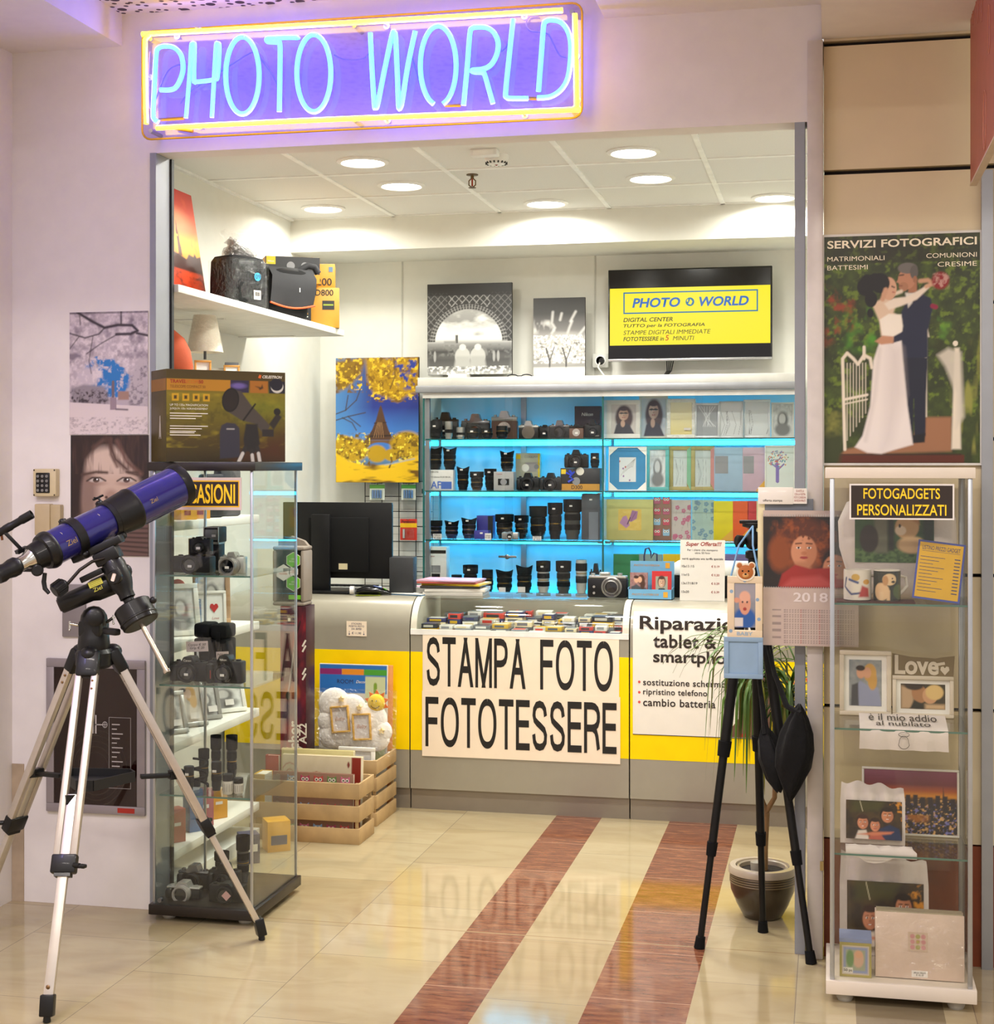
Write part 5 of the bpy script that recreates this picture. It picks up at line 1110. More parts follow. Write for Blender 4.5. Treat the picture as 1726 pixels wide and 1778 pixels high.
crate('rear pine slat crate with frames against the yellow counter', c_-.05, d_+.01, 6.62, 6.94, .30, 4, .018)
def album(label, x, y, z, w, h, d, mat, rx=-.08, rz=0., cat='photo album'):
    t = thing('photo_album', label, cat, (x, y, z), rz=rz, rx=rx); B(mat).box(-w/2, w/2, -d/2, -d/2+.003, 0, h, .001).box(-w/2, w/2, d/2-.003, d/2, 0, h, .001).build('cover', t); B(M('album_pages', 'ddd6c4', .7)).box(-w/2+.004, w/2-.002, -d/2+.003, d/2-.003, .003, h-.003).build('pages', t); B(mat).box(-w/2-.002, -w/2+.002, -d/2, d/2, 0, h).build('spine', t); return t
# owl album
t = album('brown spiral album with a row of colourful owls in the front crate', (a_+b_)/2-.02, 6.315, .012, .37, .285, .02, M('kraft_cover', '8a6450', .6), -.05)
def owl(t, x, z, s, col, y):
    B(M('owl_'+col, col, .6)).prism([(-.5*s, 0), (.5*s, 0), (.55*s, .5*s), (.5*s, 1.15*s), (.25*s, .95*s), (-.25*s, .95*s), (-.5*s, 1.15*s), (-.55*s, .5*s)], y-.0008, y).build('owl_print', t, (x, 0, z))
    o = B(ws)
    for k in (-1, 1): o.lathe([(.2*s, 0), (.2*s, .0004)], 12, (x+k*.22*s, y-.0008, z+.68*s), (x+k*.22*s, -9, z+.68*s))
    o.build('owl_eyes', t); o = B(bkink)
    for k in (-1, 1): o.lathe([(.09*s, 0), (.09*s, .0004)], 10, (x+k*.22*s, y-.0013, z+.68*s), (x+k*.22*s, -9, z+.68*s))
    o.build('owl_pupils', t)
for rrow in range(3):
    for k in range(5): owl(t, -.10+.062*k, .02+.09*rrow+.03*(rrow == 2), .04, ('6a8a4a', 'c86a88', '8aa8c8', 'b04060', 'c04a44')[(k+rrow) % 5], -.0105)
mb = B(chrome_m)
for k in range(11): mb.tube([(-.165+.008*math.cos(a), -.012, .03+.024*k+.004*math.sin(a)) for a in [i*PI/4 for i in range(8)]], .0012, 4, True)
mb.build('wire_binding', t)
p = Pic(110, 80, 'ddd0b0')
p.mix((p.noise(8, 4)-.5)*.8, 'c8b890')
for cx, cy, r0 in ((.18, .35, .16), (.42, .55, .2), (.66, .35, .17), (.85, .6, .14), (.08, .75, .12)):
    pts = [(cx+r0*(1-k/26)*math.cos(k*.5), cy+r0*1.4*(1-k/26)*math.sin(k*.5)) for k in range(24)]; p.line(pts, .007, 'b05a44', .008)
p.rect(.88, 0, 1, 1, '8a2a1c'); 
for k in range(6): p.ell(.84, .1+.16*k, .015, .04, '7a2018', .3)
t = album('cream album with red swirls standing behind the owl album', (a_+b_)/2-.01, 6.40, .012, .37, .345, .03, M('cream_swirl_cover', 'd8c8a4', .6), -.06); p.put('printed_cover', t, .366, .342, (0, -.0156, .001))
t = album('pale gold album at the back of the front crate', (a_+b_)/2-.05, 6.455, .012, .34, .36, .025, M('pale_gold_cover', 'c8bc84', .5), -.05)
t = album('yellow album at the left end of the front crate', a_-.065, 6.36, .012, .05, .27, .1, M('yellow_cover', 'd8a81c', .5), 0)
t = album('red album behind the yellow one in the front crate', a_-.055, 6.455, .012, .06, .33, .025, M('red_cover', 'a03828', .5), 0)
# in the rear crate: white frame, room decor packs, cloud frame
cx_, cy_ = (c_-.05+d_+.01)/2, 6.78
px0, _ = P(590, 1300, 6.70); px1, _ = P(656, 1300, 6.7)
t = thing('framed_photo', 'white frame with a black and white portrait in the rear crate', 'picture frame', ((px0+px1)/2, 6.665, .05)); pbw = Pic(70, 60, 'd4d4d2'); pbw.ell(.45, .5, .26, .3, '48484a', .3); pbw.ell(.48, .42, .16, .22, 'a8a8a6', .3); pbw.ell(.72, .4, .16, .3, '6a6a6a', .4); pbw.mix((pbw.noise(9, 2)-.5), '909090'); make_frame(t, .175, .30, .018, wf, pbw, lean=.05)
# decor pack
p = Pic(116, 150, 'c9c4ba'); p.rect(0, .8, 1, 1, '2a6cb8'); p.rect(.0, .93, .33, .97, '8a2a6a'); p.rect(.33, .93, .66, .97, 'e08a20'); p.rect(.66, .93, 1, .97, '4a9a30'); p.rect(.68, .28, .98, .92, 'c4cca0'); p.rect(.0, .2, .66, .8, 'd0c8bc'); p.ell(.42, .58, .2, .1, '6a9a3c', .2); p.ell(.3, .54, .14, .08, '7aa84a', .2); p.ell(.4, .45, .1, .1, 'a87048', .3); p.ell(.56, .66, .14, .1, 'c02860', .1)
p.line([(.83, .5), (.83, .86)], .05, '7a9a30'); p.ell(.76, .62, .03, .05, '38445a', .2); p.ell(.76, .70, .025, .02, '5a3a28', .2); p.ell(.91, .66, .035, .07, 'c03030', .2); p.ell(.91, .75, .028, .022, '5a3a28', .2); p.rect(.73, .5, .79, .58, '38445a'); p.rect(.88, .5, .94, .6, '2a2a34')
dx0, dz1 = P(556, 1157, 6.9); dx1, _ = P(674, 1157, 6.9)
t = thing('decor_pack', 'blue topped flat pack of wall stickers standing against the yellow counter', 'sticker pack', ((dx0+dx1)/2-.005, 6.885, .014), rx=-.03); hh = dz1
B(M('pack_card', 'd0ccc2', .5)).box(-(dx1-dx0)/2, (dx1-dx0)/2, 0, .012, 0, hh, .001).build('card_pack', t); p.put('printed_front', t, dx1-dx0-.004, hh-.004, (0, -.0008, .002), printmat('carton_print')); text('ROOM', M('navy_ink'), t, -.04, -.0016, hh*.88, w=.08, bold=.02); text('Decor', ws, t, .04, -.0016, hh*.88, w=.05, slant=.3); text('Peel & Stick', ws, t, .025, -.0016, hh*.66, w=.055)
t = thing('decor_pack', 'second flat pack of wall stickers just behind the first, orange edge showing', 'sticker pack', ((dx0+dx1)/2+.012, 6.915, .014), rx=-.03); B(M('orange_pack', 'd08a4a', .5)).box(-(dx1-dx0)/2, (dx1-dx0)/2, 0, .012, 0, hh-.004, .001).build('card_pack', t); panel(t, M('purple_card', '7a4a98', .5), -.1, .0, hh-.03, hh-.006, 0)
# cloud-shaped baby frame in clear bag
mx0, _ = P(545, 1250, 6.70); mx1, mz0 = P(668, 1306, 6.70); _, mz1 = P(600, 1205, 6.70)
cwid, chei = mx1-mx0, mz1-mz0
t = thing('cloud_frame', 'white plush cloud frame with two yellow photo windows wrapped in plastic', 'picture frame', ((mx0+mx1)/2, 6.785, .315), rx=-.06); zb = mz0-.315
plush = M('white_plush', 'f2ece2', .9, bump=.3, bscale=90, sheen=.4)
mb = B(plush)
for fx, fz, r in ((-.30, .75, .23), (-.05, .66, .22), (.22, .5, .24), (.38, .3, .15), (-.38, .45, .16), (-.2, .3, .26), (.12, .22, .26), (.3, .2, .2), (-.34, .2, .18)): mb.ball((fx*cwid, 0, zb+fz*chei), r*cwid, .022, r*cwid*1.0, 20)
mb.build('cloud', t)
fy = M('yellow_felt', 'd8a848', .8)
for fx, fz, ry_ in ((-.19, .50, .06), (.12, .38, .02)):
    o = B(fy).frame(-.045, .045, -.062, .062, .008, -.035, -.02, .001).build('window_frame', t, (fx*cwid, 0, zb+fz*chei), ry=-ry_-.05); B(M('paper_insert', 'd8d0cc', .6)).box(-.038, .038, -.026, -.022, -.055, .055).build('insert', o, smooth=0); text('Baby', M('pink_ink', 'c89a80', .6), o, 0, -.027, .0, w=.05, slant=.3)
star = [(math.cos(PI/2+k*PI/5)*(1 if k % 2 == 0 else .5), math.sin(PI/2+k*PI/5)*(1 if k % 2 == 0 else .5)) for k in range(10)]
for fx, fz in ((-.18, .86), (.08, .72), (.40, .32)): B(M('pale_star', 'e8cc8c', .7)).prism([(x*.015, z*.015) for x, z in star], -.034, -.02).build('star', t, (fx*cwid, 0, zb+fz*chei))
sx_, sz_ = .30, .80
mb = B(M('orange_felt', 'd86a1c', .8))
for k in range(10): a = k*PI/5; mb.at((sx_*cwid, .004, zb+sz_*chei), ry=a).prism([(-.014, .036), (.014, .036), (0, .062)], -.008, .0)
sun = mb.build('sun_rays', t); B(M('yellow_plush', 'e6c01c', .8, sheen=.3)).ball((sx_*cwid, -.004, zb+sz_*chei), .043, .022, .043, 22).build('sun', t)
mb = B(bkink); mb.tube([(sx_*cwid+.024*math.cos(a), -.0275+.004*abs(math.cos(a)), zb+sz_*chei+.022*math.sin(a)) for a in [PI*1.15+k*PI*.07 for k in range(11)]], .0012, 5)
for k in (-1, 1): mb.ball((sx_*cwid+k*.01-.004, -.0265, zb+sz_*chei+.012), .0028, .001, .0035, 8)
mb.build('smile', t)
B(film('clear_bag')).box(-cwid*.56, cwid*.62, -.042, -.041, zb-.03, zb+chei*1.05).build('plastic_wrap', t)
B(M('cardboard_support', 'b8a88c', .7)).box(-.08, .08, .0, .012, -.3, zb+.02).build('support_card', t)
# tall maroon telescope carton and taupe case upon it
ax0, _ = P(484, 1100, 6.6); ax1, _ = P(529, 1100, 6.6)
p = Pic(46, 210, '3a1020')
n = p.noise(4, 7, 4, 14); p.mix((n-.35)*2, '7a1c30'); p.mix((p.noise(3, 9, 3, 10)-.55)*3, 'b02a34'); p.grad([(0, '160810'), (.3, '3a1222'), (1, '2c0e1c')], m=np.where(p.V < .3, .7, .15)); p.ell(.4, .6, .3, .04, 'd0782c', .9, m=.6); p.ell(.35, .52, .4, .06, '30204c', .8, m=.7)
p.line([(.78, .93), (.6, .86), (.52, .78)], .05, '17151a', .04); p.line([(.6, .86), (.35, .63), (.3, .6)], .045, 'b0a8a4', .03); p.line([(.62, .85), (.38, .62)], .02, '1c181c', .02); p.ell(.3, .585, .09, .02, '2a2e28', .2); p.line([(.5, .8), (.7, .72)], .03, '141216', .04)
t = thing('telescope_box', 'tall narrow maroon telescope carton standing behind the album crate', 'carton', ((ax0+ax1)/2, 6.68, 0)); W_ = ax1-ax0
B(M('maroon_card', '34121e', .4)).box(-W_/2, W_/2, -.06, .06, 0, 1.0, .002).build('carton', t); p.put('printed_front', t, W_-.002, .996, (0, -.061, .002), printmat('carton_print'))
text('Skywatcher', ws, t, W_*.08, -.0616, .30, w=.34, bold=.02, ry=-PI/2); text('BK 707 AZ2', ws, t, W_*.38, -.0616, .33, w=.26, bold=.025, ry=-PI/2)
B(ws).lathe([(.012, 0), (.016, 0), (.016, .0005), (.012, .0005)], 18, (-W_*.22, -.0612, .33), (-W_*.22, -9, .33)).box(-W_*.2, -W_*.1, -.0616, -.0612, .93, .945).build('emblem', t)
for z in (.66, .685, .79, .815): B(ws).bar((W_*.36, -.0614, z), (W_*.49, -.0614, z+.03), .001, .008).build('stripe_print', t)
tx0, _ = P(478, 1000, 6.66); tx1, tz1 = P(533, 932, 6.66)
t = thing('carrying_case', 'taupe hard case with clear window and green hexagon stickers on the maroon carton', 'case', ((tx0+tx1)/2, 6.68, 1.001)); W_ = tx1-tx0; Hh = tz1-1.0
tau = M('taupe_plastic', '8a7f74', .5)
rr = .03; pts = [(W_/2-rr+rr*math.cos(a), rr+rr*math.sin(a)) for a in (-PI/2, -PI/4, 0)]+[(W_/2, Hh*.78), (W_/2-.008, Hh*.82), (W_/2-.03, Hh*.84)]
mb = B(tau).frame(-W_/2, W_/2, 0, Hh*.86, .018, -.06, .06, .008); mb.prism([(-W_/2, Hh*.84), (W_/2-.004, Hh*.84), (W_/2-.03, Hh*.93), (-W_*.1, Hh), (-W_*.16, Hh*.95), (-W_/2, Hh*.95)], .02, .05); mb.build('shell', t)
B(M('dark_inside', '33302c', .6)).box(-W_/2+.016, W_/2-.016, .03, .04, .016, Hh*.85).build('backing', t); B(glass('blister', (.9, .92, .9), .8, .08)).box(-W_/2+.016, W_/2-.016, -.052, -.05, .016, Hh*.85).build('window', t)
hexa = [(math.cos(PI/6+k*PI/3), math.sin(PI/6+k*PI/3)) for k in range(6)]
lime = M('lime_sticker', '6ab81c', .5)
for hx_, hz_, r, m_ in ((.15, .66, .036, lime), (.15, .33, .036, lime), (.15, .495, .024, stick_m), (-.16, .48, .036, stick_m)):
    o = B(ws).prism([(x*r*1.08, z*r*1.08) for x, z in hexa], -.0006, 0).m(m_).prism([(x*r, z*r) for x, z in hexa], -.0012, -.0006).build('hexagon_sticker', t, (hx_*W_, -.0525, hz_*Hh), smooth=0)
    text('100x\nPOWER', ws if m_ is lime else M('orange_ink'), o, 0, -.0016, 0, w=r*1.1)
panel(t, lime, .0, W_*.4, .03, .05, -.0525, 'green_label')
# ------------------------------------------------------------------ sales counter: three units
CF = 7.0; CT = 1.012
cnt_m = M('warm_grey_laminate', '9d9788', .28, .15, coat=.35, var=.02); kick_m = M('grey_plinth', '8c8275', .4, .3, var=.03); yb_m = M('counter_yellow', 'fcd800', .45, spec=.2, var=.05, scale=5)
xa, _ = P(712, 1100, CF); xb, _ = P(1093, 1100, CF)
def curve_profile(z0, R=.15, n=8): return [(CF+R-R*math.cos(k*PI/2/n), z0+R*math.sin(k*PI/2/n)) for k in range(n+1)]
def unit(label, x0, x1, kind):
    t = thing('counter_unit', label, 'counter', ((x0+x1)/2, CF, 0)); w = (x1-x0)/2-.003
    B(kick_m).box(-w, w, .015, .55, 0, .098).build('kick_plate', t)
    if kind == 'solid':
        pr = [(y-CF, z) for y, z in curve_profile(CT-.15)]; pr = [(.0, .10)]+pr+[(.56, CT), (.56, .10)]
        mb = B(cnt_m); n = len(pr); mb.raw([(-w, y, z) for y, z in pr]+[(w, y, z) for y, z in pr], [tuple(range(n)), tuple(range(2*n-1, n-1, -1))]+[(i, (i+1) % n, n+(i+1) % n, n+i) for i in range(n)]); mb.build('body', t)
    B(yb_m).box(-w, w, -.0012, 0, .285, .757).build('yellow_band', t, smooth=0)
    return t, w
ul, wl = unit('left counter unit with plain rounded grey front and yellow band', -2.93, xa, 'solid')
ur, wr = unit('right counter unit with plain rounded grey front beside the entrance', xb, XR-.02, 'solid')
um, wm = unit('middle counter unit with curved glass showcase top', xa, xb, 'glass')
B(cnt_m).box(-wm, wm, 0, .56, .10, .845).build('body', um); B(cnt_m).box(-wm, wm, .46, .56, .845, CT-.01).build('rear_panel', um)
B(M('white_liner', 'd8d6cc', .5)).box(-wm+.02, wm-.02, .01, .46, .845, .85).build('showcase_floor', um); B(whitep_m).box(-wm, wm, -.004, .006, .84, .866).build('front_edge_strip', um)
for s_ in (-1, 1):
    pr = [(0, .845)]+[(y-CF, z) for y, z in curve_profile(.862)]+[(.46, CT), (.46, .845)]; n = len(pr); a0, a1 = (s_*wm, s_*(wm-.03)); mb = B(M('cream_cheek', 'd4cfbe', .35, coat=.3)); mb.raw([(a0, y, z) for y, z in pr]+[(a1, y, z) for y, z in pr], [tuple(range(n)), tuple(range(2*n-1, n-1, -1))]+[(i, (i+1) % n, n+(i+1) % n, n+i) for i in range(n)]); mb.build('end_cheek', um)
pr = [(y-CF, z) for y, z in curve_profile(.862, n=14)]+[(.47, CT)]
mb = B(glass('counter_glass', (.93, .97, .95), 1., .015)); rs = [[(-wm+.031, y, z), (wm-.031, y, z)] for y, z in pr]; mb.rings(rs, False, False); mb.build('curved_glass', um)
# showcase stock: little blister packs and cartons in heaps
cols = ['b8b4a8', '3a3c44', 'd8c8a0', '2a2e5c', 'c0382c', 'd8d4cc', '6a6c70', 'c8a020', '22242c', '8a8c90', 'e0dcd4', '48505c']
PM = [M('pack_tone%d' % k, c, .35, coat=.3) for k, c in enumerate(cols)]
random.seed(11); k = 0
where = ['left end', 'left part', 'middle left', 'middle', 'middle right', 'right part', 'right end']
for iy, yy in enumerate((7.055, 7.15, 7.25, 7.36)):
    x = xa+.05
    while x < xb-.09:
        w = random.uniform(.055, .105); x0 = x+w/2; lv = random.choice((1, 2, 3, 3)) if iy else random.choice((1, 2, 2))
        z = .8505
        if iy == 0 and lv > 2: lv = 2
        c = random.randrange(len(PM))
        for q in range(lv):
            hh = random.uniform(.012, .024) if iy == 0 else random.uniform(.018, .032)
            if z+hh > (.90 if iy == 0 else .975): break
            ww = where[min(6, int((x0-xa)/(xb-xa)*7))]; rown = ('front row', 'second row', 'third row', 'back row')[iy]
            tone = {'b8b4a8': 'pale grey', '3a3c44': 'dark', 'd8c8a0': 'cream', '2a2e5c': 'navy', 'c0382c': 'red', 'd8d4cc': 'off-white', '6a6c70': 'mid grey', 'c8a020': 'yellow', '22242c': 'black', '8a8c90': 'silvery', 'e0dcd4': 'white', '48505c': 'slate'}[cols[(c+q*(q > 0)) % 12]]
            t = thing('accessory_pack', f'{tone} accessory pack, {("bottom", "second", "third")[q]} of its pile, {rown}, {ww} of the counter showcase', 'accessory pack', (x0+random.uniform(-.004, .004), yy, z), rz=random.uniform(-.06, .06), group='small packs in the counter showcase')
            mt = PM[(c+q*(q > 0)) % 12]; B(mt).box(-w/2, w/2, -.035, .035, 0, hh, .001).build('carton', t); B(PM[(c+q+4) % 12]).box(-w*.35, w*.25, -.0356, -.035, hh*.25, hh*.75).build('label', t, smooth=0)
            B(PM[(c+q+7) % 12]).box(-w*.4, w*.4, -.03, .03, hh, hh+.0004).build('top_print', t, smooth=0); z += hh+.0006
        x += w+.012; k += 1
# ------------------------------------------------------------------ signs on the counter
paper_m = M('pinkish_paper', 'f4e2ca', .55, var=.02); ink = M('black_vinyl', '17130f', .5)
def sheet(name, label, u0, u1, z0, z1, mat, Y=CF-.0025, cat='sign'):
    x0, _ = P(u0, 1100, Y); x1, _ = P(u1, 1100, Y); t = thing(name, label, cat, ((x0+x1)/2, Y, z0)); B(mat).box(-(x1-x0)/2, (x1-x0)/2, -.0006, 0, 0, z1-z0).build('sheet', t, smooth=0); return t, x1-x0, z1-z0
zA = P(733, 1092, CF)[1]; zB = P(733, 1200, CF)[1]; zC = P(733, 1312, CF)[1]
t, w, h = sheet('paper_sign', 'upper white paper sign STAMPA FOTO on the middle counter unit', 734, 1075, zB, zA-.004, paper_m)
nib_text('STAMPA', ink, t, -w*.5+w*.02+w*.255, -.0009, h*.49, w*.51, h*.80); nib_text('FOTO', ink, t, w*.5-w*.03-w*.1825, -.0009, h*.49, w*.365, h*.80)
t, w, h = sheet('paper_sign', 'lower white paper sign FOTOTESSERE on the middle counter unit', 733, 1077, zC, zB+.003, paper_m, CF-.004)
nib_text('FOTOTESSERE', ink, t, 0, -.0009, h*.53, w*.965, h*.76)
# repair poster, following the rounded front
x0, zb = P(1099, 1274, CF); x1, _ = P(1338, 1274, CF); w = x1-x0
t = thing('poster', 'white repair poster Riparazione tablet & smartphone on the right counter unit', 'poster', ((x0+x1)/2, CF-.0025, 0))
pr = [(-.0, zb), (-.0, .862)]+[(y-CF-.0, z+.0005) for y, z in curve_profile(.862)[1:5]]
B(M('white_poster_paper', 'ece6da', .4, coat=.3, var=.02)).rings([[(-w/2, y, z), (w/2, y, z)] for y, z in pr], False, False).build('sheet', t)
ptop = P(1100, 1062, CF)[1]
def zz(v): return P(1150, v, CF)[1]
br = M('taupe_print', '6a4a3c', .5)
dk = M('dark_brown_ink', '2c211c', .5)
text('Riparazione', dk, t, -w/2+.032, -.001, (zz(1070)+zz(1096))/2-.005, h=.082, w=.56, bold=.022, left=True)
text('tablet &', dk, t, -w/2+.095, -.001, zz(1113), h=.063, bold=.022, left=True, space=1.05); text('smartphone', dk, t, -w/2+.095, -.001, zz(1140)-.008, h=.072, w=.42, bold=.022, left=True)
for k, (sx, v) in enumerate((('sostituzione schermo', 1185), ('ripristino telefono', 1203), ('cambio batteria', 1220))):
    text(sx, dk, t, -w/2+.048, -.001, zz(v), h=.036 if k else .03, bold=.015, left=True, space=1.06); B(M('red_bullet', 'd8504a', .5)).lathe([(.006, 0), (.006, .0005)], 14, (-w/2+.03, -.0008, zz(v)), (-w/2+.03, -9, zz(v))).build('bullet', t)
B(br).prism([(w*.17, zb+.002), (w*.5, zb+.002), (w*.5, zb+.34), (w*.28, zb+.095)], -.0008, 0).build('brown_corner', t, smooth=0); B(rd).box(w*.28, w*.34, -.0012, -.0008, zb+.004, zb+.02).build('red_mark', t, smooth=0); B(dk).box(-w/2, w/2, -.0009, 0, zb-.003, zb).build('bottom_edge', t, smooth=0)
x0, zt = P(1353, 1158, CF); x1 = x0+.2; zb = P(1353, 1325, CF)[1]
t = thing('flyer', 'yellow flyer with red border at the right end of the counter front', 'flyer', ((x0+x1)/2, CF-.0025, zb)); w, h = x1-x0, zt-zb
B(M('yellow_paper', 'ecd428', .5)).box(-w/2, w/2, -.0006, 0, 0, h).build('sheet', t, smooth=0); B(rd).frame(-w/2+.012, w/2-.012, .012, h-.012, .0018, -.0012, -.0006).build('red_border', t, smooth=0)
text('NUOVO', M('red_ink2', 'd84018', .5), t, 0, -.0012, h*.86, w=w*.7, bold=.03, slant=.2); text('RIVERSAMENTO', bkink, t, .0, -.0012, h*.7, w=w*.76); text('VHS - MINI DV\nVIDEO 8 - SUPER 8\nSU DVD E ALTRO', M('orange_ink'), t, 0, -.0012, h*.52, w=w*.7)
text('da cassetta a digitale\nchiedi in negozio', bkink, t, 0, -.0012, h*.26, w=w*.7)
x0, z1 = P(602, 1078, CF); x1, z0 = P(637, 1105, CF)
t = thing('price_note', 'small handwritten price note taped to the left counter unit', 'note', ((x0+x1)/2, CF-.0025, z0)); w, h = x1-x0, z1-z0
B(paper_m).box(-w/2, w/2, -.0006, 0, 0, h).build('sheet', t, smooth=0)
blue = M('blue_pen', '2c3060', .5); text('STICKERS\nPORTA FOTO\nDA BIMBI', blue, t, 0, -.001, h*.66, w=w*.76, h=h*.46, slant=.1); text('€ 11,90', blue, t, 0, -.001, h*.2, w=w*.46)
for s_ in (-1, 1): B(blue).box(s_*w*.36-.0008, s_*w*.36+.0008, -.001, -.0006, h*.12, h*.34).prism([(s_*w*.36-.004, h*.16), (s_*w*.36+.004, h*.16), (s_*w*.36, h*.06)], -.001, -.0006).build('arrow', t, smooth=0)
# ------------------------------------------------------------------ on the counter
cz = CT+.0006
x0, z1 = P(486, 872, 7.2); x1, _ = P(676, 872, 7.2)
_, z0 = P(600, 1005, 7.2)
t = thing('computer_monitor', 'large black computer monitor seen from behind on the left counter', 'monitor', ((x0+x1)/2, 7.25, cz)); w = x1-x0
B(blk_m).box(-w/2, w/2, -.008, .012, z0-cz, z1-cz, .004).build('screen_housing', t); B(mat_blk).box(-w*.25, w*.30, -.03, -.008, z0-cz+.03, z1-cz-.075, .006).build('back_bulge', t)
B(blk_m).box(-w*.21, -w*.04, -.055, -.03, .01, z1-cz-.06, .004).build('stand_column', t); B(blk_m).box(-w*.34, w*.16, -.1, .1, 0, .014, .005).build('stand_foot', t); B(M('cream_label', 'c8bc98', .6)).box(w*.03, w*.11, -.0306, -.03, z0-cz+.045, z0-cz+.075).build('rating_label', t, smooth=0)
B(M('screen_glow_edge', '1c4a60', .4)).box(w/2-.001, w/2+.001, .004, .012, z0-cz+.01, z1-cz-.01).build('bezel_edge', t)
x0, z1 = P(671, 968, 7.2); x1, _ = P(714, 968, 7.2)
t = thing('loudspeaker', 'small black desktop loudspeaker beside the monitor', 'speaker', ((x0+x1)/2+.005, 7.26, cz), rz=.12); w = x1-x0; h = z1-cz
B(M('black_ash_vinyl', '252629', .6, var=.1)).box(-w/2+.004, w/2-.004, -.06, .06, 0, h, .002).build('cabinet', t); B(mat_blk).box(-w/2+.008, w/2-.008, .06, .066, .006, h-.006, .002).build('front_grille', t)
t = thing('tissue_box', 'white keyboard tray with papers behind the card terminal', 'keyboard', (P(600, 1000, 7.33)[0], 7.40, cz)); B(whitep_m).box(-.16, .16, -.05, .04, 0, .022, .004).build('tray', t)
mb = B(mat_blk)
for r in range(4):
    for k in range(14): mb.box(-.15+k*.0215, -.15+k*.0215+.018, -.045+r*.02, -.03+r*.02, .022, .028)
mb.build('keys', t)
t.name = 'keyboard'; t['label'] = 'white keyboard with dark keys on the counter behind the card terminal'
t = thing('card_terminal', 'black hand-held card terminal with small coloured screen on the left counter', 'card terminal', (P(641, 1020, 7.11)[0], 7.16, cz), rz=.15)
rs = []
for x, z, r in ((-.085, .018, .014), (-.075, .03, .03), (-.03, .044, .036), (.03, .04, .035), (.07, .026, .03), (.095, .012, .016)): rs.append([(x, math.cos(a)*r, max(.002, z*.55+z*.5*math.sin(a))) for a in [2*PI*k/20 for k in range(20)]])
B(blks_m).rings(rs).build('body', t); B(M('terminal_screen', '6a80c0', .2)).bar((.01, -.018, .046), (.052, -.018, .036), .02, .002).build('screen', t); B(M('green_key', '5ab020', .5)).bar((.06, -.02, .034), (.075, -.02, .026), .01, .002).build('green_key', t); B(M('red_card')).bar((.055, -.02, .0365), (.06, -.02, .034), .01, .002).build('red_key', t); B(stick_m).lathe([(.02, 0), (.02, .02)], 20, (-.09, 0, .022), (-1, 0, .022)).build('paper_roll', t)
t = thing('leaflet', 'yellow green leaflet under the card terminal', 'leaflet', (P(635, 1033, 7.1)[0], 7.165, cz-.0004), rz=.1); B(M('lime_paper', 'a8b81c', .5)).box(-.06, .06, -.05, .05, 0, .0012).build('sheet', t); B(bkink).box(-.05, .05, -.045, -.02, .0012, .0015).build('dark_print', t); t.location.z = CT+.0002
for ch in bpy.data.objects: pass
t = thing('leaflet', 'white folded leaflet with blue edge lying on the counter edge', 'leaflet', (P(705, 1030, 7.12)[0], 7.2, cz), rz=-.3); B(M('white_paper')).box(-.09, .09, -.045, .045, .006, .008).build('top_sheet', t); B(M('photo_blue')).box(-.085, .09, -.044, .046, 0, .0055).build('lower_sheets', t)
# magazines
xm, _ = P(785, 1025, 7.2); random.seed(5); z = CT+.0008
mc = [('magazine_grey', 'c4c0b8', 'grey catalogue, lowest of the magazine pile'), ('magazine_white', 'dcd8d0', 'white catalogue, second in the magazine pile'), ('magazine_black', '2c2a28', 'black catalogue in the magazine pile'), ('magazine_yellow', 'd8b820', 'yellow edged magazine in the magazine pile'), ('magazine_red', 'b05048', 'red magazine near the top of the magazine pile'), ('magazine_multi', 'c8a0b8', 'colourful magazine on top of the pile on the counter')]
for k, (nm, c, lb) in enumerate(mc):
    t = thing('magazine', lb, 'magazine', (xm+random.uniform(-.012, .012)-(.02 if k > 3 else 0), 7.27+random.uniform(-.01, .01), z), rz=random.uniform(-.12, .1), group='magazines piled on the counter'); th = (.018, .016, .011, .010, .008, .007)[k]
    B(M(nm, c, .35, coat=.3)).box(-.15, .15, -.1, .1, 0, th, .001).build('pages', t)
    pp = Pic(50, 34, c); pp.mix((pp.noise(5, k)-.4)*2, ('e0c8a0', '4a78b8', 'c04040', 'e8e0d0', '3a88b0', 'e06a3c')[k]); pp.mix((pp.noise(7, k+20)-.5)*3, ('ffffff', '802020', '60a0c0', '30406a', 'f0d040', '2878c0')[k])
    o = link('cover', pp.mesh(.296, .196, printmat('carton_print')), t, (0, -.098, th+.0006), rx=-PI/2); z += th+.0012
for k, (du, dY, lb) in enumerate(((-35, .06, 'white brochures with pink print left of the magazine pile'),)):
    t = thing('brochure_pile', lb, 'brochures', (xm-.235, 7.36, CT+.0008), rz=.2); mb = B(M('white_paper'))
    for q in range(5): mb.at((0, 0, q*.006), rz=.06*q).box(-.075, .075, -.06, .06, 0, .004)
    mb.m(M('pink_print', 'c08098', .5)).at((0, 0, .0285), rz=.24).box(-.05, .05, -.04, .02, 0, .0006); mb.build('sheets', t, smooth=0)
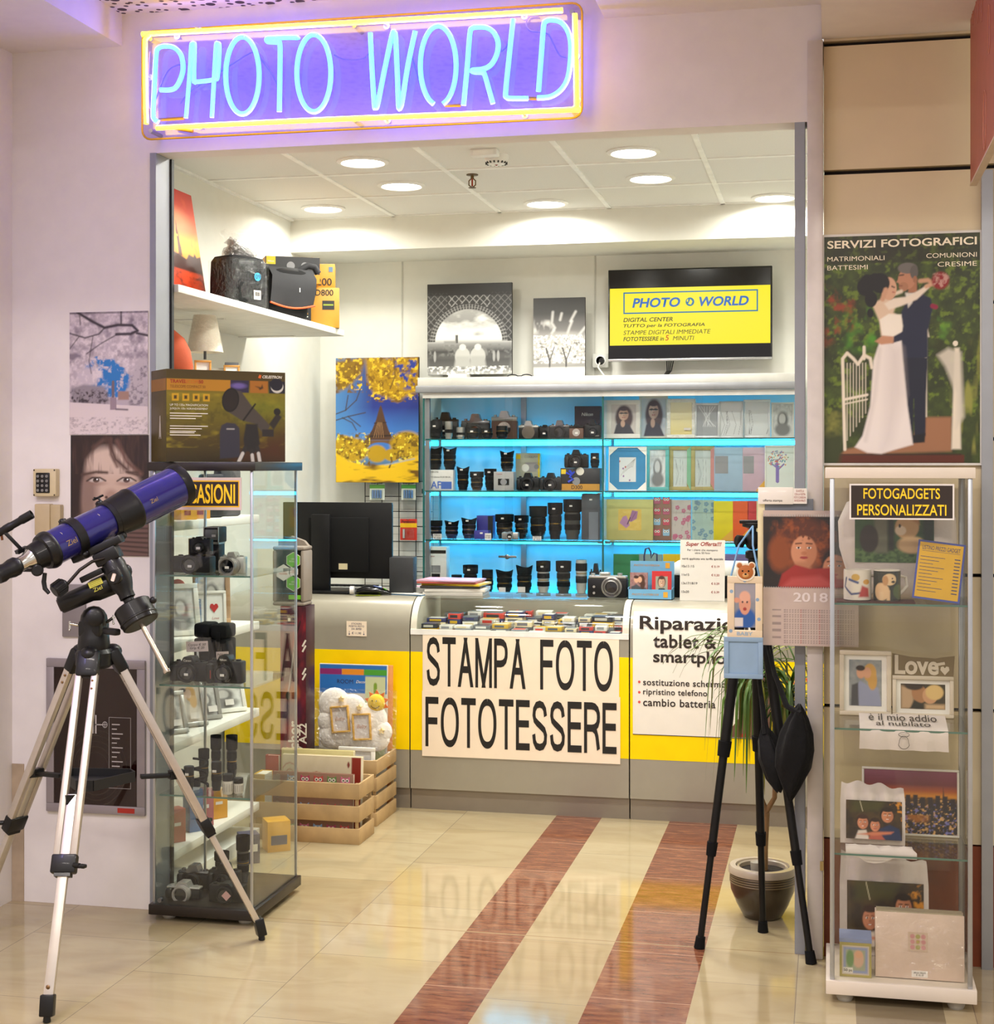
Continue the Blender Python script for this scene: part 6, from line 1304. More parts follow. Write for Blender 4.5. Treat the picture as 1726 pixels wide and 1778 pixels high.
# camera-shaped box, notebook display, price sheet, printer
x0, z1 = P(1020, 993, 7.22); x1, _ = P(1089, 993, 7.22); w = x1-x0
t = thing('vintage_camera', 'old folding style black camera with big round lens on the counter glass', 'camera', ((x0+x1)/2, 7.25, CT+.0022)); h = z1-CT
B(cambk_m).box(-w/2, w/2, -.035, .035, 0, h*.74, .008).build('body', t); B(sil_m).box(-w/2+.004, w/2-.004, -.03, .03, h*.74, h*.84, .004).build('top_plate', t)
B(sil_m).lathe([(.026, 0), (.028, .004), (.028, .012), (.024, .016)], 22, (-w*.08, 0, h*.84)).build('viewfinder_dial', t); B(sil_m).lathe([(.012, 0), (.012, .012)], 16, (w*.3, 0, h*.84)).lathe([(.01, 0), (.01, .01)], 16, (-w*.38, 0, h*.84)).build('knobs', t)
o = B(M('grey_lens_ring', '8a8784', .3, .7)).lathe([(.05, 0), (.05, .012), (.044, .016), (.036, .012), (.034, .024), (.03, .026), (.028, .012)], 30, (w*.12, -.035, h*.42), (w*.12, -9, h*.42)).build('lens', t); B(lensgl_m).lathe([(.001, .014), (.028, .012)], 24, (w*.12, -.035, h*.42), (w*.12, -9, h*.42), False).build('front_element', o)
for k in (-1, 1): B(sil_m).lathe([(.006, 0), (.006, .004)], 12, (-w*.33, -.035, h*(.3+.12*k)), (-w*.33, -9, h*(.3+.12*k))).build('dial_screw', t)
x0, z1 = P(1091, 972, 7.2); x1, _ = P(1168, 972, 7.2); w = x1-x0; h = z1-CT-.003
t = thing('notebook_display', 'light blue counter display box holding photo notebooks', 'display box', ((x0+x1)/2, 7.23, CT+.0008)); sky = M('sky_blue_card', '6aa4c8', .5)
B(sky).box(-w/2, w/2, -.05, -.046, 0, h*.26).box(-w/2, -w/2+.003, -.05, .05, 0, h*.3).box(w/2-.003, w/2, -.05, .05, 0, h*.3).box(-w/2, w/2, .046, .05, 0, h*.96).box(-w/2, w/2, -.05, .05, 0, .003).build('card_box', t, smooth=0)
text('PHOTO NOTEBOOK', gold_card, t, -w*.1, -.0505, h*.13, w=w*.62, slant=.3); text('PHOTO NOTEBOOK', gold_card, t, -w*.12, .0455, h*.85, w=w*.6, slant=.3); mk = M('amber_label', 'd8a030', .5); panel(t, mk, w*.3, w*.4, h*.06, h*.2, -.0505); panel(t, mk, w*.3, w*.4, h*.78, h*.92, .0455)
for k, (fx, ww, hh2, c, lb) in enumerate(((-.27, .4, .66, '7a2c30', 'dark red photo notebook on the left in the blue display box'), (.24, .44, .7, 'c02c2c', 'red photo notebook with a woman portrait in the blue display box'))):
    q = thing('notebook', lb, 'notebook', ((x0+x1)/2+fx*w, 7.215+.012*k, CT+.0045), rx=-.06, group='photo notebooks in the display box'); pp = couple_pic(4, 40, 56, c, 'd0a080', '46484c', '3a2018', '4a2c1c') if k == 0 else Pic(40, 60, c)
    if k: pp.rect(.2, .2, .8, .8, '9a9c88'); pp.face(.5, .58, .16, .18, 'd0a888', '4a3024'); pp.poly([(.25, .2), (.35, .36), (.65, .36), (.75, .2)], '2a2a2c'); pp.rect(.35, .02, 1, .2, '1c2a20')
    B(M('notebook_pages%d' % k, c, .5)).box(-w*ww/2, w*ww/2, -.006, .006, 0, h*hh2).build('pages', q); pp.put('cover', q, w*ww, h*hh2, (0, -.0068, 0))
t = thing('headphones', 'dark blue looped cable end sticking out above the blue display box', 'cable', ((x0+x1)/2-.01, 7.3, CT+.0008)); B(M('navy_rubber', '1c2244', .5)).tube([(-.03, 0, 0), (-.032, 0, .2), (-.025, 0, .235), (-.01, 0, .24), (.0, 0, .22), (.002, 0, .19), (.015, 0, .215), (.03, 0, .21), (.03, 0, .18), (.03, 0, 0)], .004, 8).build('loop', t); t.name = 'cable_loop'
x0, z1 = P(1180, 937, 7.16); x1, z0 = P(1258, 1050, 7.16); w = x1-x0; h = z1-CT-.002
t = thing('price_sheet', 'white laminated price sheet Super Offerta standing on the right counter', 'price list', ((x0+x1)/2, 7.17, CT+.0008), rx=-.10)
B(M('white_poster_paper')).box(-w/2, w/2, -.001, .001, 0, h).build('sheet', t, smooth=0); B(clear_m).bar((0, .002, h*.5), (0, .10, .002), .04, .002).build('easel_leg', t)
B(glass('laminate', (.98, .98, .98), 1., .06, 1.4)).box(-w/2, w/2, -.0022, -.002, 0, h).build('laminate', t, smooth=0)
text('Super Offerta!!!', rd, t, .005, -.0015, h*.925, w=w*.8, bold=.02, slant=.25); text('Per i clienti che stampano\noltre 50 foto', bkink, t, 0, -.0015, h*.81, w=w*.68); text('verrà applicata una tariffa speciale', bkink, t, 0, -.0015, h*.685, w=w*.92, bold=.01)
for k, (a1_, b1_) in enumerate((('10x13 /15', '€ 0.19'), ('11x15', '€ 0.20'), ('13x17/18/19', '€ 0.29'), ('15x20', '€ 0.39'))):
    zq = h*(.565-.14*k); text(a1_, bkink, t, -w*.46, -.0015, zq, h=.011, left=True, bold=.01); text(b1_, rd, t, w*.2, -.0015, zq, h=.011, left=True, bold=.01)
x0, z1 = P(1176, 975, 7.42); x1, _ = P(1275, 975, 7.42)
t = thing('photo_printer', 'white and black desktop photo printer behind the price sheet', 'printer', ((x0+x1)/2+.03, 7.42, CT+.0008)); w = x1-x0+.08; h = z1-CT
B(mat_blk).box(-w/2, w/2, -.09, .12, 0, h*.62, .006).build('base', t); B(whitep_m).box(-w/2, w/2, -.09, .12, h*.62, h, .012).build('lid', t); B(sil_m).lathe([(.02, 0), (.02, .03)], 22, (-w*.3, -.09, h*.45), (-w*.3, -9, h*.45)).build('dial', t)
# ------------------------------------------------------------------ glass wall cabinet behind the counter
WY0, WY1 = 8.06, 8.46
wx0, _ = P(735, 800, WY0); wx1, _ = P(1385, 800, WY0); wxm, _ = P(1047, 800, WY0); wxc, _ = P(884, 800, WY0)
WT = P(1000, 680, WY0)[1]
SHZ = [1.80, 1.514, 1.243, .940]
wc = thing('wall_cabinet', 'wide glass fronted wall cabinet with lit blue shelves behind the counter', 'display cabinet', ((wx0+wx1)/2, WY0, 0)); ox_ = (wx0+wx1)/2; hw = (wx1-wx0)/2
cap_m = M('cabinet_cap_grey', 'bcbab4', .4, .2); blue_bk = M('pale_blue_back', 'a8dcec', .5, var=.02); led_m = M('cyan_led', '80e8ff', .4, emit=(.012, .55, 1.0), es=11)
gedge = M('teal_glass_edge', '1f5c58', .15)
B(cap_m).box(-hw-.025, hw+.025, -.03, .42, WT+.012, WT+.085, .004).build('top_cap', wc); B(M('cap_lip_grey', '8b8c90', .4, .4)).box(-hw-.035, hw+.03, -.045, -.012, WT, WT+.04, .008).build('front_lip', wc); B(whitep_m).box(-hw, hw, -.012, .0, WT-.028, WT).build('rail', wc)
B(blue_bk).box(-hw, hw, .39, .40, .12, WT+.02).build('back_panel', wc)
B(M('cabinet_base_grey', '98968f', .5)).box(-hw, hw, .0, .40, .0, .90, .002).build('base_cupboard', wc)
for x, nm in ((-hw, 'side_pane'), (hw-.006, 'side_pane'), (wxm-ox_-.003, 'divider_pane')):
    B(glass('cabinet_side_glass', (.90, .97, .96), 1., .02)).box(x, x+.006, .004, .385, .90, WT).build(nm, wc, smooth=0); B(gedge).box(x-.002, x+.008, -.004, .003, .90, WT).build('glass_edge', wc, smooth=0)
for x0, x1, y in ((-hw+.006, wxc-ox_+.02, -.004), (wxc-ox_-.02, wxm-ox_, -.010), (wxm-ox_+.006, (wxm-ox_+hw)/2+.02, -.004), ((wxm-ox_+hw)/2-.02, hw-.006, -.010)):
    B(glass('sliding_glass', (.985, .99, .99), .35, .012)).box(x0, x1, y-.004, y, .905, WT-.004).build('sliding_door', wc, smooth=0)
B(alu_m).box(-hw+.006, -hw+.03, .02, .045, .9, WT).build('shelf_upright', wc); B(alu_m).box(wxc-ox_-.01, wxc-ox_+.02, .372, .388, .9, WT).build('shelf_upright', wc)
for z in SHZ:
    for x0, x1 in ((-hw+.008, wxm-ox_-.006), (wxm-ox_+.006, hw-.008)):
        o = B(glass('shelf_glass', (.9, .97, .97), 1., .02)).box(x0, x1, .02, .37, z-.008, z).build('glass_shelf', wc, smooth=0)
        B(gedge).box(x0, x1, .019, .02, z-.008, z).build('shelf_edge', o, smooth=0)
        if z != SHZ[3]: B(led_m).box(x0+.01, x1-.01, .33, .352, z-.034, z-.010).build('led_strip', o, smooth=0); B(M('led_bracket', 'b8dce0', .4, .3)).box(x0+.005, x1-.005, .352, .358, z-.036, z-.008).build('led_channel', o, smooth=0)
        for e in (x0, x1-.03): B(alu_m).box(e, e+.03, .03, .05, z-.014, z-.009).build('shelf_clip', o)
o = B(led_m).box(-hw+.02, hw-.02, .33, .352, SHZ[3]-.03, SHZ[3]-.012).build('led_strip', wc, smooth=0)
lk = B(M('steel_lock', '8a8a88', .25, .9)).box(-.05, .05, -.022, -.014, -.006, .006, .002).lathe([(.013, 0), (.013, .014), (.008, .016)], 18, (0, -.014, 0), (0, -9, 0)).build('door_lock', wc, (wxc-ox_-.005, 0, 1.155))
def spot(u0, u1, vt, si, Y=8.25, z=None):
    x, w, h = box_px(u0, u1, vt, Y, SHZ[si] if z is None else z); return x, w, h, (SHZ[si] if z is None else z)+.0005
def cam(label, u0, u1, vt, si, Y=8.25, z=None, group='cameras in the wall cabinet', **k):
    x, w, h, zz_ = spot(u0, u1, vt, si, Y, z); t = thing('camera', label, 'camera', (x, Y, zz_), group=group); make_slr(t, w, h, **k); return t
def lns(label, u0, u1, vt, si, Y=8.25, style='petal', z=None, **k):
    x, w, h, zz_ = spot(u0, u1, vt, si, Y, z); t = thing('lens', label, 'camera lens', (x, Y, zz_), group='lenses in the wall cabinet'); make_lens(t, w, h, style, **k); return t
def bx(label, u0, u1, vt, si, Y, mat, d=.09, z=None):
    x, w, h, zz_ = spot(u0, u1, vt, si, Y, z); t = thing('carton', label, 'carton', (x, Y, zz_), group='cartons in the wall cabinet'); make_box(t, w, h, d, mat); return t, w, h
two = M('brown_leather_grip', '6a4a3c', .6); dkt = M('dark_chrome')
# top shelf, left bay
cam('big black reflex camera at the back left of the top cabinet shelf', 752, 796, 716, 0, 8.34, lens=.05, lr=.035)
lns('black lens lying before the big reflex camera, far left of the top shelf', 744, 770, 731, 0, 8.17, 'short', band=False)
lns('tall silver lens standing before the big reflex camera on the top shelf', 771, 787, 732, 0, 8.16, 'short', body=sil_m, band=False, sticky=False)
lns('short silver lens on the top shelf next to the tall silver one', 791, 808, 742, 0, 8.17, 'short', body=sil_m, band=False, sticky=False)
cam('black reflex camera with shiny prism in the middle of the left top shelf', 802, 851, 719, 0, 8.33, top=dkt, lens=.03, lr=.034, sticky=False)
lns('flat black pancake lens before the shiny prism camera, left of two', 810, 833, 744, 0, 8.17, 'short')
lns('flat black pancake lens before the shiny prism camera, right of two', 835, 857, 744, 0, 8.17, 'short')
cam('large silver film camera with brown grip on the top shelf', 854, 899, 714, 0, 8.33, body=two, top=sil_m, lens=.0, lr=.036, grip=False, hump=.2)
lns('ringed black lens before the large silver film camera', 860, 883, 740, 0, 8.17, 'short', sticky=False)
cam('silver and black film camera left of the small black one on the top shelf', 901, 936, 731, 0, 8.2, top=sil_m, lens=.0, lr=.034, grip=False, sticky=False)
cam('small black compact camera between two film cameras on the top shelf', 936, 957, 738, 0, 8.22, lens=.02, lr=.014, grip=False, hump=.12)
cam('black film camera with bright prism right of the compact on the top shelf', 955, 990, 730, 0, 8.2, top=dkt, lens=.03, lr=.032, grip=False, sticky=False)
t, w, h = bx('dark maroon camera carton at the right end of the top shelf', 1000, 1044, 706, 0, 8.36, M('dark_plum_card', '34202c', .5)); text('Nikon', ws, t, .0, -.0456, h*.75, w=w*.45, bold=.01, slant=.2)
cam('brown and black box camera at the left of the maroon carton', 989, 1014, 737, 0, 8.2, body=two, top=cambk_m, lens=.0, lr=.02, grip=False, hump=.1)
t = cam('black camera with white maker lettering in front of the maroon carton', 1016, 1044, 729, 0, 8.2, lens=.02, lr=.024, grip=False); text('Nikon', ws, t, .02, -.019, .016, w=.03)
# second shelf
t, w, h = bx('white lens carton with blue print at the left of the second shelf', 741, 790, 816, 1, 8.22, M('white_card', 'dcdad6', .5)); text('AF', M('blue_ink', '4668b8', .5), t, -w*.1, -.0456, h*.26, h=h*.36, w=w*.36, bold=.02); panel(t, M('blue_ink'), w*.08, w*.45, h*.06, h*.42, -.0454); text('TAMRON', bkink, t, -w*.22, -.0456, h*.9, w=w*.4, bold=.01); text('SP AF17-50mm F/2.8 XR Di', bkink, t, -w*.02, -.0456, h*.65, w=w*.85)
zt = SHZ[1]+h+.001
lns('black lens with petal hood on the white lens carton, left of the pair', 743, 768, 775, 1, 8.2, 'petal', zt, sticky=False); lns('black lens with petal hood on the white lens carton, right of the pair', 769, 793, 776, 1, 8.2, 'petal', zt)
lns('black lens with gold band right of the white lens carton', 793, 815, 809, 1, 8.22); lns('wide hooded brownish lens on the second shelf', 816, 840, 819, 1, 8.22, 'tube', body=M('brownish_lens', '2c211c', .45)); lns('straight black lens left of the grey camera carton', 841, 862, 814, 1, 8.24, 'tube', band=False)
t, w, h = bx('pale grey compact camera carton on the second shelf', 860, 894, 819, 1, 8.2, M('pale_grey_card', 'a9a8a6', .5), .08); text('Canon', rd, t, -w*.22, -.0406, h*.88, w=w*.3); panel(t, mat_blk, -w*.28, w*.28, h*.28, h*.62, -.0405); lens_print(t, .0, h*.45, .018, -.0412)
lns('black lens with flared hood on top of the grey camera carton', 868, 893, 782, 1, 8.2, 'petal', SHZ[1]+h+.001)
t, w, h = bx('yellow grey compact camera carton behind the two reflex cameras', 897, 939, 787, 1, 8.35, M('pale_grey_card2', 'b8b49c', .5), .05); panel(t, M('bright_yellow_card'), -w*.48, -w*.3, h*.84, h*.96, -.0255); panel(t, M('bright_yellow_card'), w*.42, w*.5, h*.1, h*.98, -.0255); panel(t, sil_m, -w*.1, w*.36, h*.5, h*.75, -.0258); lens_print(t, .05, h*.63, .014, -.0265); text('COOLPIX', M('grey_print'), t, .02, -.0262, h*.9, w=w*.55); B(ws).lathe([(.022, 0), (.022, .0005)], 20, (-w*.1, -.0262, h*.6), (-w*.1, -9, h*.6)).build('round_sticker', t)
cam('black reflex camera with reddish lens reflection on the second shelf', 898, 937, 821, 1, 8.2, lens=.035, lr=.036); cam('black reflex camera beside the black and gold carton on the second shelf', 938, 976, 821, 1, 8.2, lens=.035, lr=.034)
t, w, h = bx('black and gold camera carton at the right of the second shelf', 976, 1044, 813, 1, 8.24, black_card, .1); panel(t, gold_card, -w*.495, w*.495, .001, h*.3, -.0505); panel(t, M('bright_yellow_card'), -w*.48, -w*.36, h*.74, h*.95, -.0508); text('D300', bkink, t, -w*.08, -.0512, h*.15, w=w*.28, bold=.01); lens_print(t, -w*.1, h*.42, .022, -.0508); B(ws).lathe([(.022, 0), (.022, .0005)], 22, (0, -.051, h*.86), (0, -9, h*.86)).build('round_sticker', t)
B(M('blue_print', '2c48d0', .4)).tube([(-w*.28, -.0515, h*.9), (-w*.2, -.0515, h*.75), (-w*.26, -.0515, h*.6), (-w*.18, -.0515, h*.5), (-w*.3, -.0515, h*.38)], .008, 6).tube([(-w*.36, -.0515, h*.8), (-w*.22, -.0515, h*.68), (-w*.14, -.0515, h*.85)], .006, 6).build('blue_ribbon_print', t)
zt = SHZ[1]+h+.001
cam('black reflex camera standing on the black and gold carton', 981, 1022, 781, 1, 8.22, zt, lens=.04, lr=.034); lns('short black lens standing beside the camera on the black and gold carton', 1024, 1042, 787, 1, 8.2, 'short', zt)
# third shelf
vio = M('violet_lens_box', '3a3890', .45)
def vlens(label, u0, u1, vt, style, sticky=True):
    t = lns(label, u0, u1, vt, 2, 8.24, style, sticky=sticky, body=M('violet_black_lens', '2a2850', .4)); return t
vlens('stubby lens with violet base at the left of the third shelf', 747, 768, 904, 'tube', False); vlens('violet based lens with petal hood, second on the third shelf', 772, 797, 903, 'petal'); vlens('violet based lens with gold band, third on the third shelf', 801, 828, 898, 'petal')
t, w, h = bx('tall violet lens carton with black side on the third shelf', 830, 858, 895, 2, 8.32, vio, .07); panel(t, M('black_card'), w*.2, w*.5, .002, h-.002, -.0355)
t, w, h = bx('small violet carton before the tall violet one', 825, 850, 921, 2, 8.2, vio, .05); sticker(t, 0, -.0255, h*.7)
for (u0, u1, v0, v1, lb, y_) in ((752, 767, 927, 938, 'white price tag under the stubby violet lens', 8.14), (842, 853, 926, 941, 'white price tag beside the small violet carton', 8.14), (925, 940, 931, 943, 'white price tag under the flared long lens', 8.14)):
    x, w, h, zz_ = spot(u0, u1, v0, 2, y_); t = thing('price_tag', lb, 'price tag', (x, y_, zz_), group='price tags in the wall cabinet'); B(stick_m).box(-w/2, w/2, -.001, 0, 0, h).build('card', t, smooth=0); text('Nikon\n€ 220', bkink, t, 0, -.0014, h*.5, w=w*.75); B(clear_m).box(-w*.3, w*.3, 0, .012, 0, .002).build('stand', t)
lns('wide hooded black lens behind the silver compact on the third shelf', 860, 892, 893, 2, 8.3, 'tube'); cam('small silver compact camera at the front of the third shelf', 872, 901, 923, 2, 8.14, body=sil_m, lens=.018, lr=.02, grip=False, hump=.08); lns('slim black lens right of the silver compact', 893, 918, 895, 2, 8.31, 'tube')
lns('tall black lens with gold print and square hood on the third shelf', 919, 950, 879, 2, 8.25, 'tube', sticky=False); lns('tall black zoom lens, second tallest row, with white sticker on the third shelf', 951, 977, 873, 2, 8.25, 'tube'); lns('very tall dark grey zoom lens on the third shelf', 978, 1010, 867, 2, 8.25, 'tube', body=M('grey_lens'), band=False)
t, w, h = bx('tallest grey lens case at the right end of the third shelf', 1012, 1044, 857, 2, 8.27, M('grey_lens_case', '4a4a4e', .5), .09); panel(t, M('slate_panel'), -w*.1, w*.4, .0, h*.6, -.0455); sticker(t, .0, -.0455, h*.87)
# bottom shelf
t, w, h = bx('white flash unit carton at the left of the bottom cabinet shelf', 742, 778, 949, 3, 8.2, M('white_card'), .08); panel(t, bkink, -w*.48, w*.48, h*.86, h*.93, -.0405); panel(t, mat_blk, -w*.2, w*.2, h*.15, h*.42, -.0405); B(M('grey_print')).box(-w*.22, w*.22, -.0412, -.0402, h*.44, h*.6).build('flash_print', t); text('Canon', rd, t, -w*.2, -.0408, h*.8, w=w*.3)
for lb, u0, u1, vt, st, b_, k in (('small round black lens hood by the flash carton', 782, 804, 998, 'short', None, 0), ('black lens with straight hood and gold ring behind the magazines', 804, 830, 981, 'tube', None, 1), ('plain rounded black lens right of the magazines', 835, 858, 989, 'short', None, 0), ('black lens with flared hood in the middle of the bottom shelf', 861, 891, 988, 'petal', None, 0), ('big black lens with petal hood and price tag on the bottom shelf', 896, 925, 980, 'petal', None, 0),
        ('black and white zoom lens with dark hood on the bottom shelf', 931, 956, 974, 'tube', M('white_lens_body', 'c4c0b8', .4), 1), ('dark grey zoom lens with wide hood on the bottom shelf', 965, 992, 974, 'tube', M('grey_lens'), 1), ('cream white telephoto lens with black rings on the bottom shelf', 998, 1021, 972, 'white', M('white_lens_body'), 0)):
    lns(lb, u0, u1, vt, 3, 8.22, st, body=b_, sticky=bool(k))
cam('small dark camera at the right end of the bottom shelf behind the old camera', 1024, 1046, 978, 3, 8.25, lens=.02, lr=.018, sticky=False)
for (u0, u1, v0, lb) in ((866, 878, 1020, 'white price tag under the flared lens on the bottom shelf'), (899, 912, 1019, 'white price tag under the big petal hood lens on the bottom shelf')):
    x, w, h, zz_ = spot(u0, u1, v0, 3, 8.13); t = thing('price_tag', lb, 'price tag', (x, 8.13, zz_), group='price tags in the wall cabinet'); B(stick_m).box(-w/2, w/2, -.001, 0, 0, h).build('card', t, smooth=0); B(clear_m).box(-w*.3, w*.3, 0, .012, 0, .002).build('stand', t)
# right bay: picture frames and albums
def cfr(label, u0, u1, vt, si, b, m, pic=None, Y=8.24, inner=None, mb_=0., **k):
    x, w, h, zz_ = spot(u0, u1, vt, si, Y); t = thing('framed_photo', label, 'picture frame', (x, Y, zz_), group='frames in the wall cabinet'); make_frame(t, w, h, b, m, pic, d=.014, lean=.04, mb_=mb_, inner=inner); return t, w, h
def woman(s=0):
    p = Pic(48, 66, 'd8d0ca'); p.ell(.52, .55, .36, .42, '4a3438', .25); p.face(.5, .66, .2, .2, 'd8b49c', '4a3038'); p.line([(.33, .7), (.67, .7)], .03, '1c1818'); p.poly([(.1, 0), (.2, .3), (.45, .42), (.75, .3), (.95, 0)], '3a3844', .05); p.ell(.47, .35, .09, .12, 'd0a890', .3); return p
cfr('white box frame with a woman in glasses, first on the top right shelf', 1054, 1112, 695, 0, .025, M('pearl_frame', 'f2eee6', .35), woman())
cfr('cream frame with a woman in glasses behind the first on the top right shelf', 1110, 1160, 688, 0, .012, M('cream_frame', 'f0e4cc', .35), woman(1), 8.30, mb_=.0)
pf = Pic(44, 60, 'd0c48c'); pf.grad([(0, 'e8d890'), (1, 'f0ecc8')]); t, w, h = cfr('ornate white rose frame with pale yellow insert on the top right shelf', 1158, 1208, 693, 0, .02, M('white_relief', 'f0f0e8', .5, bump=1., bscale=60), pf); panel(t, stick_m, w*.1, w*.34, h*.2, h*.26, -.018, 'price_tag')
pb = Pic(44, 60, 'a8acb0'); 
for k in range(7): pb.line([(.1+.13*k, .95), (.5+.1*math.sin(k*2), .55), (.9-.1*k, .3)], .025, 'e8ecec', .02)
cfr('silver frame with white branch pattern on the top right shelf', 1206, 1250, 700, 0, .012, M('silver_frame2', 'd8dcdc', .3, .3), pb)
def tree_pic(seed, bg='dfe2e2'):
    p = Pic(46, 64, bg); n = p.noise(4, seed); p.mix((n-.5), 'd8dcdc'); random.seed(seed)
    for k in range(6): a = random.random(); p.line([(a, .05), (a+.2*random.random(), .35), (a+.3*random.random()-.1, .75)], .012, '6a6c70', .012)
    return p
cfr('grey frame with thin twig print, fifth on the top right shelf', 1249, 1291, 697, 0, .008, M('grey_silver_frame', 'c8cccc', .3, .3), tree_pic(3)); cfr('wide silver frame with twig print, sixth on the top right shelf', 1291, 1338, 694, 0, .012, M('silver_frame2'), tree_pic(4), 8.26); cfr('white frame with a rose drawing at the right end of the top shelf', 1339, 1379, 699, 0, .01, wf, bw_pic(21), 8.27)
t, w, h = cfr('blue octagonal mount frame with white corners on the second right shelf', 1057, 1123, 776, 1, .006, M('pearl_frame'), None, 8.2, M('strong_blue_mount', '2f86b8', .6)); q = Pic(36, 50, 'd8dcdc'); random.seed(3)
for k in range(5): q.line([(.95, .95), (.5+.1*k-.1, .6), (.1+.15*k, .25+.1*k)], .015, '8a8480', .015); q.ell(random.random(), random.random(), .05, .04, ('8a5a9a', 'b04a4a')[k % 2], .3)
q.put('picture', t, w*.44, h*.56, (0, -.0092, h*.2))
mb = B(M('pearl_frame')); hx, hz = w/2, h
for sx in (-1, 1):
    for z0_, z1_ in ((0, .22), (1, .78)): mb.prism([(sx*hx, z0_*hz), (sx*hx, z1_*hz), (sx*hx*.45, z0_*hz)], -.0125, -.0095)
mb.build('corner_mounts', t, smooth=0)
teal = M('teal_frame', '5cb0ac', .5); cfr('teal frame with a baby photo, second on the second right shelf', 1122, 1162, 775, 1, .02, teal, bw_pic(31), 8.25)
gold_fr = M('mustard_frame', 'a89a5c', .5)
for lb, u0, u1, c2 in (('mustard frame with green side, third on the second right shelf', 1162, 1200, '7ab08c'), ('mustard frame with pink side, fourth on the second right shelf', 1200, 1241, 'd08a80')):
    t, w, h = cfr(lb, u0, u1, 775, 1, .022, gold_fr, tree_pic(8, 'c4ccc8'), 8.27); B(M('side_'+c2, c2, .5)).prism([(w/2-.0215, .04), (w/2+.0, .001), (w/2, h-.001), (w/2-.0215, h-.02)], -.0152, -.0142).build('coloured_side', t, smooth=0)
def alb(label, u0, u1, vt, si, Y, mat, d=.02):
    x, w, h, zz_ = spot(u0, u1, vt, si, Y); t = album(label, x, Y, zz_, w, h, d, mat, -.03); t['group'] = 'albums in the wall cabinet'; return t, w, h
for lb, u0, u1, c, pc in (('pale blue album with a small photo window on the second right shelf', 1241, 1290, '9cb4c8', 'x'), ('lilac pink album with gold corner label on the second right shelf', 1290, 1330, 'c4a8b4', 'y')):
    t, w, h = alb(lb, u0, u1, 777, 1, 8.24, M('alb_'+c, c, .5, spec=.2)); B(bw_m := M('grey_print')).box(-w*.48, -w*.02, -.0106, -.01, h*.4, h*.8).build('photo_window', t, smooth=0)
    if pc == 'y': B(M('amber_label')).prism([(w*.05, .0), (w*.5, .0), (w*.5, h*.28)], -.0106, -.01).build('corner_label', t, smooth=0)
p = Pic(50, 80, 'd0d4cc'); random.seed(9)
p.line([(.42, .2), (.42, .45), (.4, .6)], .12, '7a68a8'); p.line([(.42, .45), (.65, .6)], .05, '7a68a8'); p.line([(.42, .5), (.2, .62)], .05, '7a68a8')
for k in range(110): a = random.random()*6.28; r = random.random()**.5; p.ell(.45+.38*r*math.cos(a), .72+.2*r*math.sin(a), .022, .014, random.choice(('c04a40', '4a9a8c', '7a68a8', 'd09a40', '4a78a8')), .3)
t, w, h = cfr('white frame with a colourful dotted tree at the right end of the second shelf', 1328, 1380, 774, 1, .006, wf, p, 8.22)
# third right shelf: albums
t, w, h = alb('pale green album with a purple butterfly, first on the third right shelf', 1054, 1134, 867, 2, 8.22, M('pale_green_cover', 'bcb46c', .6)); p = Pic(50, 50, 'cfae4c'); p.mix((p.noise(6, 3)-.4), 'e0c878'); p.poly([(.45, .45), (.6, .95), (.85, .9), (.8, .55), (.55, .4)], '9a6a90', .03); p.poly([(.45, .45), (.35, .7), (.2, .65), (.05, .35), (.35, .1), (.5, .25)], 'a87a9c', .03); p.line([(.4, .3), (.52, .6)], .05, '5a3a50'); p.line([(.55, .45), (.75, .85)], .02, '6a4460'); p.put('printed_cover', t, w*.5, h*.52, (.0, -.0108, h*.24))
t, w, h = alb('brown album with owls on the third right shelf', 1133, 1166, 867, 2, 8.25, M('kraft_cover'))
for k in range(4):
    for j in range(2): owl(t, -.026+.05*j, .025+.058*k, .034, ('c04a5c', '8ab0c8', 'c04a5c', 'b05870')[(k+j) % 4], -.0108)
def floral(c, c2, seed):
    p = Pic(44, 90, c); random.seed(seed)
    for k in range(16): x, y = random.random(), random.random(); [p.ell(x+.07*math.cos(a), y+.035*math.sin(a), .05, .022, c2, .4) for a in (0, 1.25, 2.5, 3.8, 5)]; p.line([(x, y), (x+.2*random.random()-.1, y-.2)], .012, '7a7a6c', .012, .7)
    return p
for lb, u0, u1, c, c2, sd in (('pink flowered album on the third right shelf', 1166, 1200, 'c0b4ac', 'b8607c', 4), ('mint album with blue flowers on the third right shelf', 1202, 1240, 'a4bcb0', '6a8ea0', 5)):
    t, w, h = alb(lb, u0, u1, 868, 2, 8.26, M('alb_'+c, c, .5, spec=.2)); floral(c, c2, sd).put('printed_cover', t, w-.002, h-.002, (0, -.0108, .001))
for lb, u0, u1, c in (('bright yellow album on the third right shelf', 1240, 1273, 'dcc820'), ('orange album on the third right shelf', 1273, 1300, 'dc5a24'), ('red album beside the orange one on the third right shelf', 1299, 1314, 'c03838'), ('cream album right of the red one on the third right shelf', 1314, 1345, 'd8cc9c')):
    t, w, h = alb(lb, u0, u1, 870, 2, 8.25, M('alb_'+c, c, .5, spec=.2))
    if u1-u0 > 20: B(M('amber_label')).prism([(w*-.2, .0), (w*.5, .0), (w*.5, h*.3)], -.0108, -.01).build('corner_label', t, smooth=0)
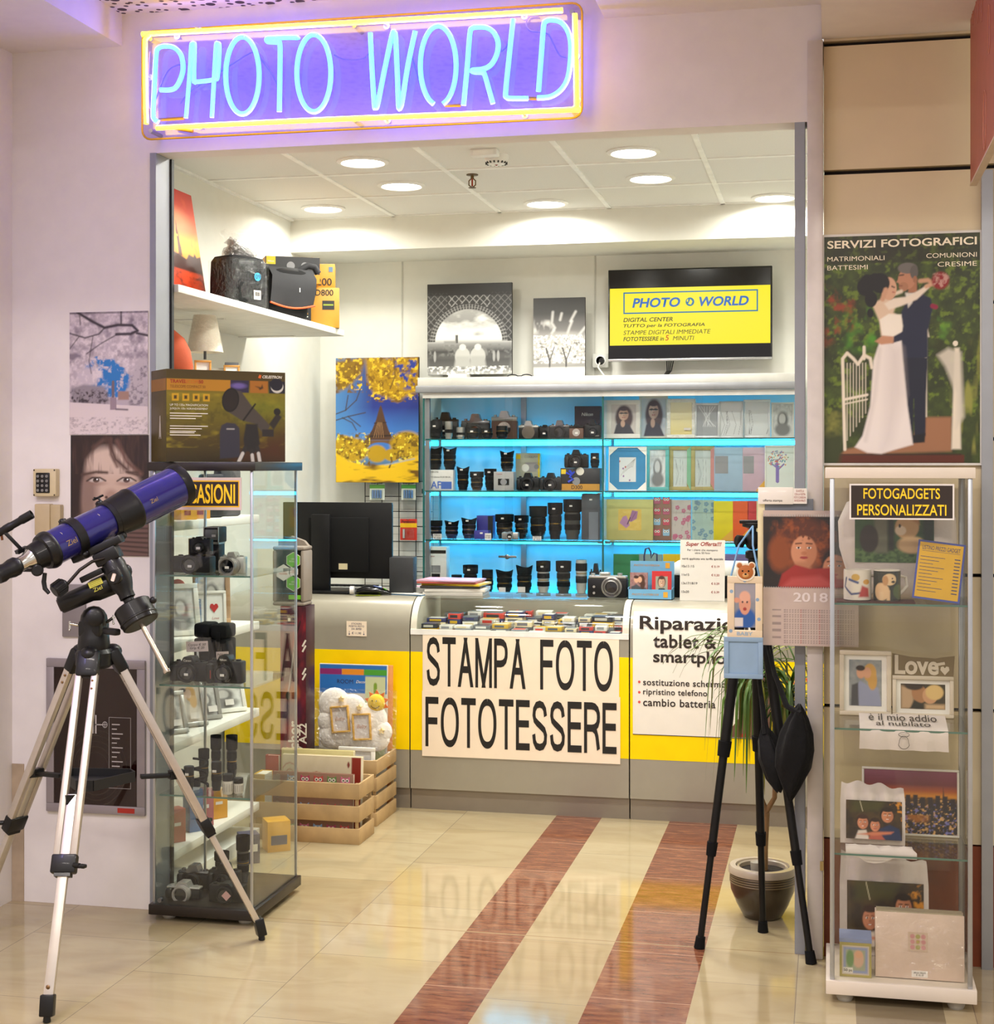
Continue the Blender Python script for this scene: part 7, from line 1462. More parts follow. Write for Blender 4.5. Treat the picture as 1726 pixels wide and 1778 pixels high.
for lb, u0, u1, c in (('green album at the left of the bottom right shelf', 1066, 1110, '2c7a48'), ('dull blue album on the bottom right shelf', 1110, 1150, '8a9a94'), ('golden yellow album on the bottom right shelf', 1152, 1182, 'e0b414'), ('pale green album behind the price sheet on the bottom right shelf', 1184, 1240, 'a8b89c'), ('violet album at the far end of the bottom right shelf', 1244, 1300, '7a6a98')):
    alb(lb, u0, u1, 962, 3, 8.25, M('alb_'+c, c, .5, spec=.2))
# ------------------------------------------------------------------ above and beside the cabinet
def canvas(label, u0, v0, u1, v1, Y, pic, d=.022, zb=None):
    x0, z1 = P(u0, v0, Y); x1, z0 = P(u1, v1, Y); z0 = zb if zb is not None else z0
    t = thing('canvas_print', label, 'canvas picture', ((x0+x1)/2, Y, z0)); B(M('canvas_dark_edge', '2a2824', .8)).box(-(x1-x0)/2, (x1-x0)/2, 0, d, 0, z1-z0, .002).build('stretcher', t); pic.put('picture', t, x1-x0-.001, z1-z0-.001, (0, -.0008, .0005)); return t
CAPZ = WT+.0855
# black and white iron arch
p = Pic(150, 160, '4a4a4a')
p.grad([(0, 'a8a8a4'), (.1, '8a8a88'), (.25, '3c3c3c'), (.34, '8c8c8a'), (.4, 'e0e0dc'), (.5, 'd0d0cc'), (.58, '8e8e8c'), (.66, '9c9c9a'), (.78, 'b4b4b0'), (1, '888')if False else (1, '888886')])
p.mix((p.noise(5, 3, 4, 12)-.42)*2.5*(p.V > .4), 'e8e8e4'); p.mix((p.noise(4, 13, 3, 10)-.55)*3*(p.V > .42), '6c6c6a')
x, y = p.U-.49, p.V-.36; arch = np.sqrt((x/.40)**2+(y/.36)**2)
p.mix(np.clip((arch-.98)*40, 0, 1)*(p.V > .36), '343434'); p.mix(np.clip(1-abs(arch-1.06)*40, 0, 1)*(p.V > .36)*.8, '7c7c7a'); p.mix(np.clip(1-abs(arch-1.13)*50, 0, 1)*(p.V > .36)*.8, '6a6a6a')
ang = np.arctan2(y, x); p.mix(np.clip((np.sin(ang*70)-.2)*2, 0, 1)*((arch > 1.0) & (arch < 1.15) & (p.V > .36))*.7, '9c9c9a')
lat = (np.abs(((p.U*3+p.V*3) % .25)-.125) < .022) | (np.abs(((p.U*3-p.V*3) % .25)-.125) < .022)
p.mix(lat*((arch > 1.16) & (p.V > .36) & (p.V < .9) & ((p.U < .24) | (p.U > .76)))*.5, '8c8c8a'); p.mix(((p.V > .74) & (p.V < .87) & (p.U > .25) & (p.U < .75) & (arch > 1.18))*lat*.8, 'a0a09e'); p.mix((p.V > .87)*.85, '1c1c1c')
p.rect(.335, .345, .365, .435, '4c4c4a'); p.rect(.2, .31, .34, .37, '8c8c8a', .02); p.mix(((p.V > .17) & (p.V < .33))*np.clip((p.noise(26, 8, 2)-.5)*4, 0, 1), '787876'); p.rect(0, .05, 1, .2, '2c2c2c', .08, .7)
for cx in (.42, .6): p.ell(cx, .2, .09, .1, 'b4b4b0', .12); p.ell(cx, .30, .04, .035, 'c8c8c4', .2); p.poly([(cx-.1, .08), (cx+.1, .08), (cx+.08, .2), (cx-.08, .2)], 'a4a4a0', .03)
for cx, hh_ in ((.09, .16), (.79, .2), (.84, .19)): p.ell(cx, .2, .016, .06, '9a9a98', .3)
p.mix((p.V < .09)*np.clip((p.noise(40, 15, 2)-.4)*3, 0, 1), 'e4e4e0')
canvas('square black and white canvas of an iron arch standing on the wall cabinet', 742, 494, 889, 640, 8.38, p, zb=CAPZ+.035)
x, _ = P(798, 640, 8.36); t = thing('soap_box', 'small stack of white paper wallets under the arch canvas', 'paper stack', (x, 8.33, CAPZ)); mb = B(M('white_paper'))
for k in range(5): mb.box(-.055+.003*(k % 2), .055, -.03, .03+.06, .0068*k, .0068*k+.0062)
mb.build('wallets', t, smooth=0); t.name = 'paper_stack'
for u, lb in ((838, 'small dark ring of tape lying on the wall cabinet, left'), (902, 'dark framed spectacles lying on the wall cabinet')):
    x, _ = P(u, 655, 8.3); t = thing('tape_roll' if u == 838 else 'spectacles', lb, 'tape' if u == 838 else 'glasses', (x, 8.3, CAPZ+.0)); mb = B(blks_m)
    if u == 838: mb.lathe([(.022, 0), (.026, 0), (.026, .016), (.022, .016), (.022, 0)], 22, caps=False); mb.build('ring', t)
    else:
        for k in (-1, 1): mb.tube([(k*.04+.03*math.cos(a), .0, .014+.012*math.sin(a)) for a in [i*PI/8 for i in range(16)]], .003, 6, True).tube([(k*.07, 0, .018), (k*.072, .06, .016), (k*.07, .1, .004)], .0025, 6)
        mb.tube([(-.012, 0, .018), (.012, 0, .018)], .003, 6); mb.build('rim', t)
# black and white trees
p = Pic(92, 140, '3c3c3a'); p.grad([(0, 'b4b2ae'), (.08, 'd0ceca'), (.13, '8c8a86'), (.45, 'a8a6a2'), (.6, '6c6a68'), (.8, '3a3a38'), (1, '2c2c2a')])
p.mix(np.clip((p.noise(6, 2, 3, 6)-.45)*3, 0, 1)*p.mask([(.0, .55), (.0, .72), (.3, .7), (.4, .58)], .1), 'e8e6e0')
for l in ([(.38, .82), (.36, .68), (.42, .62), (.36, .55)], [(.75, .7), (.7, .62), (.66, .54)], [(.55, .8), (.52, .72)], [(1., .62), (.88, .52)], [(.82, .82), (.72, .7)]): p.line(l, .03, 'd8d6d2', .05, .8)
for cx, cy, rx, ry in ((.3, .34, .3, .16), (.72, .36, .3, .18), (.5, .42, .3, .13)): p.ell(cx, cy, rx, ry, 'a8a6a0', .5)
p.mix(np.clip((p.noise(30, 6, 3)-.42)*4, 0, 1)*((p.V > .17) & (p.V < .53)), 'f0eeea'); p.mix(np.clip((p.noise(26, 16, 3)-.58)*5, 0, 1)*((p.V > .17) & (p.V < .5)), '6a6864')
for a_ in (.31, .63): p.line([(a_, .06), (a_+.01, .2), (a_-.06, .36)], .03, '4a4846'); p.line([(a_+.01, .2), (a_+.1, .38)], .018, '4a4846')
p.rect(0, 0, 1, .12, 'c8c6c2', .03, .8)
canvas('smaller black and white canvas of pale trees left of the wall screen', 926, 518, 1016, 654, 8.36, p, zb=CAPZ+.014)
x, _ = P(970, 655, 8.36); t = thing('paper_stack', 'flat white booklet under the tree canvas', 'paper stack', (x+.03, 8.36, CAPZ)); B(M('white_paper')).box(-.1, .1, -.06, .06, 0, .0135, .001).build('booklet', t)
# yellow tree canvas with tower
p = Pic(146, 220, '1c2c78')
p.grad([(0, '5a4a08'), (.25, '4a88c0'), (.4, '3a70b8'), (.6, '20307c'), (1, '1a2060')]); p.mix(np.clip(1-p.U*2.2, 0, 1)*(p.V > .2)*.7, '5090c8')
p.poly([(.0, .98), (.0, .72), (.15, .76), (.3, .86), (.36, 1.)], '7a5c06', .06); p.poly([(.36, 1.), (.38, .82), (.45, .72), (.62, .68), (.75, .64), (.88, .7), (1, .72), (1, 1)], '9a7608', .05); p.mix(np.clip((p.noise(24, 4, 3)-.5)*5, 0, 1)*(p.V > .64)*((p.U < .35)*(p.V > .72)+(p.U > .37)*1.), '6a4a08'); p.mix(np.clip((p.noise(30, 6, 3)-.55)*6, 0, 1)*(p.V > .66)*((p.U < .32)*(p.V > .74)+(p.U > .4)*1.), 'd0ac24')
p.mix(np.clip((p.noise(18, 9, 3)-.55)*6, 0, 1)*p.mask([(.8, .75), (1, .72), (1, 1), (.6, 1)], .08), '20307c')
for l in ([(0, .55), (.12, .58), (.25, .66)], [(0, .5), (.15, .53), (.36, .56)], [(.12, .58), (.15, .7)], [(.15, .53), (.3, .45)], [(.25, .66), (.3, .75)], [(.08, .52), (.2, .48), (.25, .42)]): p.line(l, .012, '3a2c20', .012)
p.line([(.70, 1.), (.72, .85), (.66, .75)], .014, '5a4010', .012)
p.poly([(.53, .60), (.545, .62), (.56, .60), (.60, .5), (.64, .42), (.70, .34), (.36, .34), (.44, .42), (.49, .5)], '4c3222', .01); p.line([(.42, .37), (.66, .375)], .02, '2c1c14'); p.line([(.47, .475), (.61, .48)], .012, '2c1c14'); p.poly([(.36, .34), (.7, .34), (.72, .28), (.34, .3)], '6a4c30', .015); p.ell(.54, .28, .14, .04, '3a70b8', .2)
for k in range(5): p.line([(.46+.03*k, .36), (.51+.012*k, .48)], .005, 'a07a50', .006)
for cx, cy, rx, ry in ((.2, .26, .2, .1), (.1, .3, .12, .08), (.86, .3, .2, .11), (.95, .28, .08, .08), (.5, .23, .12, .07), (.68, .22, .1, .05)): p.ell(cx, cy, rx, ry, 'b08c10', .25)
p.mix(np.clip((p.noise(26, 21, 3)-.5)*5, 0, 1)*((p.V > .12) & (p.V < .4) & ((p.U < .42) | (p.U > .68))), '6a5008'); p.mix(np.clip((p.noise(30, 23, 3)-.56)*6, 0, 1)*((p.V > .12) & (p.V < .4) & ((p.U < .42) | (p.U > .66))), 'f0d840')
p.poly([(0, 0), (1, 0), (1, .22), (.7, .15), (.4, .13), (.15, .17), (0, .24)], 'e0b410', .02); p.mix(np.clip((p.noise(4, 31, 3, 24)-.5)*5, 0, 1)*(p.V < .17), '6a4a08'); p.line([(.65, .12), (.68, .17), (.67, .2)], .02, '6a5020'); p.line([(.6, .14), (.95, .19)], .012, '9aa8b0', .02)
Yq = 8.30
x0, z1 = P(583, 625, Yq); x1, z0 = P(727, 838, Yq)
t = canvas('colour canvas of a tower among yellow trees leaning beside the wall cabinet', 583, 622, 727, 838, Yq, p)
B(M('wire_hook', '8a8a88', .3, .8)).tube([(-.05, .03, z1-z0-.01), (0, .05, z1-z0+.02), (.05, .03, z1-z0-.01)], .0015, 5).build('hanging_wire', t)
# grid panel with battery packs, hanging on the back wall under the canvas
x0, z1 = P(634, 836, 8.38); x1, z0 = P(752, 1015, 8.38)
t = thing('grid_panel', 'black wire grid panel on the back wall left of the wall cabinet', 'grid panel', ((x0+x1)/2, 8.38, z0-.1)); w, h = x1-x0, z1-z0+.1
mb = B(blk_m); nx_, nz_ = 4, 8
for k in range(nx_+1): xx = -w/2+w*k/nx_; mb.cyl((xx, 0, 0), (xx, 0, h), .0026, n=6)
for k in range(nz_+1): zq = h*k/nz_; mb.cyl((-w/2, .004, zq), (w/2, .004, zq), .0026, n=6)
mb.build('wire_grid', t); B(M('slat_wall_white', 'd0cec6', .5)).box(-w/2-.02, w/2+.02, .05, .07, -.3, h).build('backing_board', t); mb = B(M('slat_line', 'a8a69e', .6))
for k in range(13): mb.box(-w/2-.02, w/2+.02, .049, .05, .04*k*1.2, .04*k*1.2+.003)
mb.build('board_lines', t, smooth=0)
for k in (-1, 1): B(blk_m).box(k*w*.35-.006, k*w*.35+.006, 0, .12, h*.9, h*.94).build('wall_hook', t)
def pack(label, u0, v0, u1, v1, cols_, txt):
    xx0, zz1 = P(u0, v0, 8.33); xx1, zz0 = P(u1, v1, 8.33); q = thing('battery_pack', label, 'batteries', ((xx0+xx1)/2, 8.33, zz0), group='battery packs hanging on the grid panel'); w_, h_ = xx1-xx0, zz1-zz0
    B(M('pack_'+cols_[0], cols_[0], .35)).box(-w_/2, w_/2, -.001, .001, 0, h_).build('card', q, smooth=0); B(M('pack_'+cols_[1], cols_[1], .35)).box(-w_/2, w_/2, -.0016, -.001, h_*.6, h_*.8).build('colour_band', q, smooth=0); text(txt, bkink if cols_[0] != 'c03024' else bkink, q, 0, -.002, h_*.88, w=w_*.8, bold=.01)
    B(glass('blister2', (.95, .97, .97), 1., .05)).box(-w_*.36, w_*.36, -.018, -.0015, h_*.08, h_*.55, .004).build('blister', q)
    mb = B(M('battery_'+cols_[2], cols_[2], .3, .4))
    for k in range(4 if cols_[0] != 'c03024' else 1): mb.cyl((-w_*.26+k*w_*.17, -.009, h_*.1), (-w_*.26+k*w_*.17, -.009, h_*.52), .006, n=12)
    mb.build('cells', q); B(chrome_m).cyl((0, .05, h_*.97), (0, -.03, h_*.97), .0022, n=8).build('peg_hook', q)
pack('green and white battery pack at the left of the grid panel', 642, 835, 668, 868, ('c8d0c4', '5a9a3c', '6a88b8'), 'Energizer'); pack('green and white battery pack at the right of the grid panel', 697, 835, 722, 868, ('ccd2c8', '4a9a44', '5a80b0'), 'Energizer'); pack('red and yellow battery pack on the grid panel', 695, 901, 724, 938, ('c03024', 'e0b018', 'c8c8c4'), 'Panasonic')
# wall screen
TY = 8.36
x0, z1 = P(1056, 464, TY); x1, z0 = P(1341, 626, TY); z0 = P(1200, 626, TY)[1]; z1 = P(1200, 465, TY)[1]
t = thing('television', 'black wall screen showing a yellow shop advertisement', 'television', ((x0+x1)/2, TY, z0)); w, h = x1-x0, z1-z0
B(blks_m).box(-w/2, w/2, 0, .03, 0, h, .004).build('screen_housing', t); B(M('screen_black', '0a0a0c', .12)).box(-w/2+.008, w/2-.008, -.001, 0, .016, h-.008).build('screen', t); B(M('silver_bezel', 'b0b0b0', .25, .8)).box(-w/2, w/2, -.004, .0, 0, .014, .002).build('bottom_bezel', t); B(mat_blk).box(-.15, .15, .03, .137, h*.3, h*.7).build('wall_bracket', t)
ty = M('screen_yellow', '201c00', .3, emit=(1., .84, .012), es=.78); te = M('screen_blue', '081018', .3, emit='1478a8', es=.72); tbk = M('screen_dark', '101008', .3, emit='2c2c10', es=.7); tgr = M('screen_ltr_blue', '081020', .3, emit='1f6cc0', es=.72); tr_ = M('screen_red', '200400', .3, emit='d02010', es=.72)
ylo, yhi = h*.175, h*.795; yh = yhi-ylo
B(ty).box(-w/2+.010, w/2-.010, -.0016, -.001, ylo, yhi).build('lit_picture', t, smooth=0)
B(te).frame(-w*.405, w*.415, ylo+yh*.55, ylo+yh*.93, .0075, -.0022, -.0016).build('blue_frame', t, smooth=0)
text('PHOTO', tgr, t, -w*.35, -.0024, ylo+yh*.74, w=w*.295, h=yh*.17, bold=.03, slant=.2, left=True); text('WORLD', tgr, t, w*.06, -.0024, ylo+yh*.74, w=w*.30, h=yh*.17, bold=.03, slant=.2, left=True)
B(te).lathe([(.024, 0), (.024, .0004)], 26, (.004, -.002, ylo+yh*.74), (.004, -9, ylo+yh*.74)).m(ty).prism([(-.006, ylo+yh*.74-.012), (.01, ylo+yh*.74-.016), (.018, ylo+yh*.74+.002), (.006, ylo+yh*.74+.016), (.002, ylo+yh*.74+.004)], -.0028, -.0024).prism([(-.014, ylo+yh*.74+.002), (-.006, ylo+yh*.74+.0), (-.006, ylo+yh*.74+.016), (-.012, ylo+yh*.74+.012)], -.0028, -.0024).build('globe', t, smooth=0)
for k, sx in enumerate(('DIGITAL CENTER', 'TUTTO per la FOTOGRAFIA', 'STAMPE DIGITALI IMMEDIATE', 'FOTOTESSERE in')):
    text(sx, tbk, t, -w*.405, -.0024, ylo+yh*(.445-.112*k), w=w*(.305, .5, .535, .25)[k], h=yh*.075, bold=.015, slant=.2, left=True)
text('5', tr_, t, -w*.135, -.0024, ylo+yh*.12, h=yh*.095, bold=.01, slant=.15); text('MINUTI', tbk, t, -w*.1, -.0024, ylo+yh*.11, w=w*.13, h=yh*.075, bold=.015, slant=.2, left=True)
c0 = (P(1158, 627, 8.42)[0], 8.42); mb = B(blk_m)
for k in range(4): mb.tube([(c0[0]+.012*k, 8.42, z0+.005), (c0[0]-.0+.008*k, 8.43, z0-.05), (c0[0]-.03+.006*k, 8.44, CAPZ+.003), (c0[0]-.12-.05*k, 8.42, CAPZ+.02-.006*k), (c0[0]-.2-.1*k, 8.40, CAPZ+.004)], .0032, 6)
o = mb.build('cable_bundle'); tag(o, 'black cables hanging from the wall screen onto the wall cabinet', 'cable')
x0, z1 = P(1028, 614, 8.44); x1, z0_ = P(1056, 638, 8.44)
t = thing('wall_socket', 'grey surface wall socket with a black plug left of the wall screen', 'socket', ((x0+x1)/2, 8.5, z0_)); w, h = x1-x0, z1-z0_
B(M('socket_grey', 'c4c4bc', .4)).box(-w/2, w/2, -.05, 0, 0, h, .006).build('housing', t); B(whitep_m).lathe([(.03, 0), (.03, .004), (.024, .004), (.024, .0)], 24, (0, -.05, h/2), (0, -9, h/2)).build('socket_ring', t); B(blk_m).cyl((.008, -.05, h*.48), (.008, -.085, h*.48), .018, .012).build('plug', t)
o = B(M('white_cable', 'd4d2c8', .5)).tube([(x0+.05, 8.43, z0_+h*.45), (x0+.04, 8.40, z0_+.0), (x0+.075, 8.39, CAPZ+.02), (x0+.1, 8.37, CAPZ+.006)], .005, 8).build('power_cable'); tag(o, 'white power cable from the wall socket down to the cabinet top', 'cable')
# ------------------------------------------------------------------ white glass display case by the right pier
vx0, _ = P(1441, 900, 4.75); vx1, _ = P(1689, 900, 4.75); VY0, VY1 = 4.75, 5.10
vc = thing('display_case', 'tall glass display case with white base and top before the beige panels', 'display cabinet', ((vx0+vx1)/2, VY0, 0)); vw = (vx1-vx0)/2; vd = VY1-VY0; vox = (vx0+vx1)/2
wl_ = M('white_melamine', 'dcd0c0', .4, var=.02)
B(wl_).box(-vw-.012, vw+.012, -.012, vd+.01, .03, .072, .002).build('base_board', vc); B(wl_).box(-vw-.014, vw+.008, -.008, vd+.008, 1.612, 1.645, .002).build('top_board', vc)
for sx in (-1, 1):
    for y in (.04, vd-.05): B(M('clear_glide')).lathe([(.022, 0), (.027, .01), (.024, .03)], 18, (sx*(vw-.045), y, 0)).build('foot', vc)
vg = glass('case_glass', (.985, .985, .96), .6, .012)
for nm, a in (('front_door', (-vw+.01, vw-.01, 0, .004)), ('rear_pane', (-vw+.01, vw-.01, vd-.004, vd)), ('side_pane', (-vw, -vw+.004, .012, vd-.012)), ('side_pane', (vw-.004, vw, .012, vd-.012))): B(vg).box(*a, .072, 1.612).build(nm, vc, smooth=0)
for sx in (-1, 1):
    for y in (0, vd-.014): B(prof_m).box(sx*vw-.014*(sx > 0), sx*vw+.014*(sx < 0), y-.002, y+.012, .072, 1.612, .002).build('corner_profile', vc)
VZ = [1.228, .843, .457, .0725]
for z in VZ[:3]:
    o = B(vg).box(-vw+.006, vw-.006, .02, vd-.008, z-.006, z).build('glass_shelf', vc, smooth=0); B(edge_m).box(-vw+.006, vw-.006, .019, .02, z-.006, z).build('shelf_edge', o, smooth=0)
def ploc(u0, u1, v0, v1, Y): x0, z1 = P(u0, v0, Y); x1, z0 = P(u1, v1, Y); return (x0+x1)/2, x1-x0, z0, z1-z0
# sign on the front
x, w, z, h = ploc(1475, 1657, 840, 903, 4.747)
t = thing('shop_sign', 'black sign with yellow lettering FOTOGADGETS PERSONALIZZATI on the right display case', 'sign', (x, 4.7465, z)); B(stick_m).box(-w/2, w/2, -.001, 0, 0, h).build('white_border', t, smooth=0); B(M('dark_brown_card')).box(-w/2+.005, w/2-.005, -.0016, -.001, .005, h-.005).build('dark_field', t, smooth=0)
yl = M('yellow_lettering'); text('FOTOGADGETS', yl, t, 0, -.0018, h*.73, w=w*.73, h=h*.30, bold=.01); text('PERSONALIZZATI', yl, t, 0, -.0018, h*.27, w=w*.85, h=h*.31, bold=.01)
# shelf 1: heart cushion with kitten print, mugs, price list, mat
fab = M('white_jersey', 'd4cac4', .85, bump=.15, bscale=60, sheen=.3)
def pts_px(pp, Y, x, z): return [(P(u, v, Y)[0]-x, P(u, v, Y)[1]-z) for u, v in pp]
x, w, z, h = ploc(1455, 1662, 868, 1043, 4.98); z = VZ[0]+.0005
t = thing('printed_cushion', 'white cushion printed with a kitten, behind the sign in the right display case', 'cushion', (x, 4.985, z))
ol = [(1500, 1038), (1600, 1040), (1640, 1000), (1662, 940), (1660, 900), (1645, 872), (1610, 858), (1575, 862), (1556, 876), (1535, 862), (1500, 858), (1470, 872), (1455, 905), (1457, 950), (1472, 1000)]
ol = [(a, max(b, .0)) for a, b in pts_px(ol, 4.985, x, z)]; n = len(ol); cz_ = h*.55
rs = [[(a*k, y, cz_+(b-cz_)*k) for a, b in ol] for k, y in ((.02, -.036), (.6, -.034), (.9, -.024), (1, 0), (.9, .024), (.6, .034), (.02, .036))]
B(fab).rings(rs, True).build('cushion_cover', t, smooth=80)
p = Pic(90, 64, '2c4a24'); p.mix((p.noise(8, 2)-.4)*1.5, '4a6a34'); p.mix((p.V < .3)*np.clip((p.noise(26, 5)-.35)*3, 0, 1), '5c7a44'); p.rect(.25, .2, .42, 1, '6a6a58', .05); p.ell(.18, .5, .12, .3, '2a1c18', .2); p.rect(.42, .25, .5, 1, '1c1814', .04); p.ell(.66, .75, .15, .25, 'c8a070', .15); p.ell(.58, .68, .07, .1, 'e4d0b4', .3); p.ell(.57, .78, .015, .04, '201810', .3); p.poly([(.72, .9), (.8, 1), (.82, .8)], 'b48454', .03); p.ell(.72, .38, .18, .18, 'd0ac80', .3); p.rect(.86, .4, 1, 1, '1c2820', .06)
p.put('picture', t, .27*.9, .15, (-.01, -.0372, P(1500, 975, 4.985)[1]-z), printmat('print'))
for u0, u1, lb, k in ((1465, 1513, 'white mug with a colourful drawing on the top shelf of the right case', 0), (1517, 1564, 'mug with a cream puppy photo on the top shelf of the right case', 1)):
    x, w, _, h = ploc(u0, u1, 985, 1042, 4.84); t = thing('mug', lb, 'mug', (x, 4.85, VZ[0]+.003), group='mugs in the right display case'); r = w/2; h = .096
    B(M('white_ceramic', 'dcd4c8', .15, coat=.5)).lathe([(r*.9, 0), (r, .004), (r, h), (r*.93, h), (r*.92, .008), (.001, .007)], 32).build('mug_body', t); B(M('white_ceramic')).tube([(r*.95, .01, h*.8), (r*1.4, .03, h*.75), (r*1.5, .03, h*.45), (r*.95, .01, h*.2)], .005, 8).build('handle', t)
    p = Pic(60, 44, 'ddd4c8')
    if k: p.I[:] = lin('26281c'); p.ell(.35, .3, .2, .3, 'd8b488', .15); p.ell(.55, .72, .17, .2, 'dcbc90', .15); p.ell(.45, .68, .07, .17, 'b88858', .3); p.ell(.64, .64, .05, .04, '241810', .3); p.ell(.62, .76, .02, .025, '1c140e', .3); p.rect(.3, 0, .4, .3, 'dcbc90', .03); p.rect(.48, 0, .56, .35, 'd8b488', .03); p.ell(.8, .3, .16, .25, '4a5a28', .3)
    else: p.line([(.2, .75), (.15, .45), (.35, .2), (.6, .25)], .05, '2c3a70', .03); p.poly([(.52, .1), (.6, .5), (.78, .4), (.8, .1)], 'b02c28', .05); p.ell(.45, .78, .1, .12, 'c8a04a', .2); p.ell(.72, .62, .09, .09, 'd09a3c', .2); p.line([(.3, .7), (.5, .6)], .06, '3a4a80', .03)
    me = p.mesh(1, h*.94, printmat('glossprint', .2, .4)); co = np.empty(len(me.vertices)*3); me.vertices.foreach_get('co', co); co = co.reshape(-1, 3); a = co[:, 0]*PI*.98; me.vertices.foreach_set('co', np.stack([np.sin(a)*(r+.0006), -np.cos(a)*(r+.0006), co[:, 2]+.003], 1).ravel()); me.update(); link('picture', me, t)
x, w, _, _ = ploc(1453, 1588, 1040, 1050, 4.85); t = thing('mat', 'dark maroon mat under the two mugs', 'mat', (x, 4.85, VZ[0]+.0003)); B(M('maroon_mat', '4a201c', .6)).box(-w/2, w/2, -.06, .06, 0, .0024).build('sheet', t)
x, w, z, h = ploc(1578, 1670, 938, 1046, 4.83)
t = thing('price_list', 'yellow price list with blue border leaning on the top shelf of the right case', 'price list', (x, 4.815, VZ[0]+.008), rx=-.12, ry=.12); w *= .90; h *= .96
B(M('blue_border_card', '4450a0', .4)).box(-w/2, w/2, -.001, .001, 0, h).build('card', t, smooth=0); B(M('amber_paper', 'd8a81c', .45)).box(-w/2+.006, w/2-.006, -.0016, -.001, .006, h-.006).build('sheet', t, smooth=0); bi = M('blue_pen'); text('LISTINO PREZZI GADGET', bi, t, 0, -.002, h*.88, w=w*.8, h=h*.07)
mb = B(bi); mb.box(-w*.4, w*.4, -.002, -.0016, h*.82, h*.825)
for k in range(11): mb.box(-w*.42, w*(.1-.12*(k % 3)), -.002, -.0016, h*(.72-.058*k), h*(.72-.058*k)+.0016).box(w*.3, w*.42, -.002, -.0016, h*(.72-.058*k), h*(.72-.058*k)+.003)
mb.build('price_lines', t, smooth=0)
# shelf 2: frames and folded tee
wfr = M('ivory_frame', 'd4c8b4', .45)
x, w, z, h = ploc(1458, 1548, 1126, 1241, 5.0); t = thing('framed_photo', 'white frame with a hugging couple on the middle shelf of the right case', 'picture frame', (x, 5.03, VZ[1]+.0005)); make_frame(t, w, h, .014, wfr, couple_pic(6), d=.02, lean=.05, mb_=.016)
x, w, z, h = ploc(1550, 1657, 1168, 1243, 5.0); t = thing('framed_photo', 'white Love frame with a kissing couple on the middle shelf of the right case', 'picture frame', (x, 5.03, VZ[1]+.0005)); p = Pic(66, 44, '3a3220'); p.rect(0, .0, .3, .9, 'b89a78', .1); p.ell(.42, .62, .17, .38, 'a87850', .12, rot=.2); p.ell(.3, .95, .22, .2, '2a1c14', .3); p.ell(.66, .55, .17, .33, 'c89870', .12); p.ell(.76, .68, .2, .3, 'd8b878', .2); p.poly([(.2, 0), (.3, .35), (.5, .2), (.5, 0)], '24241c', .05); p.rect(.55, 0, 1, .2, 'c8a880', .08)
make_frame(t, w, h, .012, wfr, p, d=.02, lean=.05, mb_=.014); B(M('brown_backing', '7a6848', .6)).prism([(-w/2, h), (w/2, h), (w/2+.004, h+.066), (w*.2, h+.056), (-w*.2, h+.06), (-w/2, h+.07)], -.006, -.002).build('back_board', t); text('Love', wfr, t, -w*.10, -.0075, h+.034, w=w*.72, h=.062, bold=.03)
B(wfr).prism([(0, -.016), (.014, .0), (.012, .01), (.005, .012), (0, .006), (-.005, .012), (-.012, .01), (-.014, .0)], -.008, -.006).bar((-.03, -.007, .016), (.0, -.007, .022), .002, .009).build('heart_ornament', t, (w*.36, 0, h+.02))
def drape(name, label, cat, x, y0, z, w, back, drop, th=.004, mat=fab, wav=.006):
    t = thing(name, label, cat, (x, y0, z)); rs = []; N = 18
    for i in range(N+1):
        q = -w/2+w*i/N; f = wav*math.sin(i*1.3)*.5; rs.append([(q, back, .026), (q, .02, .006+abs(f)*.4), (q, -.004+f*.2, .002), (q, -.010+f, -.012), (q*1.0, -.010+f*1.4, -drop*.6), (q*1.01, -.008+f*1.6, -drop), (q*1.01, -.004+f*1.6, -drop), (q, -.005+f, -.012), (q, .022, .0008), (q, back, .023)])
    B(mat).rings(rs, False, True).build('cloth', t, smooth=70); return t
x, w, _, _ = ploc(1493, 1647, 1243, 1300, 4.76); t = drape('folded_tee', 'white folded tee with black lettering hanging over the middle shelf of the right case', 't-shirt', x, 4.776, VZ[1], w, .13, .062); hd = M('black_ink')
text('è il mio addio', hd, t, 0, .088, .0225, w=w*.78, h=.058, rx=-PI/2+.20); text('al nubilato', hd, t, 0, .034, .0125, w=w*.62, h=.038, rx=-PI/2+.20)
B(hd).tube([(.014*math.cos(a)*(1+.25*(math.sin(a) < 0)), -.0185, -.036+.020*math.sin(a)) for a in [k*PI/8 for k in range(16)]], .0008, 4, True).tube([(.016*math.cos(a), -.0185, -.012+.007*math.sin(a)) for a in [k*PI/6 for k in range(12)]], .0008, 4, True).build('bride_drawing', t)
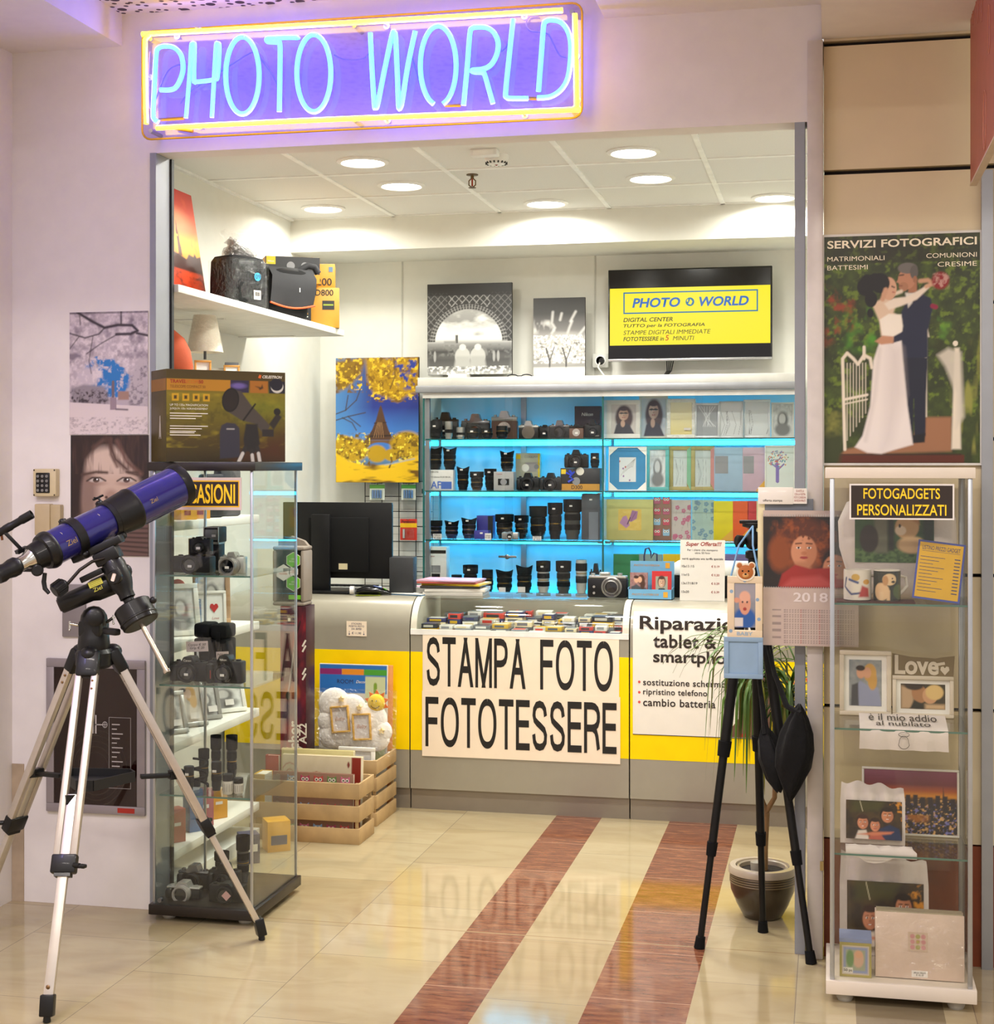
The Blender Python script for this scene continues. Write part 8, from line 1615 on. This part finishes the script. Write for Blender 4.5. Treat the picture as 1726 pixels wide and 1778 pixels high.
# shelf 3: puzzle and photo tee; base: second tee, album, box
def kids(seed):
    p = Pic(84, 66, '2c2018'); p.mix((p.noise(6, seed)-.35)*1.5, '5a4420'); p.mix(p.mask([(.1, .7), (.6, .75), (.7, 1), (.1, 1)], .1)*.7, '4a4a1c'); p.mix(np.clip((p.noise(14, seed+3)-.55)*5, 0, 1)*(p.U > .78)*(p.V > .5), 'd08a28'); p.line([(.25, .98), (.3, .72)], .012, 'c8c0a0', .01)
    p.face(.3, .42, .095, .16, 'd08a68', '3a1e16', dark='7a3c28'); p.face(.52, .36, .085, .15, 'd08a68', '2c1814', dark='7a3c28'); p.face(.74, .62, .105, .17, 'c88460', '1e120e', dark='74402c')
    p.poly([(.16, 0), (.22, .22), (.36, .24), (.42, 0)], 'd8ccc0', .03); p.poly([(.58, 0), (.6, .28), (.78, .4), (.95, .3), (1, 0)], '1c2c50', .03); p.poly([(.4, 0), (.45, .18), (.62, .15), (.7, 0)], 'b05a48', .03); p.poly([(.2, .12), (.5, .1), (.8, .16), (.85, .22), (.5, .2)], 'c87858', .04); return p
x, w, z, h = ploc(1497, 1667, 1338, 1462, 5.02)
t = thing('puzzle', 'framed jigsaw of a city skyline at dusk on the third shelf of the right case', 'jigsaw puzzle', (x, 5.045, VZ[2]+.0005)); p = Pic(110, 80, '6a3040'); p.grad([(0, '2a1c1c'), (.35, '3a3030'), (.55, '5c4020'), (.6, 'e09430'), (.68, 'b0582c'), (.78, '7a3844'), (1, '8c4a64')])
p.mix((p.noise(22, 4, 2)-.45)*4*(p.V < .58), '1c2030'); p.mix(np.clip((p.noise(40, 6, 2)-.6)*8, 0, 1)*(p.V < .55), 'e0b070'); p.mix(np.clip((p.noise(40, 16, 2)-.64)*8, 0, 1)*(p.V < .5), '8080c8'); p.mix(np.clip((p.noise(5, 9)-.55)*5, 0, 1)*(p.V < .3), 'b06a28'); p.poly([(.84, .5), (.855, .75), (.87, .5)], '2a2028', .01)
for k in range(12): a = .05+.08*k; hh_ = .56+.06*abs(math.sin(k*2.3)); p.rect(a, .4, a+.05, hh_, '2c2430', .01)
make_frame(t, w, h, .007, M('white_frame_paint'), p, d=.01, lean=.07)
def photo_tee(label, u0, u1, v0, v1, Y, zb, seed, drop):
    x, w, z, h = ploc(u0, u1, v0, v1, Y); t = thing('photo_tee', label, 't-shirt', (x, Y, zb+.0005), rx=-.10, group=None); H_ = h; rs = []
    N = 22
    for i in range(N+1):
        q = -w/2+w*i/N; top = H_*(1-.03*math.sin(i*.8)-.10*(i/N)**3); f = .005*math.sin(i*1.1); rs.append([(q, .012, .002), (q, f, H_*.3), (q, f*1.5, H_*.7), (q*.97, .004+f, top-.012), (q*.96, .014, top), (q*.96, .03, top-.02), (q*.97, .03, H_*.3), (q, .03, .002)])
    B(fab).rings(rs, False, True).build('cloth', t, smooth=70); kids(seed).put('picture', t, w*.86, H_*.62, (.004, -.0075, H_*.10)); B(M('cardboard_support')).box(-w*.3, w*.3, .016, .024, .001, H_*.8).build('support_card', t)
    if drop:
        rs = []
        for i in range(15): q = -w*.42+w*1.02*i/14; f = .012*math.sin(i*.9); rs.append([(q, -.01, .004), (q, -.05, .007+abs(f)*.6), (q, -.085, .012+abs(f)), (q+.01*math.sin(i), -.098, .006), (q+.01*math.sin(i), -.102, -drop*(.4+.6*math.exp(-((i-6)/2.5)**2))), (q, -.097, -drop*(.4+.6*math.exp(-((i-6)/2.5)**2))), (q, -.095, .002), (q, -.01, .001)])
        B(fab).rings(rs, False, True).build('hanging_hem', t, (0, 0, 0), rx=.10, smooth=70)
    return t
photo_tee('white photo tee with three children draped over the third shelf of the right case', 1459, 1572, 1362, 1474, 4.885, VZ[2], 3, .03)
photo_tee('white photo tee with children behind the pink album at the case bottom', 1458, 1613, 1500, 1690, 4.99, VZ[3], 8, 0)
x, w, z, h = ploc(1520, 1675, 1605, 1728, 4.80); t = thing('photo_album', 'large cream pink album with a pink flower square at the bottom of the right case', 'photo album', (x, 4.83, VZ[3]+.0005), rx=-.06); cp = M('cream_pink_cover', 'd8c0b0', .5, coat=.4)
B(cp).box(-w/2, w/2, -.03, -.026, 0, h, .001).box(-w/2, w/2, .016, .02, 0, h, .001).build('cover', t); B(M('album_pages')).box(-w/2+.003, w/2-.003, -.026, .016, .003, h-.003).build('pages', t); B(M('grey_edge_tape', 'a89c84', .5)).box(-w/2+.004, w/2-.004, -.029, .019, h, h+.004).build('top_edge', t)
p = Pic(40, 40, 'ccb4a0')
for i in range(3):
    for j in range(3): p.ell(.22+.28*i, .22+.28*j, .12, .12, 'c88c8c' if (i+j) % 2 == 0 or i != 1 else 'a8a060', .3)
p.rect(.42, .42, .58, .58, 'b0a050', .05); p.put('flower_square', t, .058, .058, (-.005, -.0312, h*.42)); o = B(stick_m).box(-.024, .024, -.0308, -.030, .006, .026).build('price_label', t, (.0, 0, 0), smooth=0); text('album 30x30\n€ 32,90', hd, o, 0, -.0312, .016, w=.036)
B(film('shrink_wrap', .05, .1, .7, 20)).box(-w/2-.001, w/2+.001, -.033, .022, -.0, h+.006).build('plastic_wrap', t)
x, w, z, h = ploc(1458, 1513, 1648, 1718, 4.80); t = thing('gift_box', 'small cube gift box with pale blue lid at the bottom of the right case', 'box', (x, 4.83, VZ[3]+.0005)); B(M('olive_card', 'a89c5c', .5)).box(-w/2, w/2, -.045, .05, 0, h*.96).build('carton', t); B(M('pale_blue_lid', '8490b4', .5)).box(-w/2-.001, w/2+.001, -.046, .051, h*.9, h).build('lid', t)
p = Pic(40, 44, 'c8b89c'); p.rect(.05, .05, .95, .95, '8a94b8', .08); p.rect(.14, .14, .86, .86, '9aa088', .08); p.ell(.6, .55, .2, .3, 'c8a48c', .3); p.ell(.62, .7, .14, .12, 'd0a080', .3); p.ell(.3, .55, .14, .3, '6a8a5a', .4); p.rect(.05, .05, .4, .24, 'd8d4cc', .03); p.put('picture', t, w*.86, h*.76, (0, -.0456, h*.06)); text('50 ps', hd, t, -w*.24, -.047, h*.17, w=w*.26)
# ------------------------------------------------------------------ wedding poster
p = Pic(184, 262, '2c3414'); n = p.noise(14, 2, 4)
p.mix((n-.35)*2, '46561c'); p.mix((p.noise(7, 4, 3)-.5)*3*(p.V > .45), '2a2a0c'); p.mix(np.clip((p.noise(28, 6, 3)-.55)*5, 0, 1)*(p.V > .2), '62761e'); p.mix(np.clip((p.noise(20, 7, 3)-.45)*4, 0, 1)*p.mask([(0, .52), (.2, .6), (.2, .72), (0, .78)], .06), '8a3a1c'); p.mix(np.clip((p.noise(12, 9)-.45)*3, 0, 1)*p.mask([(.12, .5), (.38, .5), (.38, .68), (.15, .66)], .1), '4a8a1c'); p.mix(np.clip((p.noise(12, 19)-.45)*3, 0, 1)*p.mask([(.66, .5), (.82, .55), (.8, .68), (.68, .68)], .1), '5c9a24')
p.mix((p.V > .88)*.5, '241c0c'); p.poly([(.62, .2), (.82, .2), (.82, .05), (.1, .035), (.14, .06), (.58, .12)], '9a6a48', .02); p.poly([(.1, .035), (.9, .035), (.9, .0), (.08, .0)], '5a2410', .01); p.line([(.1, .037), (.88, .037)], .008, '3a1408'); p.mix(np.clip((p.noise(26, 33, 2, 6)-.5)*4, 0, 1)*p.mask([(.84, .05), (1, .05), (1, .55), (.9, .5), (.8, .25)], .06), '8a8a3c'); p.poly([(0, 0), (.1, .0), (.12, .12), (0, .16)], '343c18', .04); p.mix(np.clip((p.noise(16, 36)-.45)*3, 0, 1)*p.mask([(0, .12), (.15, .14), (.14, .25), (0, .25)], .06), '7a7a34')
wf_ = 'e0d4be'
p.line([(.135, .06), (.12, .46), (.15, .485), (.19, .46), (.22, .435), (.26, .475), (.30, .46), (.31, .42)], .02, wf_); p.line([(.26, .46), (.26, .51)], .02, wf_); p.line([(.13, .28), (.28, .30)], .016, wf_); p.line([(.13, .26), (.28, .28)], .008, wf_)
for k in range(7): p.line([(.15+.02*k, .1+.02*k), (.15+.02*k, .44)], .005, wf_, .006)
p.poly([(.82, .06), (.84, .5), (.87, .5), (.88, .06)], wf_, .015); p.ell(.845, .52, .016, .012, wf_, .2); p.poly([(.73, .47), (.8, .5), (.88, .48), (.9, .2), (.85, .15), (.85, .3), (.78, .42)], 'cfc6b4', .03, .85); p.rect(.65, .2, .665, .57, wf_); p.poly([(.64, .55), (.68, .55), (.665, .6), (.65, .6)], wf_, .01)
nv = '1c2038'
p.poly([(.5, .66), (.56, .75), (.63, .74), (.69, .72), (.70, .67), (.67, .58), (.67, .46), (.51, .45), (.5, .55)], nv, .012); p.poly([(.51, .46), (.67, .46), (.66, .3), (.655, .12), (.585, .1), (.58, .28), (.575, .1), (.54, .12)], '171a2c', .012); p.poly([(.565, .12), (.655, .13), (.65, .09), (.57, .085)], '0f0f14', .01); p.poly([(.525, .745), (.585, .745), (.57, .70), (.545, .68)], 'd8d0c4', .012)
p.rect(.545, .745, .60, .80, 'a87050', .01); p.ell(.535, .805, .056, .045, 'b88060', .1); p.poly([(.485, .81), (.468, .793), (.485, .788)], 'b88060', .008); p.ell(.515, .772, .03, .02, 'a87454', .2); p.ell(.54, .853, .062, .024, '6c6660', .2); p.ell(.582, .835, .026, .03, '5c5650', .2); p.ell(.588, .803, .014, .015, '9c6848', .2); p.line([(.488, .822), (.515, .824)], .008, '3a2a20', .006); p.line([(.485, .776), (.505, .776)], .006, '7a4434', .006)
p.poly([(.31, .70), (.4, .73), (.47, .70), (.45, .66), (.5, .63), (.5, .58), (.46, .55), (.37, .56), (.36, .62)], 'd8bca0', .014); p.poly([(.36, .63), (.42, .655), (.5, .65), (.51, .6), (.5, .54), (.38, .55)], 'ece2d2', .012)
p.poly([(.37, .55), (.50, .55), (.51, .46), (.54, .25), (.575, .08), (.47, .06), (.37, .04), (.28, .045), (.2, .07), (.25, .12), (.30, .25), (.32, .45)], 'e6dcd4', .014); p.mix(p.mask([(.42, .52), (.5, .5), (.52, .3), (.44, .1), (.38, .06)], .08)*.5, 'c8bcb8'); p.line([(.36, .5), (.33, .3), (.27, .1)], .02, 'cabfb8', .03, .6)
p.poly([(.39, .70), (.45, .722), (.54, .728), (.63, .762), (.665, .778), (.68, .765), (.6, .715), (.5, .688), (.42, .672)], 'e6d6c2', .012); p.line([(.43, .735), (.5, .752)], .022, 'e0ccb4', .012); p.line([(.62, .795), (.67, .798), (.71, .78)], .026, 'c89876', .012); p.line([(.66, .77), (.71, .785)], .024, 'd0a080', .012)
p.ell(.42, .765, .05, .05, 'd0a080', .12); p.ell(.365, .79, .06, .045, '140f10', .12); p.ell(.33, .80, .05, .035, '140f10', .12); p.ell(.27, .775, .055, .04, '120d0e', .12); p.ell(.28, .80, .04, .03, '120d0e', .2); p.ell(.305, .72, .04, .035, '120d0e', .15); p.ell(.30, .66, .02, .02, '120d0e', .2); p.line([(.44, .775), (.455, .77)], .008, '2a1814'); p.line([(.445, .75), (.455, .748)], .006, 'a04038'); p.line([(.4, .76), (.38, .72)], .03, 'c89878', .012)
p.ell(.75, .795, .055, .038, '8a1418', .3); p.mix(np.clip((p.noise(40, 41)-.5)*5, 0, 1)*p.mask([(.7, .76), (.8, .76), (.81, .83), (.7, .83)], .02)*.6, 'd8b0a0'); p.line([(.7, .685), (.72, .68)], .03, '8a1438')
p.poly([(.45, .555), (.52, .58), (.52, .54), (.44, .525)], nv, .01); p.poly([(.33, .535), (.38, .56), (.45, .555), (.45, .525), (.37, .52)], 'c08a68', .012)
x0, z1 = P(1427, 408, 5.18); x1, z0 = P(1706, 808, 5.18)
t = thing('poster', 'large wedding poster SERVIZI FOTOGRAFICI with a bride and groom on the beige panels', 'poster', ((x0+x1)/2, 5.185, z0)); w, h = x1-x0, z1-z0; cw_ = M('cream_white_ink', 'f4e8cc', .5)
B(M('poster_board')).box(-w/2, w/2, -.006, .008, 0, h).build('board', t, smooth=0); p.put('picture', t, w-.016, h-.016, (0, -.0068, .008), printmat('carton_print')); text('SERVIZI FOTOGRAFICI', cw_, t, 0, -.0074, h*.955, w=w*.93, h=h*.034, bold=.02)
for sx, xx, zz_, ww in (('MATRIMONIALI', -.465, .893, .36), ('BATTESIMI', -.465, .855, .255)): text(sx, cw_, t, w*xx, -.0074, h*zz_, w=w*ww, h=h*.02, bold=.015, left=True)
text('COMUNIONI', cw_, t, w*.31, -.0074, h*.896, w=w*.31, h=h*.02); text('CRESIME', cw_, t, w*.345, -.0074, h*.858, w=w*.24, h=h*.02, bold=.015)
# ------------------------------------------------------------------ calendar and display board at the right jamb
x, w, z, h = ploc(1322, 1412, 866, 1080, 5.145); t = thing('display_board', 'slate grey display board with cream edge fixed at the right door jamb', 'board', (x, 5.148, z)); B(M('slate_panel')).box(-w/2+.012, w/2, -.004, .004, 0, h).build('board', t); B(M('cream_edge', 'e0d4a8', .5)).box(-w/2-.012, -w/2+.012, -.003, .02, -.01, h*.98, .002).build('edge_strip', t)
x, w, z, h = ploc(1316, 1401, 846, 876, 5.12); t = thing('leaflet_holder', 'white leaflets with red print on top of the slate display board', 'leaflets', (x, 5.132, z), rx=-.1); B(M('white_poster_paper')).box(-w/2, w*.22, -.003, .003, 0, h, .001).box(w*.22, w/2, -.001, .002, .002, h*.94).build('leaflets', t); text('SE AVETE LA\nCON LA VOSTRA\nFOTO CONSEGNA\nIN POCHI MINUTI', rd, t, w*.36, -.0016, h*.5, w=w*.24, h=h*.7); text('offerta stampa', hd, t, -w*.2, -.0036, h*.2, w=w*.4)
x, w, z, h = ploc(1325, 1491, 886, 1124, 5.125)
p = Pic(140, 200, 'c8b4a8'); p.mix((p.noise(5, 3)-.4), 'b49c98'); p.rect(0, .43, 1, .955, '1c1410'); p.mix((p.V > .43)*(p.V < .955)*(p.noise(5, 8)-.3)*.8, '3a2a1c')
p.ell(.42, .74, .33, .21, '5c2c16', .3); p.mix(np.clip((p.noise(16, 5, 3)-.45)*4, 0, 1)*p.mask([(.08, .58), (.12, .9), (.4, .96), (.75, .88), (.75, .6)], .1)*.8, '9a4c1c'); p.ell(.18, .68, .12, .13, '8a4418', .5); p.ell(.43, .695, .135, .118, 'cf8e68', .12); p.ell(.51, .67, .07, .1, 'a8623c', .6, m=.5)
p.ell(.80, .62, .18, .12, '2c1812', .2); p.ell(.76, .575, .13, .1, 'cc8a66', .12); p.rect(.34, .54, .5, .62, 'b87a56', .04)
p.poly([(.16, .435), (.2, .53), (.34, .6), (.5, .57), (.7, .58), (.78, .5), (1, .48), (1, .435)], 'a02a22', .02); p.poly([(.2, .435), (.3, .5), (.6, .52), (.8, .435)], 'b84a44', .05)
for cx, cy, s_ in ((.43, .71, .85), (.75, .58, .75)):
    for k in (-1, 1): p.ell(cx+.065*k*s_, cy+.015, .028*s_, .009*s_, 'e8dcd4', .3); p.ell(cx+.065*k*s_, cy+.015, .013*s_, .009*s_, '1c1210', .3); p.line([(cx+.1*k*s_, cy+.045), (cx+.03*k*s_, cy+.048)], .014, '5a3018', .01)
    p.ell(cx, cy-.03*s_, .03, .014, 'a8623c', .6, m=.6); p.ell(cx, cy-.068*s_, .05*s_, .012*s_, 'a03c38', .3)
p.mix(np.clip((p.noise(30, 22, 2)-.55)*5, 0, 1)*p.mask([(.28, .78), (.58, .78), (.6, .88), (.26, .88)], .04), '6a3418')
grid = (((p.U*36) % 1) < .55) & (((p.V*58) % 1) < .6) & (p.U > .22) & (p.U < .95) & (p.V > .02) & (p.V < .27); p.mix(grid*.5, '6a5c60'); p.mix(grid*((p.U*36).astype(int) % 7 == 0)*.5, 'b04848'); p.mix((((p.V*58) % 3) < 1)*(p.U > .1)*(p.U < .19)*(p.V > .02)*(p.V < .27)*.5, '5a5058')
t = thing('calendar', 'wall calendar 2018 with two girls in red hanging beside the right display case', 'calendar', (x, 5.125, z)); B(M('calendar_paper', 'cbb8ae', .5)).box(-w/2, w/2, 0, .003, 0, h).build('pages', t, smooth=0); p.put('picture', t, w, h, (0, -.0008, 0), printmat('glossprint')); text('2018', M('pale_digits', 'e8dcd8', .4), t, 0, -.0016, h*.36, w=w*.36, h=h*.07, bold=.02); mb = B(chrome_m)
for k in range(40): mb.box(-w/2+.004+k*w*.0248, -w/2+.0055+k*w*.0248, -.002, .005, h*.956, h*.972).box(-w/2+.004+k*w*.0248, -w/2+.0055+k*w*.0248, -.002, .005, h*.423, h*.437)
mb.build('wire_binding', t, smooth=0)
# ------------------------------------------------------------------ black tripod with ball head, hanging frames and weight bag
K0 = Vector((-.26, 5.25, 0)); tri_m = M('tripod_black', '0f0e0d', .5, spec=.3)
t = thing('tripod', 'tall black camera tripod with ball head standing at the right of the entrance', 'tripod', K0); apx = Vector((0, 0, 1.17))
B(tri_m).lathe([(.035, -.05), (.045, -.03), (.045, .01), (.02, .03), (.016, .16), (.026, .165), (.026, .185), (.02, .19)], 22, apx).build('centre_column', t); ht = apx.z+.19
B(tri_m).ball((0, 0, ht+.035), .03, .03, .034).lathe([(.012, ht+.05), (.012, ht+.075), (.036, ht+.082), (.036, ht+.094), (.001, ht+.096)], 22).build('ball_head', t); B(tri_m).bar((-.045, 0, ht+.098), (.04, 0, ht+.098), .03, .012, bev=.003).build('quick_plate', t)
B(rub_m).lathe([(.014, 0), (.021, .004), (.021, .026), (.016, .03)], 20, (-.03, -.01, ht+.03), (-.07, -.03, ht+.035)).build('head_knob', t); B(rub_m).lathe([(.01, 0), (.015, .003), (.015, .02)], 16, (.025, -.01, ht+.012), (.07, -.02, ht+.012)).build('pan_knob', t)
for k, (fx_, fy_) in enumerate(((-.438, 5.19), (-.233, 5.42), (-.062, 5.11))):
    f = Vector((fx_, fy_, 0))-K0; o_ = Vector((f.x, f.y, 0)).normalized(); a = apx+o_*.04-Vector((0, 0, .02)); d = f-a; L = d.length; d.normalize(); c = lambda q: a+d*L*q
    o = B(tri_m).cyl(c(.0), c(.40), .0175).build('leg', t); B(tri_m).cyl(c(.40), c(.70), .0145).cyl(c(.7), c(.97), .0115).build('lower_leg', o); B(rub_m).cyl(c(.385), c(.43), .023, .021).build('twist_lock', o); B(rub_m).cyl(c(.685), c(.725), .019, .017).build('twist_lock', o); B(rub_m).cyl(c(.965), f+Vector((0, 0, .001)), .016, .019).build('foot', o); B(tri_m).ball(a, .026, .026, .03).build('leg_hinge', o)
def fp(u, v, Y): x, z = P(u, v, Y); return Vector((x, Y, z))
HY = 5.09
x, w, z, h = ploc(1263, 1324, 1000, 1107, HY); t = thing('nursery_picture', 'two nursery frames with teddy bear on blue ribbon hanging from the black tripod', 'hanging frame', (x, HY, z)); O_ = Vector((x, HY, z))
cf_ = M('cream_nursery_wood', 'e4d0b0', .5); lb_ = M('light_blue_wood', '8aa6c0', .5); bl = M('blue_ribbon', '6a94bc', .6)
B(cf_).frame(-w/2, w/2, 0, h, w*.2, -.006, .006, .001).build('bear_frame', t); p = Pic(44, 62, '8a8c94'); p.ell(.5, .2, .5, .25, '2c5aa0', .3); p.rect(0, .62, 1, 1, '9c98a0', .2); p.ell(.5, .55, .26, .26, 'd8987c', .12); p.ell(.5, .7, .24, .13, 'e0aa90', .3); p.ell(.4, .58, .04, .025, '3a3038', .3); p.ell(.6, .58, .04, .025, '3a3038', .3); p.ell(.5, .42, .08, .04, 'a03a34', .3); p.rect(.0, .02, .42, .22, 'd8d0c8', .02); p.ell(.14, .62, .14, .06, 'd8987c', .3); p.put('baby_picture', t, w*.64, h*.72, (0, -.003, h*.16), rz=0); text('BABY', M('pale_blue_ink', '9ab4c8', .5), t, 0, -.0068, h*.06, w=w*.45, h=.012, bold=.02)
o = B(M('bear_outline', 'e8dcc4', .6)).prism([(.03*math.cos(a)*1.05, .024*math.sin(a)*1.25) for a in [k*PI/12 for k in range(24)]], -.009, -.006).ball((-.02, -.0075, .022), .013, .0015, .013, 14).ball((.02, -.0075, .022), .013, .0015, .013, 14).m(M('bear_brown', 'b4682c', .6)).ball((-.02, -.009, .022), .009, .002, .009, 14).ball((.02, -.009, .022), .009, .002, .009, 14).ball((0, -.009, 0), .026, .004, .024, 18).m(M('bear_muzzle', 'd09a5c', .6)).ball((0, -.012, -.01), .011, .003, .009, 14).m(mat_blk).ball((0, -.0148, -.006), .004, .0015, .003, 8).ball((-.01, -.0128, .004), .003, .0012, .003, 8).ball((.01, -.0128, .004), .003, .0012, .003, 8).build('teddy_bear', t, (.003, 0, h+.014))
for fx, fz in ((-.4, .1), (.4, .3), (-.38, .75), (.36, .62), (.0, .93)): B(lb_).lathe([(.006, 0), (.006, .0006)], 10, (fx*w, -.006, fz*h), (fx*w, -9, fz*h)).build('blue_dot', t)
q0 = fp(1257, 1105, HY)-O_; q1 = fp(1325, 1105, HY)-O_; zl = (fp(1290, 1178, HY)-O_).z
B(lb_).frame(q0.x, q1.x, zl, q0.z, .016, -.006, .006, .001).box(q0.x+.012, q1.x-.012, .0, .004, zl+.012, q0.z-.012).build('blue_frame', t)
for s_ in (-1, 1): B(bl).tube([(s_*w*.40, .008, .01), (s_*w*.42, .009, -.03), (s_*w*.42, .008, q0.z+.0)], .0035, 6).build('ribbon', t); B(bl).tube([(s_*w*.42, .008, h-.01), (s_*w*.2, .06, h+.10), (.02, .125, ht+.085-O_.z)], .0035, 6).build('ribbon', t)
# stone bag slung between the legs
nb = M('black_nylon_sheet', '0b0b0c', .7, spec=.2, bump=1., bscale=14, sheen=.05); B0 = fp(1356, 1310, 5.10)
t = thing('weight_bag', 'black nylon weight bag slung between the legs of the black tripod', 'bag', B0)
rs = []
for a_, w_, d_ in ((0., .004, .004), (.06, .02, .025), (.16, .042, .04), (.32, .066, .055), (.5, .076, .06), (.68, .072, .05), (.85, .042, .035), (1, .008, .008)):
    top = fp(1388, 1225, 5.08)-B0; bot = fp(1372, 1388, 5.08)-B0; c_ = top+(bot-top)*a_; rs.append([(c_.x+w_*math.cos(q)*(.78+.12*math.sin(3*q)), c_.y+d_*math.sin(q)*(.6+.1*math.cos(4*q+a_*6)), c_.z+.008*math.sin(5*q)) for q in [k*PI/14 for k in range(28)]])
mb = B(nb); mb.rings(rs); rs = []
for a_, w_ in ((0, .01), (.2, .045), (.5, .065), (.8, .05), (1, .012)):
    c_ = fp(1326, 1262, 5.14)-B0+(fp(1352, 1372, 5.10)-fp(1326, 1262, 5.14))*a_; rs.append([(c_.x+w_*math.cos(q)*(.7+.12*math.sin(3*q+1)), c_.y+w_*.5*math.sin(q), c_.z+.01*math.sin(4*q)) for q in [k*PI/12 for k in range(24)]])
mb.rings(rs).build('bag_body', t, smooth=70)
st = [fp(1332, 1120, 5.16), fp(1345, 1170, 5.12), fp(1366, 1226, 5.09), fp(1390, 1240, 5.07)]
B(nb).tube([q-B0 for q in st], [.006, .008, .01, .012], 8).tube([fp(1318, 1180, 5.16)-B0, fp(1325, 1235, 5.15)-B0, fp(1330, 1275, 5.13)-B0], [.007, .009, .014], 8).build('strap', t)
# ------------------------------------------------------------------ potted dracaena
G0 = Vector((-.243, 5.61, 0)); t = thing('potted_plant', 'dracaena with drooping narrow leaves in a dark pot behind the black tripod', 'potted plant', G0)
B(M('dark_glazed_pot', '3a2e1e', .3, coat=.4, var=.1)).lathe([(.064, 0), (.07, .004), (.095, .05), (.115, .10), (.119, .135), (.116, .16)], 40).build('pot', t); mb = B(M('pot_groove', '7a6848', .4))
for k in range(4): mb.lathe([(.1192-.0004*k, .128+.0085*k), (.1204-.0004*k, .130+.0085*k), (.1192-.0004*k, .132+.0085*k)], 40, caps=False)
mb.build('groove_lines', t); B(M('beige_rim', 'b4a690', .3, coat=.4)).lathe([(.114, .158), (.123, .163), (.124, .178), (.118, .188), (.098, .188), (.094, .17)], 40, caps=False).lathe([(.092, .16), (.093, .182), (.088, .186), (.084, .182), (.083, .15)], 36, caps=False).build('rim', t); B(M('potting_soil', '241a12', .95, bump=1., bscale=90)).lathe([(.001, .17), (.084, .168)], 24, caps=False).build('soil', t); B(M('plastic_cup', 'a8a090', .4)).lathe([(.018, .165), (.021, .205), (.019, .206), (.001, .2)], 20, (-.022, -.03, 0)).build('water_tube', t)
bark = M('tan_bark', '8a6a42', .8, bump=.6, bscale=60, var=.2); tp = [fp(1327, 1520, 5.61)-G0, fp(1328, 1470, 5.61)-G0, fp(1330, 1410, 5.61)-G0]
mb = B(bark).tube(tp, [.013, .012, .014], 10).tube([tp[2], fp(1322, 1385, 5.6)-G0, fp(1324, 1330, 5.6)-G0, fp(1318, 1185, 5.6)-G0], [.012, .009, .009, .008], 10).tube([tp[2], fp(1345, 1385, 5.6)-G0, fp(1347, 1330, 5.6)-G0, fp(1372, 1215, 5.6)-G0], [.011, .009, .009, .008], 10); mb.build('trunk', t)
random.seed(21); g1 = B(M('dracaena_green', '4e721c', .45, var=.3, scale=6)); g2 = MB().m(M('dracaena_yellow', '8a8a2c', .5, var=.3, scale=6))
for ci, (cu_, cv_, n_, l_) in enumerate(((1313, 1165, 110, .50), (1372, 1225, 70, .38))):
    c_ = fp(cu_, cv_, 5.6)-G0
    for k in range(n_):
        a = k*2.39996+random.random()*.4; L = l_*random.uniform(.6, 1.08); up = random.uniform(-.1, .9) if k % 3 else random.uniform(.9, 1.3); w_ = random.uniform(.008, .013); q = c_+Vector((0, 0, random.uniform(-.06, .06))); rs = []; dx = Vector((math.cos(a), math.sin(a)*.8, 0)); sd = Vector((-dx.y, dx.x, 0)); ang = up; ns = 9; cur = Vector(q)
        for i in range(ns+1):
            s_ = i/ns; ww = w_*max(.06, (1-s_)**.7*(.6+.8*s_ if s_ < .3 else 1)); rs.append([cur-sd*ww, cur+Vector((0, 0, -.002)), cur+sd*ww]); cur = cur+(dx*math.cos(ang)+Vector((0, 0, math.sin(ang))))*L/ns; ang = max(-1.5, ang-(.34+.12*random.random())*(1.35 if k % 3 else .7))
        (g2 if k % 7 == 0 else g1).rings(rs, False, False)
g1.build('foliage', t, smooth=60); g2.build('yellowed_leaves', t, smooth=60)
# ------------------------------------------------------------------ red hanging board at the top right
yb0, zb0 = PX(1685, 320, .44)
t = thing('hanging_board', 'terracotta red board with pale oval pattern hanging at the upper right', 'sign board', (.44, yb0, zb0)); L = 1.6; dz = .5
rm = M('terracotta_board', 'a85a44', .5); B(rm).box(0, .018, -L, 0, 0, .87).build('board', t); B(M('pale_board_edge', 'c8b4a0', .5)).box(-.002, .02, -L, 0, -.006, 0).build('bottom_edge', t); mb = B(M('pale_pattern', 'c08068', .5))
random.seed(3)
for k in range(26): yy, zq, r = -random.uniform(.02, 1.5), random.uniform(.08, .8), random.uniform(.02, .06); mb.tube([(-.0008, yy+r*math.cos(a)*.8, zq+r*1.6*math.sin(a)) for a in [i*PI/9 for i in range(18)]], .0018, 4, True)
mb.build('oval_pattern', t)
